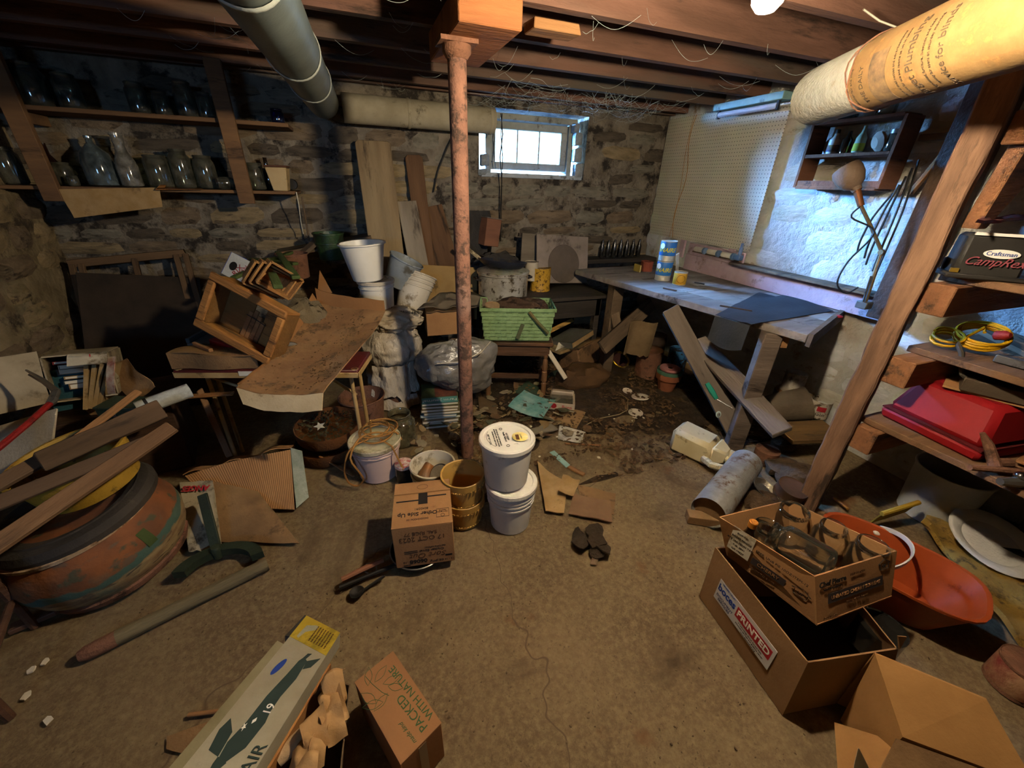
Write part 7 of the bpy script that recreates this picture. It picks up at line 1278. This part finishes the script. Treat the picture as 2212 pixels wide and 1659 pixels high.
for k in range(120):
    u,v=rnd.uniform(.2,.95),rnd.uniform(.2,.5); p=q[0].lerp(q[1],u).lerp(q[3].lerp(q[2],u),v)-c+V((0,0,.018+.02*(2*u-1)**2)); s=rnd.uniform(.004,.01); lv.prism([(s*cos(a),s*.6*sin(a)) for a in (0,1.3,2.6,4,5.2)],0,.003,T(p) @ RZ(rnd.uniform(0,360)))
o=part('wood_crumbs', lv, mat('rusty crumbs','#5d3a22','#472b18'), t, smooth=False); o['kind']='stuff'
card('tan_card','flat tan card under the teal magazine cover',[(1180,905),(1245,928),(1265,892),(1215,878)],mat('tan card','#94744c','#7d5f3b'),.006); card('drawing_sheet','white sheet with a grey pencil sketch on the floor',[(1205,950),(1253,958),(1265,935),(1208,920)],mat('sketch paper','#c3bdb0','#8d877c',scale=16,bump=0),.012,.001,.008,'paper'); card('grey_shingle','grey weathered shingle beside the sketch sheet',[(1145,930),(1150,940),(1205,930),(1190,918)],mat('weathered shingle','#857a68','#6d6352'),.03,.01,.008); card('green_mat','dark green folded cloth under the bench edge',[(1110,850),(1160,870),(1170,845),(1140,825)],mat('dark green cloth','#3a4a36','#2d3b2a'),.012,.006,.02,'cloth'); card('brown_booklet','muddy brown booklet right of the post foot',[(1035,885),(1075,900),(1072,875),(1032,855)],mat('muddy paper','#6e573c','#54412b'),.02,.012,.012,'booklet')
card('newspaper_sheet','folded old newspaper lying right of the white buckets',[(1178,1108),(1218,1112),(1225,1050),(1160,1000)],m_news,.01,.004,.016,'newspaper',10); card('newspaper_corner','crumpled newspaper corner folded over itself',[(1205,1070),(1238,1075),(1252,1045),(1215,1035)],m_news,.025,.003,.03,'newspaper',8,3.0)
t=thing('newspaper_photo','dark printed photo on the old newspaper','photo',T(0,0,0)) if False else None
card('corrugated_piece','torn brown corrugated cardboard square on the bare floor',[(1228,1112),(1322,1130),(1318,1085),(1238,1070)],mat('brown corrugated','#85664a','#745740',bump=.2),.012,.006,.008,'cardboard',8,1.0); card('corrugated_under','paler torn cardboard under the corrugated square',[(1262,1105),(1325,1115),(1330,1068),(1246,1048)],m_card_d,.004,.004,.008,'cardboard',8,2.0)
t=thing('rotten_bark','clump of rotten bark on the bare floor in the middle','bark',T(pz(1268,1170,0))); 
for k in range(7): part('bark_piece', MB().prism([(rnd.uniform(.03,.06)*cos(b),rnd.uniform(.02,.05)*sin(b)) for b in (0,.7,1.3,2,2.9,3.5,4.2,5.1,5.8)],0,.006,T(rnd.uniform(-.05,.06),rnd.uniform(-.09,.06),.008+.006*k) @ Euler((rnd.uniform(-.3,.3),rnd.uniform(-.3,.3),k)).to_matrix().to_4x4()), mat('rotten bark','#3d2f20','#2a2016',bump=.8,bs=50), t)
beam('bark_splinter', pz(1282,1220,.008), pz(1290,1192,.008), .03,.008, m_wood_old, 'flat grey splinter below the rotten bark', 'splinter', jag=.01)
t=thing('putty_knife','flat bladed tool with a pale blue end and wooden handle on the floor','tool',T(0,0,0)); a,b,c=pz(1192,975,.008),pz(1228,1008,.008),pz(1262,1026,.008); beam('blade',a,b,.04,.006,mat('pale blue blade','#8fb0ac','#7c9c98',rough=.4),parent=t); beam('handle',b,c,.03,.014,m_wood_raw,parent=t)
beam('long_splinter', pz(1220,958,.008), pz(1298,962,.008), .014,.008, m_wood_raw, 'long thin splinter beside the sketch sheet', 'splinter')
# snack clamshell tray
M=T(pz(1213,872,.0)) @ RZ(-28); t=thing('clamshell_tray','grubby white plastic clamshell tray with red printing','tray',M); m_cs=mat('grubby clamshell','#c2b099','#ac9a82',rough=.5,dirt='#7d6a50',dirt_amt=.3); w_,d_,h_=.2,.2,.075
part('end_wall', MB().hex([(-.1,.07,0),(.1,.07,0),(.1,.1,0),(-.1,.1,0),(-.085,.05,.08),(.085,.05,.08),(.095,.1,.08),(-.095,.1,.08)]), m_cs, t, None, .01); part('side_wall', MB().box(.085,.1,-.1,.08,0,.06), m_cs, t, None, .004); fp=part('front_wall', MB().box(-.1,.1,-.105,-.095,0,.06), m_cs, t, None, .002); text('lettering','Buns',.04,m_ink_red,fp,T(.04,-.106,.03) @ RX(90)); part('red_oval', MB().lathe([(.001,.0),(.022,.0)],16,T(-.06,-.1065,.035) @ RX(90),cap0=False), m_ink_red, t); part('clear_window', MB().box(-.085,.085,-.09,.07,.045,.048), glassy('clear blister','#cfcabc','#9a927f',.25), t); part('base', MB().box(-.1,.1,-.1,.08,.002,.006), m_cs, t)
# thin cord on the floor
pts=[(1222,825),(1240,818),(1256,832),(1265,846),(1258,858),(1248,850),(1262,842),(1290,848),(1310,842),(1340,850),(1356,862),(1356,885),(1338,895),(1290,905),(1262,920),(1248,940),(1246,955),(1235,965)]
o=part('floor_twine', MB().tube([pz(a,b,.006) for a,b in pts],.0035,6), mat('grey-tan cord','#8a7a5c','#766748')); tag(o,'thin tan cord looping over the dirt floor','cord')
o=part('dark_bowl', MB().lathe([(.001,0),(.05,0),(.075,.03),(.08,.06),(.075,.06),(.07,.03),(.045,.006),(.001,.006)],22,cap0=False), mat('dark green bowl','#26301f','#1c2418'), None, T(pz(1205,822,.0)) @ RY(-30)); tag(o,'dark green bowl behind the clamshell tray','bowl')
# dark soil crusted over the slab
def dirt(u,v):
    x,y=.35+2.55*u,1.45+2.2*v; e=min(u,1-u,v,1-v); h=.022*mnoise.noise(V((x*2.1,y*2.1,4)))+.012*mnoise.noise(V((x*9,y*9,1)))+.014*min(1,max(0,(x-1.0)*.7+(y-2.1)*.9))-.004
    return (x,y,min(h,.03) if e>.02 else -.02)
o=part('soil_layer', MB().grid(110,100,dirt), mat('dark soil crust','#3f2f1f','#2b2015',scale=14,bump=.9,bs=45,rough=1,c3='#5c462c',c3_amt=.35,c3_scale=9)); tag(o,'dark crusted soil spread over the slab toward the workbench','soil',kind='stuff')
r=random.Random(21); LIT=[('#8d7650','#705a3a'),('#6b4f33','#4e3923'),('#94866c','#7a6c53'),('#5d5a44','#45432f')]
for k,(c1,c2) in enumerate(LIT):
    mb=MB()
    for j in range(45):
        x,y=(r.uniform(.5,1.35),r.uniform(1.95,2.75)) if j%3 else (r.uniform(.15,.75),r.uniform(2.05,2.5)); s_=r.uniform(.018,.05); q=[(s_*cos(b)*r.uniform(.6,1.3),s_*.7*sin(b)*r.uniform(.6,1.3)) for b in (0,1.1,2.2,3.3,4.4,5.4)]
        mb.prism(q,0,r.uniform(.001,.008),T(x,y,r.uniform(.008,.05)) @ Euler((r.uniform(-.45,.45),r.uniform(-.45,.45),r.uniform(0,6))).to_matrix().to_4x4())
    o=part('torn_litter',mb,mat('torn litter %d'%k,c1,c2,scale=9,bump=.2,dirt='#3a2c1c',dirt_amt=.4),smooth=False); tag(o,['tan torn paper scraps heaped around the foot of the post','brown bark scraps heaped around the foot of the post','pale paper scraps heaped around the foot of the post','olive rotten scraps heaped around the foot of the post'][k],'litter',kind='stuff')
# loose litter, too much to count: leaves, chips and crumbs
def scatter(name,label,n,region,mt,smin,smax,seed,tall=.01):
    r=random.Random(seed); mb=MB(); k=0
    while k<n:
        x,y=r.uniform(*region[0]),r.uniform(*region[1]); 
        if mnoise.noise(V((x*2.3,y*2.3,seed)))<-.12: continue
        p=pz(x,y,0) if region[2]=='px' else V((x,y,0)); s=r.uniform(smin,smax); a=r.uniform(0,6.28); m=Euler((r.uniform(-.5,.5),r.uniform(-.5,.5),a)).to_matrix().to_4x4()
        mb.prism([(s*cos(b)*r.uniform(.6,1.2),s*.6*sin(b)*r.uniform(.6,1.2)) for b in (0,1.1,2.3,3.5,4.9)],0,r.uniform(.001,.004),T(p.x,p.y,r.uniform(.002,tall)) @ m); k+=1
    o=part(name,mb,mt,smooth=False); tag(o,label,'litter',kind='stuff'); return o
m_lf=mat('leaf litter','#5a4228','#3b2a18',scale=3,c3='#7a5c38',c3_amt=.4,c3_scale=7)
scatter('leaf_litter','brown leaves and dirt scattered under the workbench',2600,((1.15,2.85),(1.5,3.3),'w'),m_lf,.006,.024,1,.03); scatter('bark_litter','bark chips and dirt around the foot of the post',900,((.45,1.35),(1.75,2.6),'w'),m_lf,.005,.022,2,.02); scatter('floor_crumbs','fine crumbs and grit scattered on the concrete',1200,((-1.0,1.9),(.2,1.9),'w'),mat('grit','#4a3a26','#6e5b3f',scale=30),.0015,.006,3,.004)
r=random.Random(4); mb=MB()
for k in range(60):
    p=V((r.uniform(.6,1.9),r.uniform(1.7,2.9),.004)); s=r.uniform(.008,.022); mb.prism([(s*cos(b)*r.uniform(.5,1.2),s*sin(b)*r.uniform(.3,.8)) for b in (0,1.1,2.3,3.5,4.9)],0,.002,T(p) @ RZ(r.uniform(0,360)))
o=part('paper_bits',mb,m_paper,smooth=False); tag(o,'small pale paper bits among the floor litter','litter',kind='stuff')
o=part('ceiling_wire', MB().tube([pz(1865,20,2.14),pz(1900,45,2.12),pz(1945,62,2.10),pz(1962,80,2.06),pz(1950,100,2.0)],.003,6), m_paper); tag(o,'thin pale wire drooping from a joist above the wrapped duct','wire')
# cobwebs under the joists by the window
r=random.Random(11); mb=MB()
for k in range(150):
    x=r.uniform(1.0,2.5); y=r.uniform(2.9,3.6); a=V((x,y,2.15-r.uniform(0,.02))); b=a+V((r.uniform(-.35,.35),r.uniform(-.2,.25),r.uniform(-.1,.01))); b.y=min(b.y,3.68); m_=a.lerp(b,.5)+V((0,0,-r.uniform(.01,.06))); mb.tube(smooth([a,a.lerp(m_,.55)+V((r.uniform(-.02,.02),0,r.uniform(-.02,.01))),m_,m_.lerp(b,.5)+V((0,r.uniform(-.02,.02),r.uniform(-.02,.01))),b],4),r.uniform(.0004,.001),3,caps=False)
for k in range(70):
    x=r.uniform(-.8,2.6); y=r.choice([1.86,2.27,2.68,3.09,3.5])+r.uniform(-.1,.1); a=V((x,y,2.16)); b=a+V((r.uniform(-.2,.2),r.uniform(-.15,.15),r.uniform(-.06,.0))); m_=a.lerp(b,.5)+V((0,0,-r.uniform(.01,.05))); mb.tube(smooth([a,a.lerp(m_,.5)+V((0,0,-.008)),m_,m_.lerp(b,.5)+V((0,0,-.008)),b],3),r.uniform(.0004,.0008),3,caps=False)
o=part('cobwebs',mb,mat('cobweb','#a8b0a8','#8d958d',rough=.9,bump=0)); tag(o,'dusty cobwebs strung between the joists above the window','cobweb',kind='stuff')
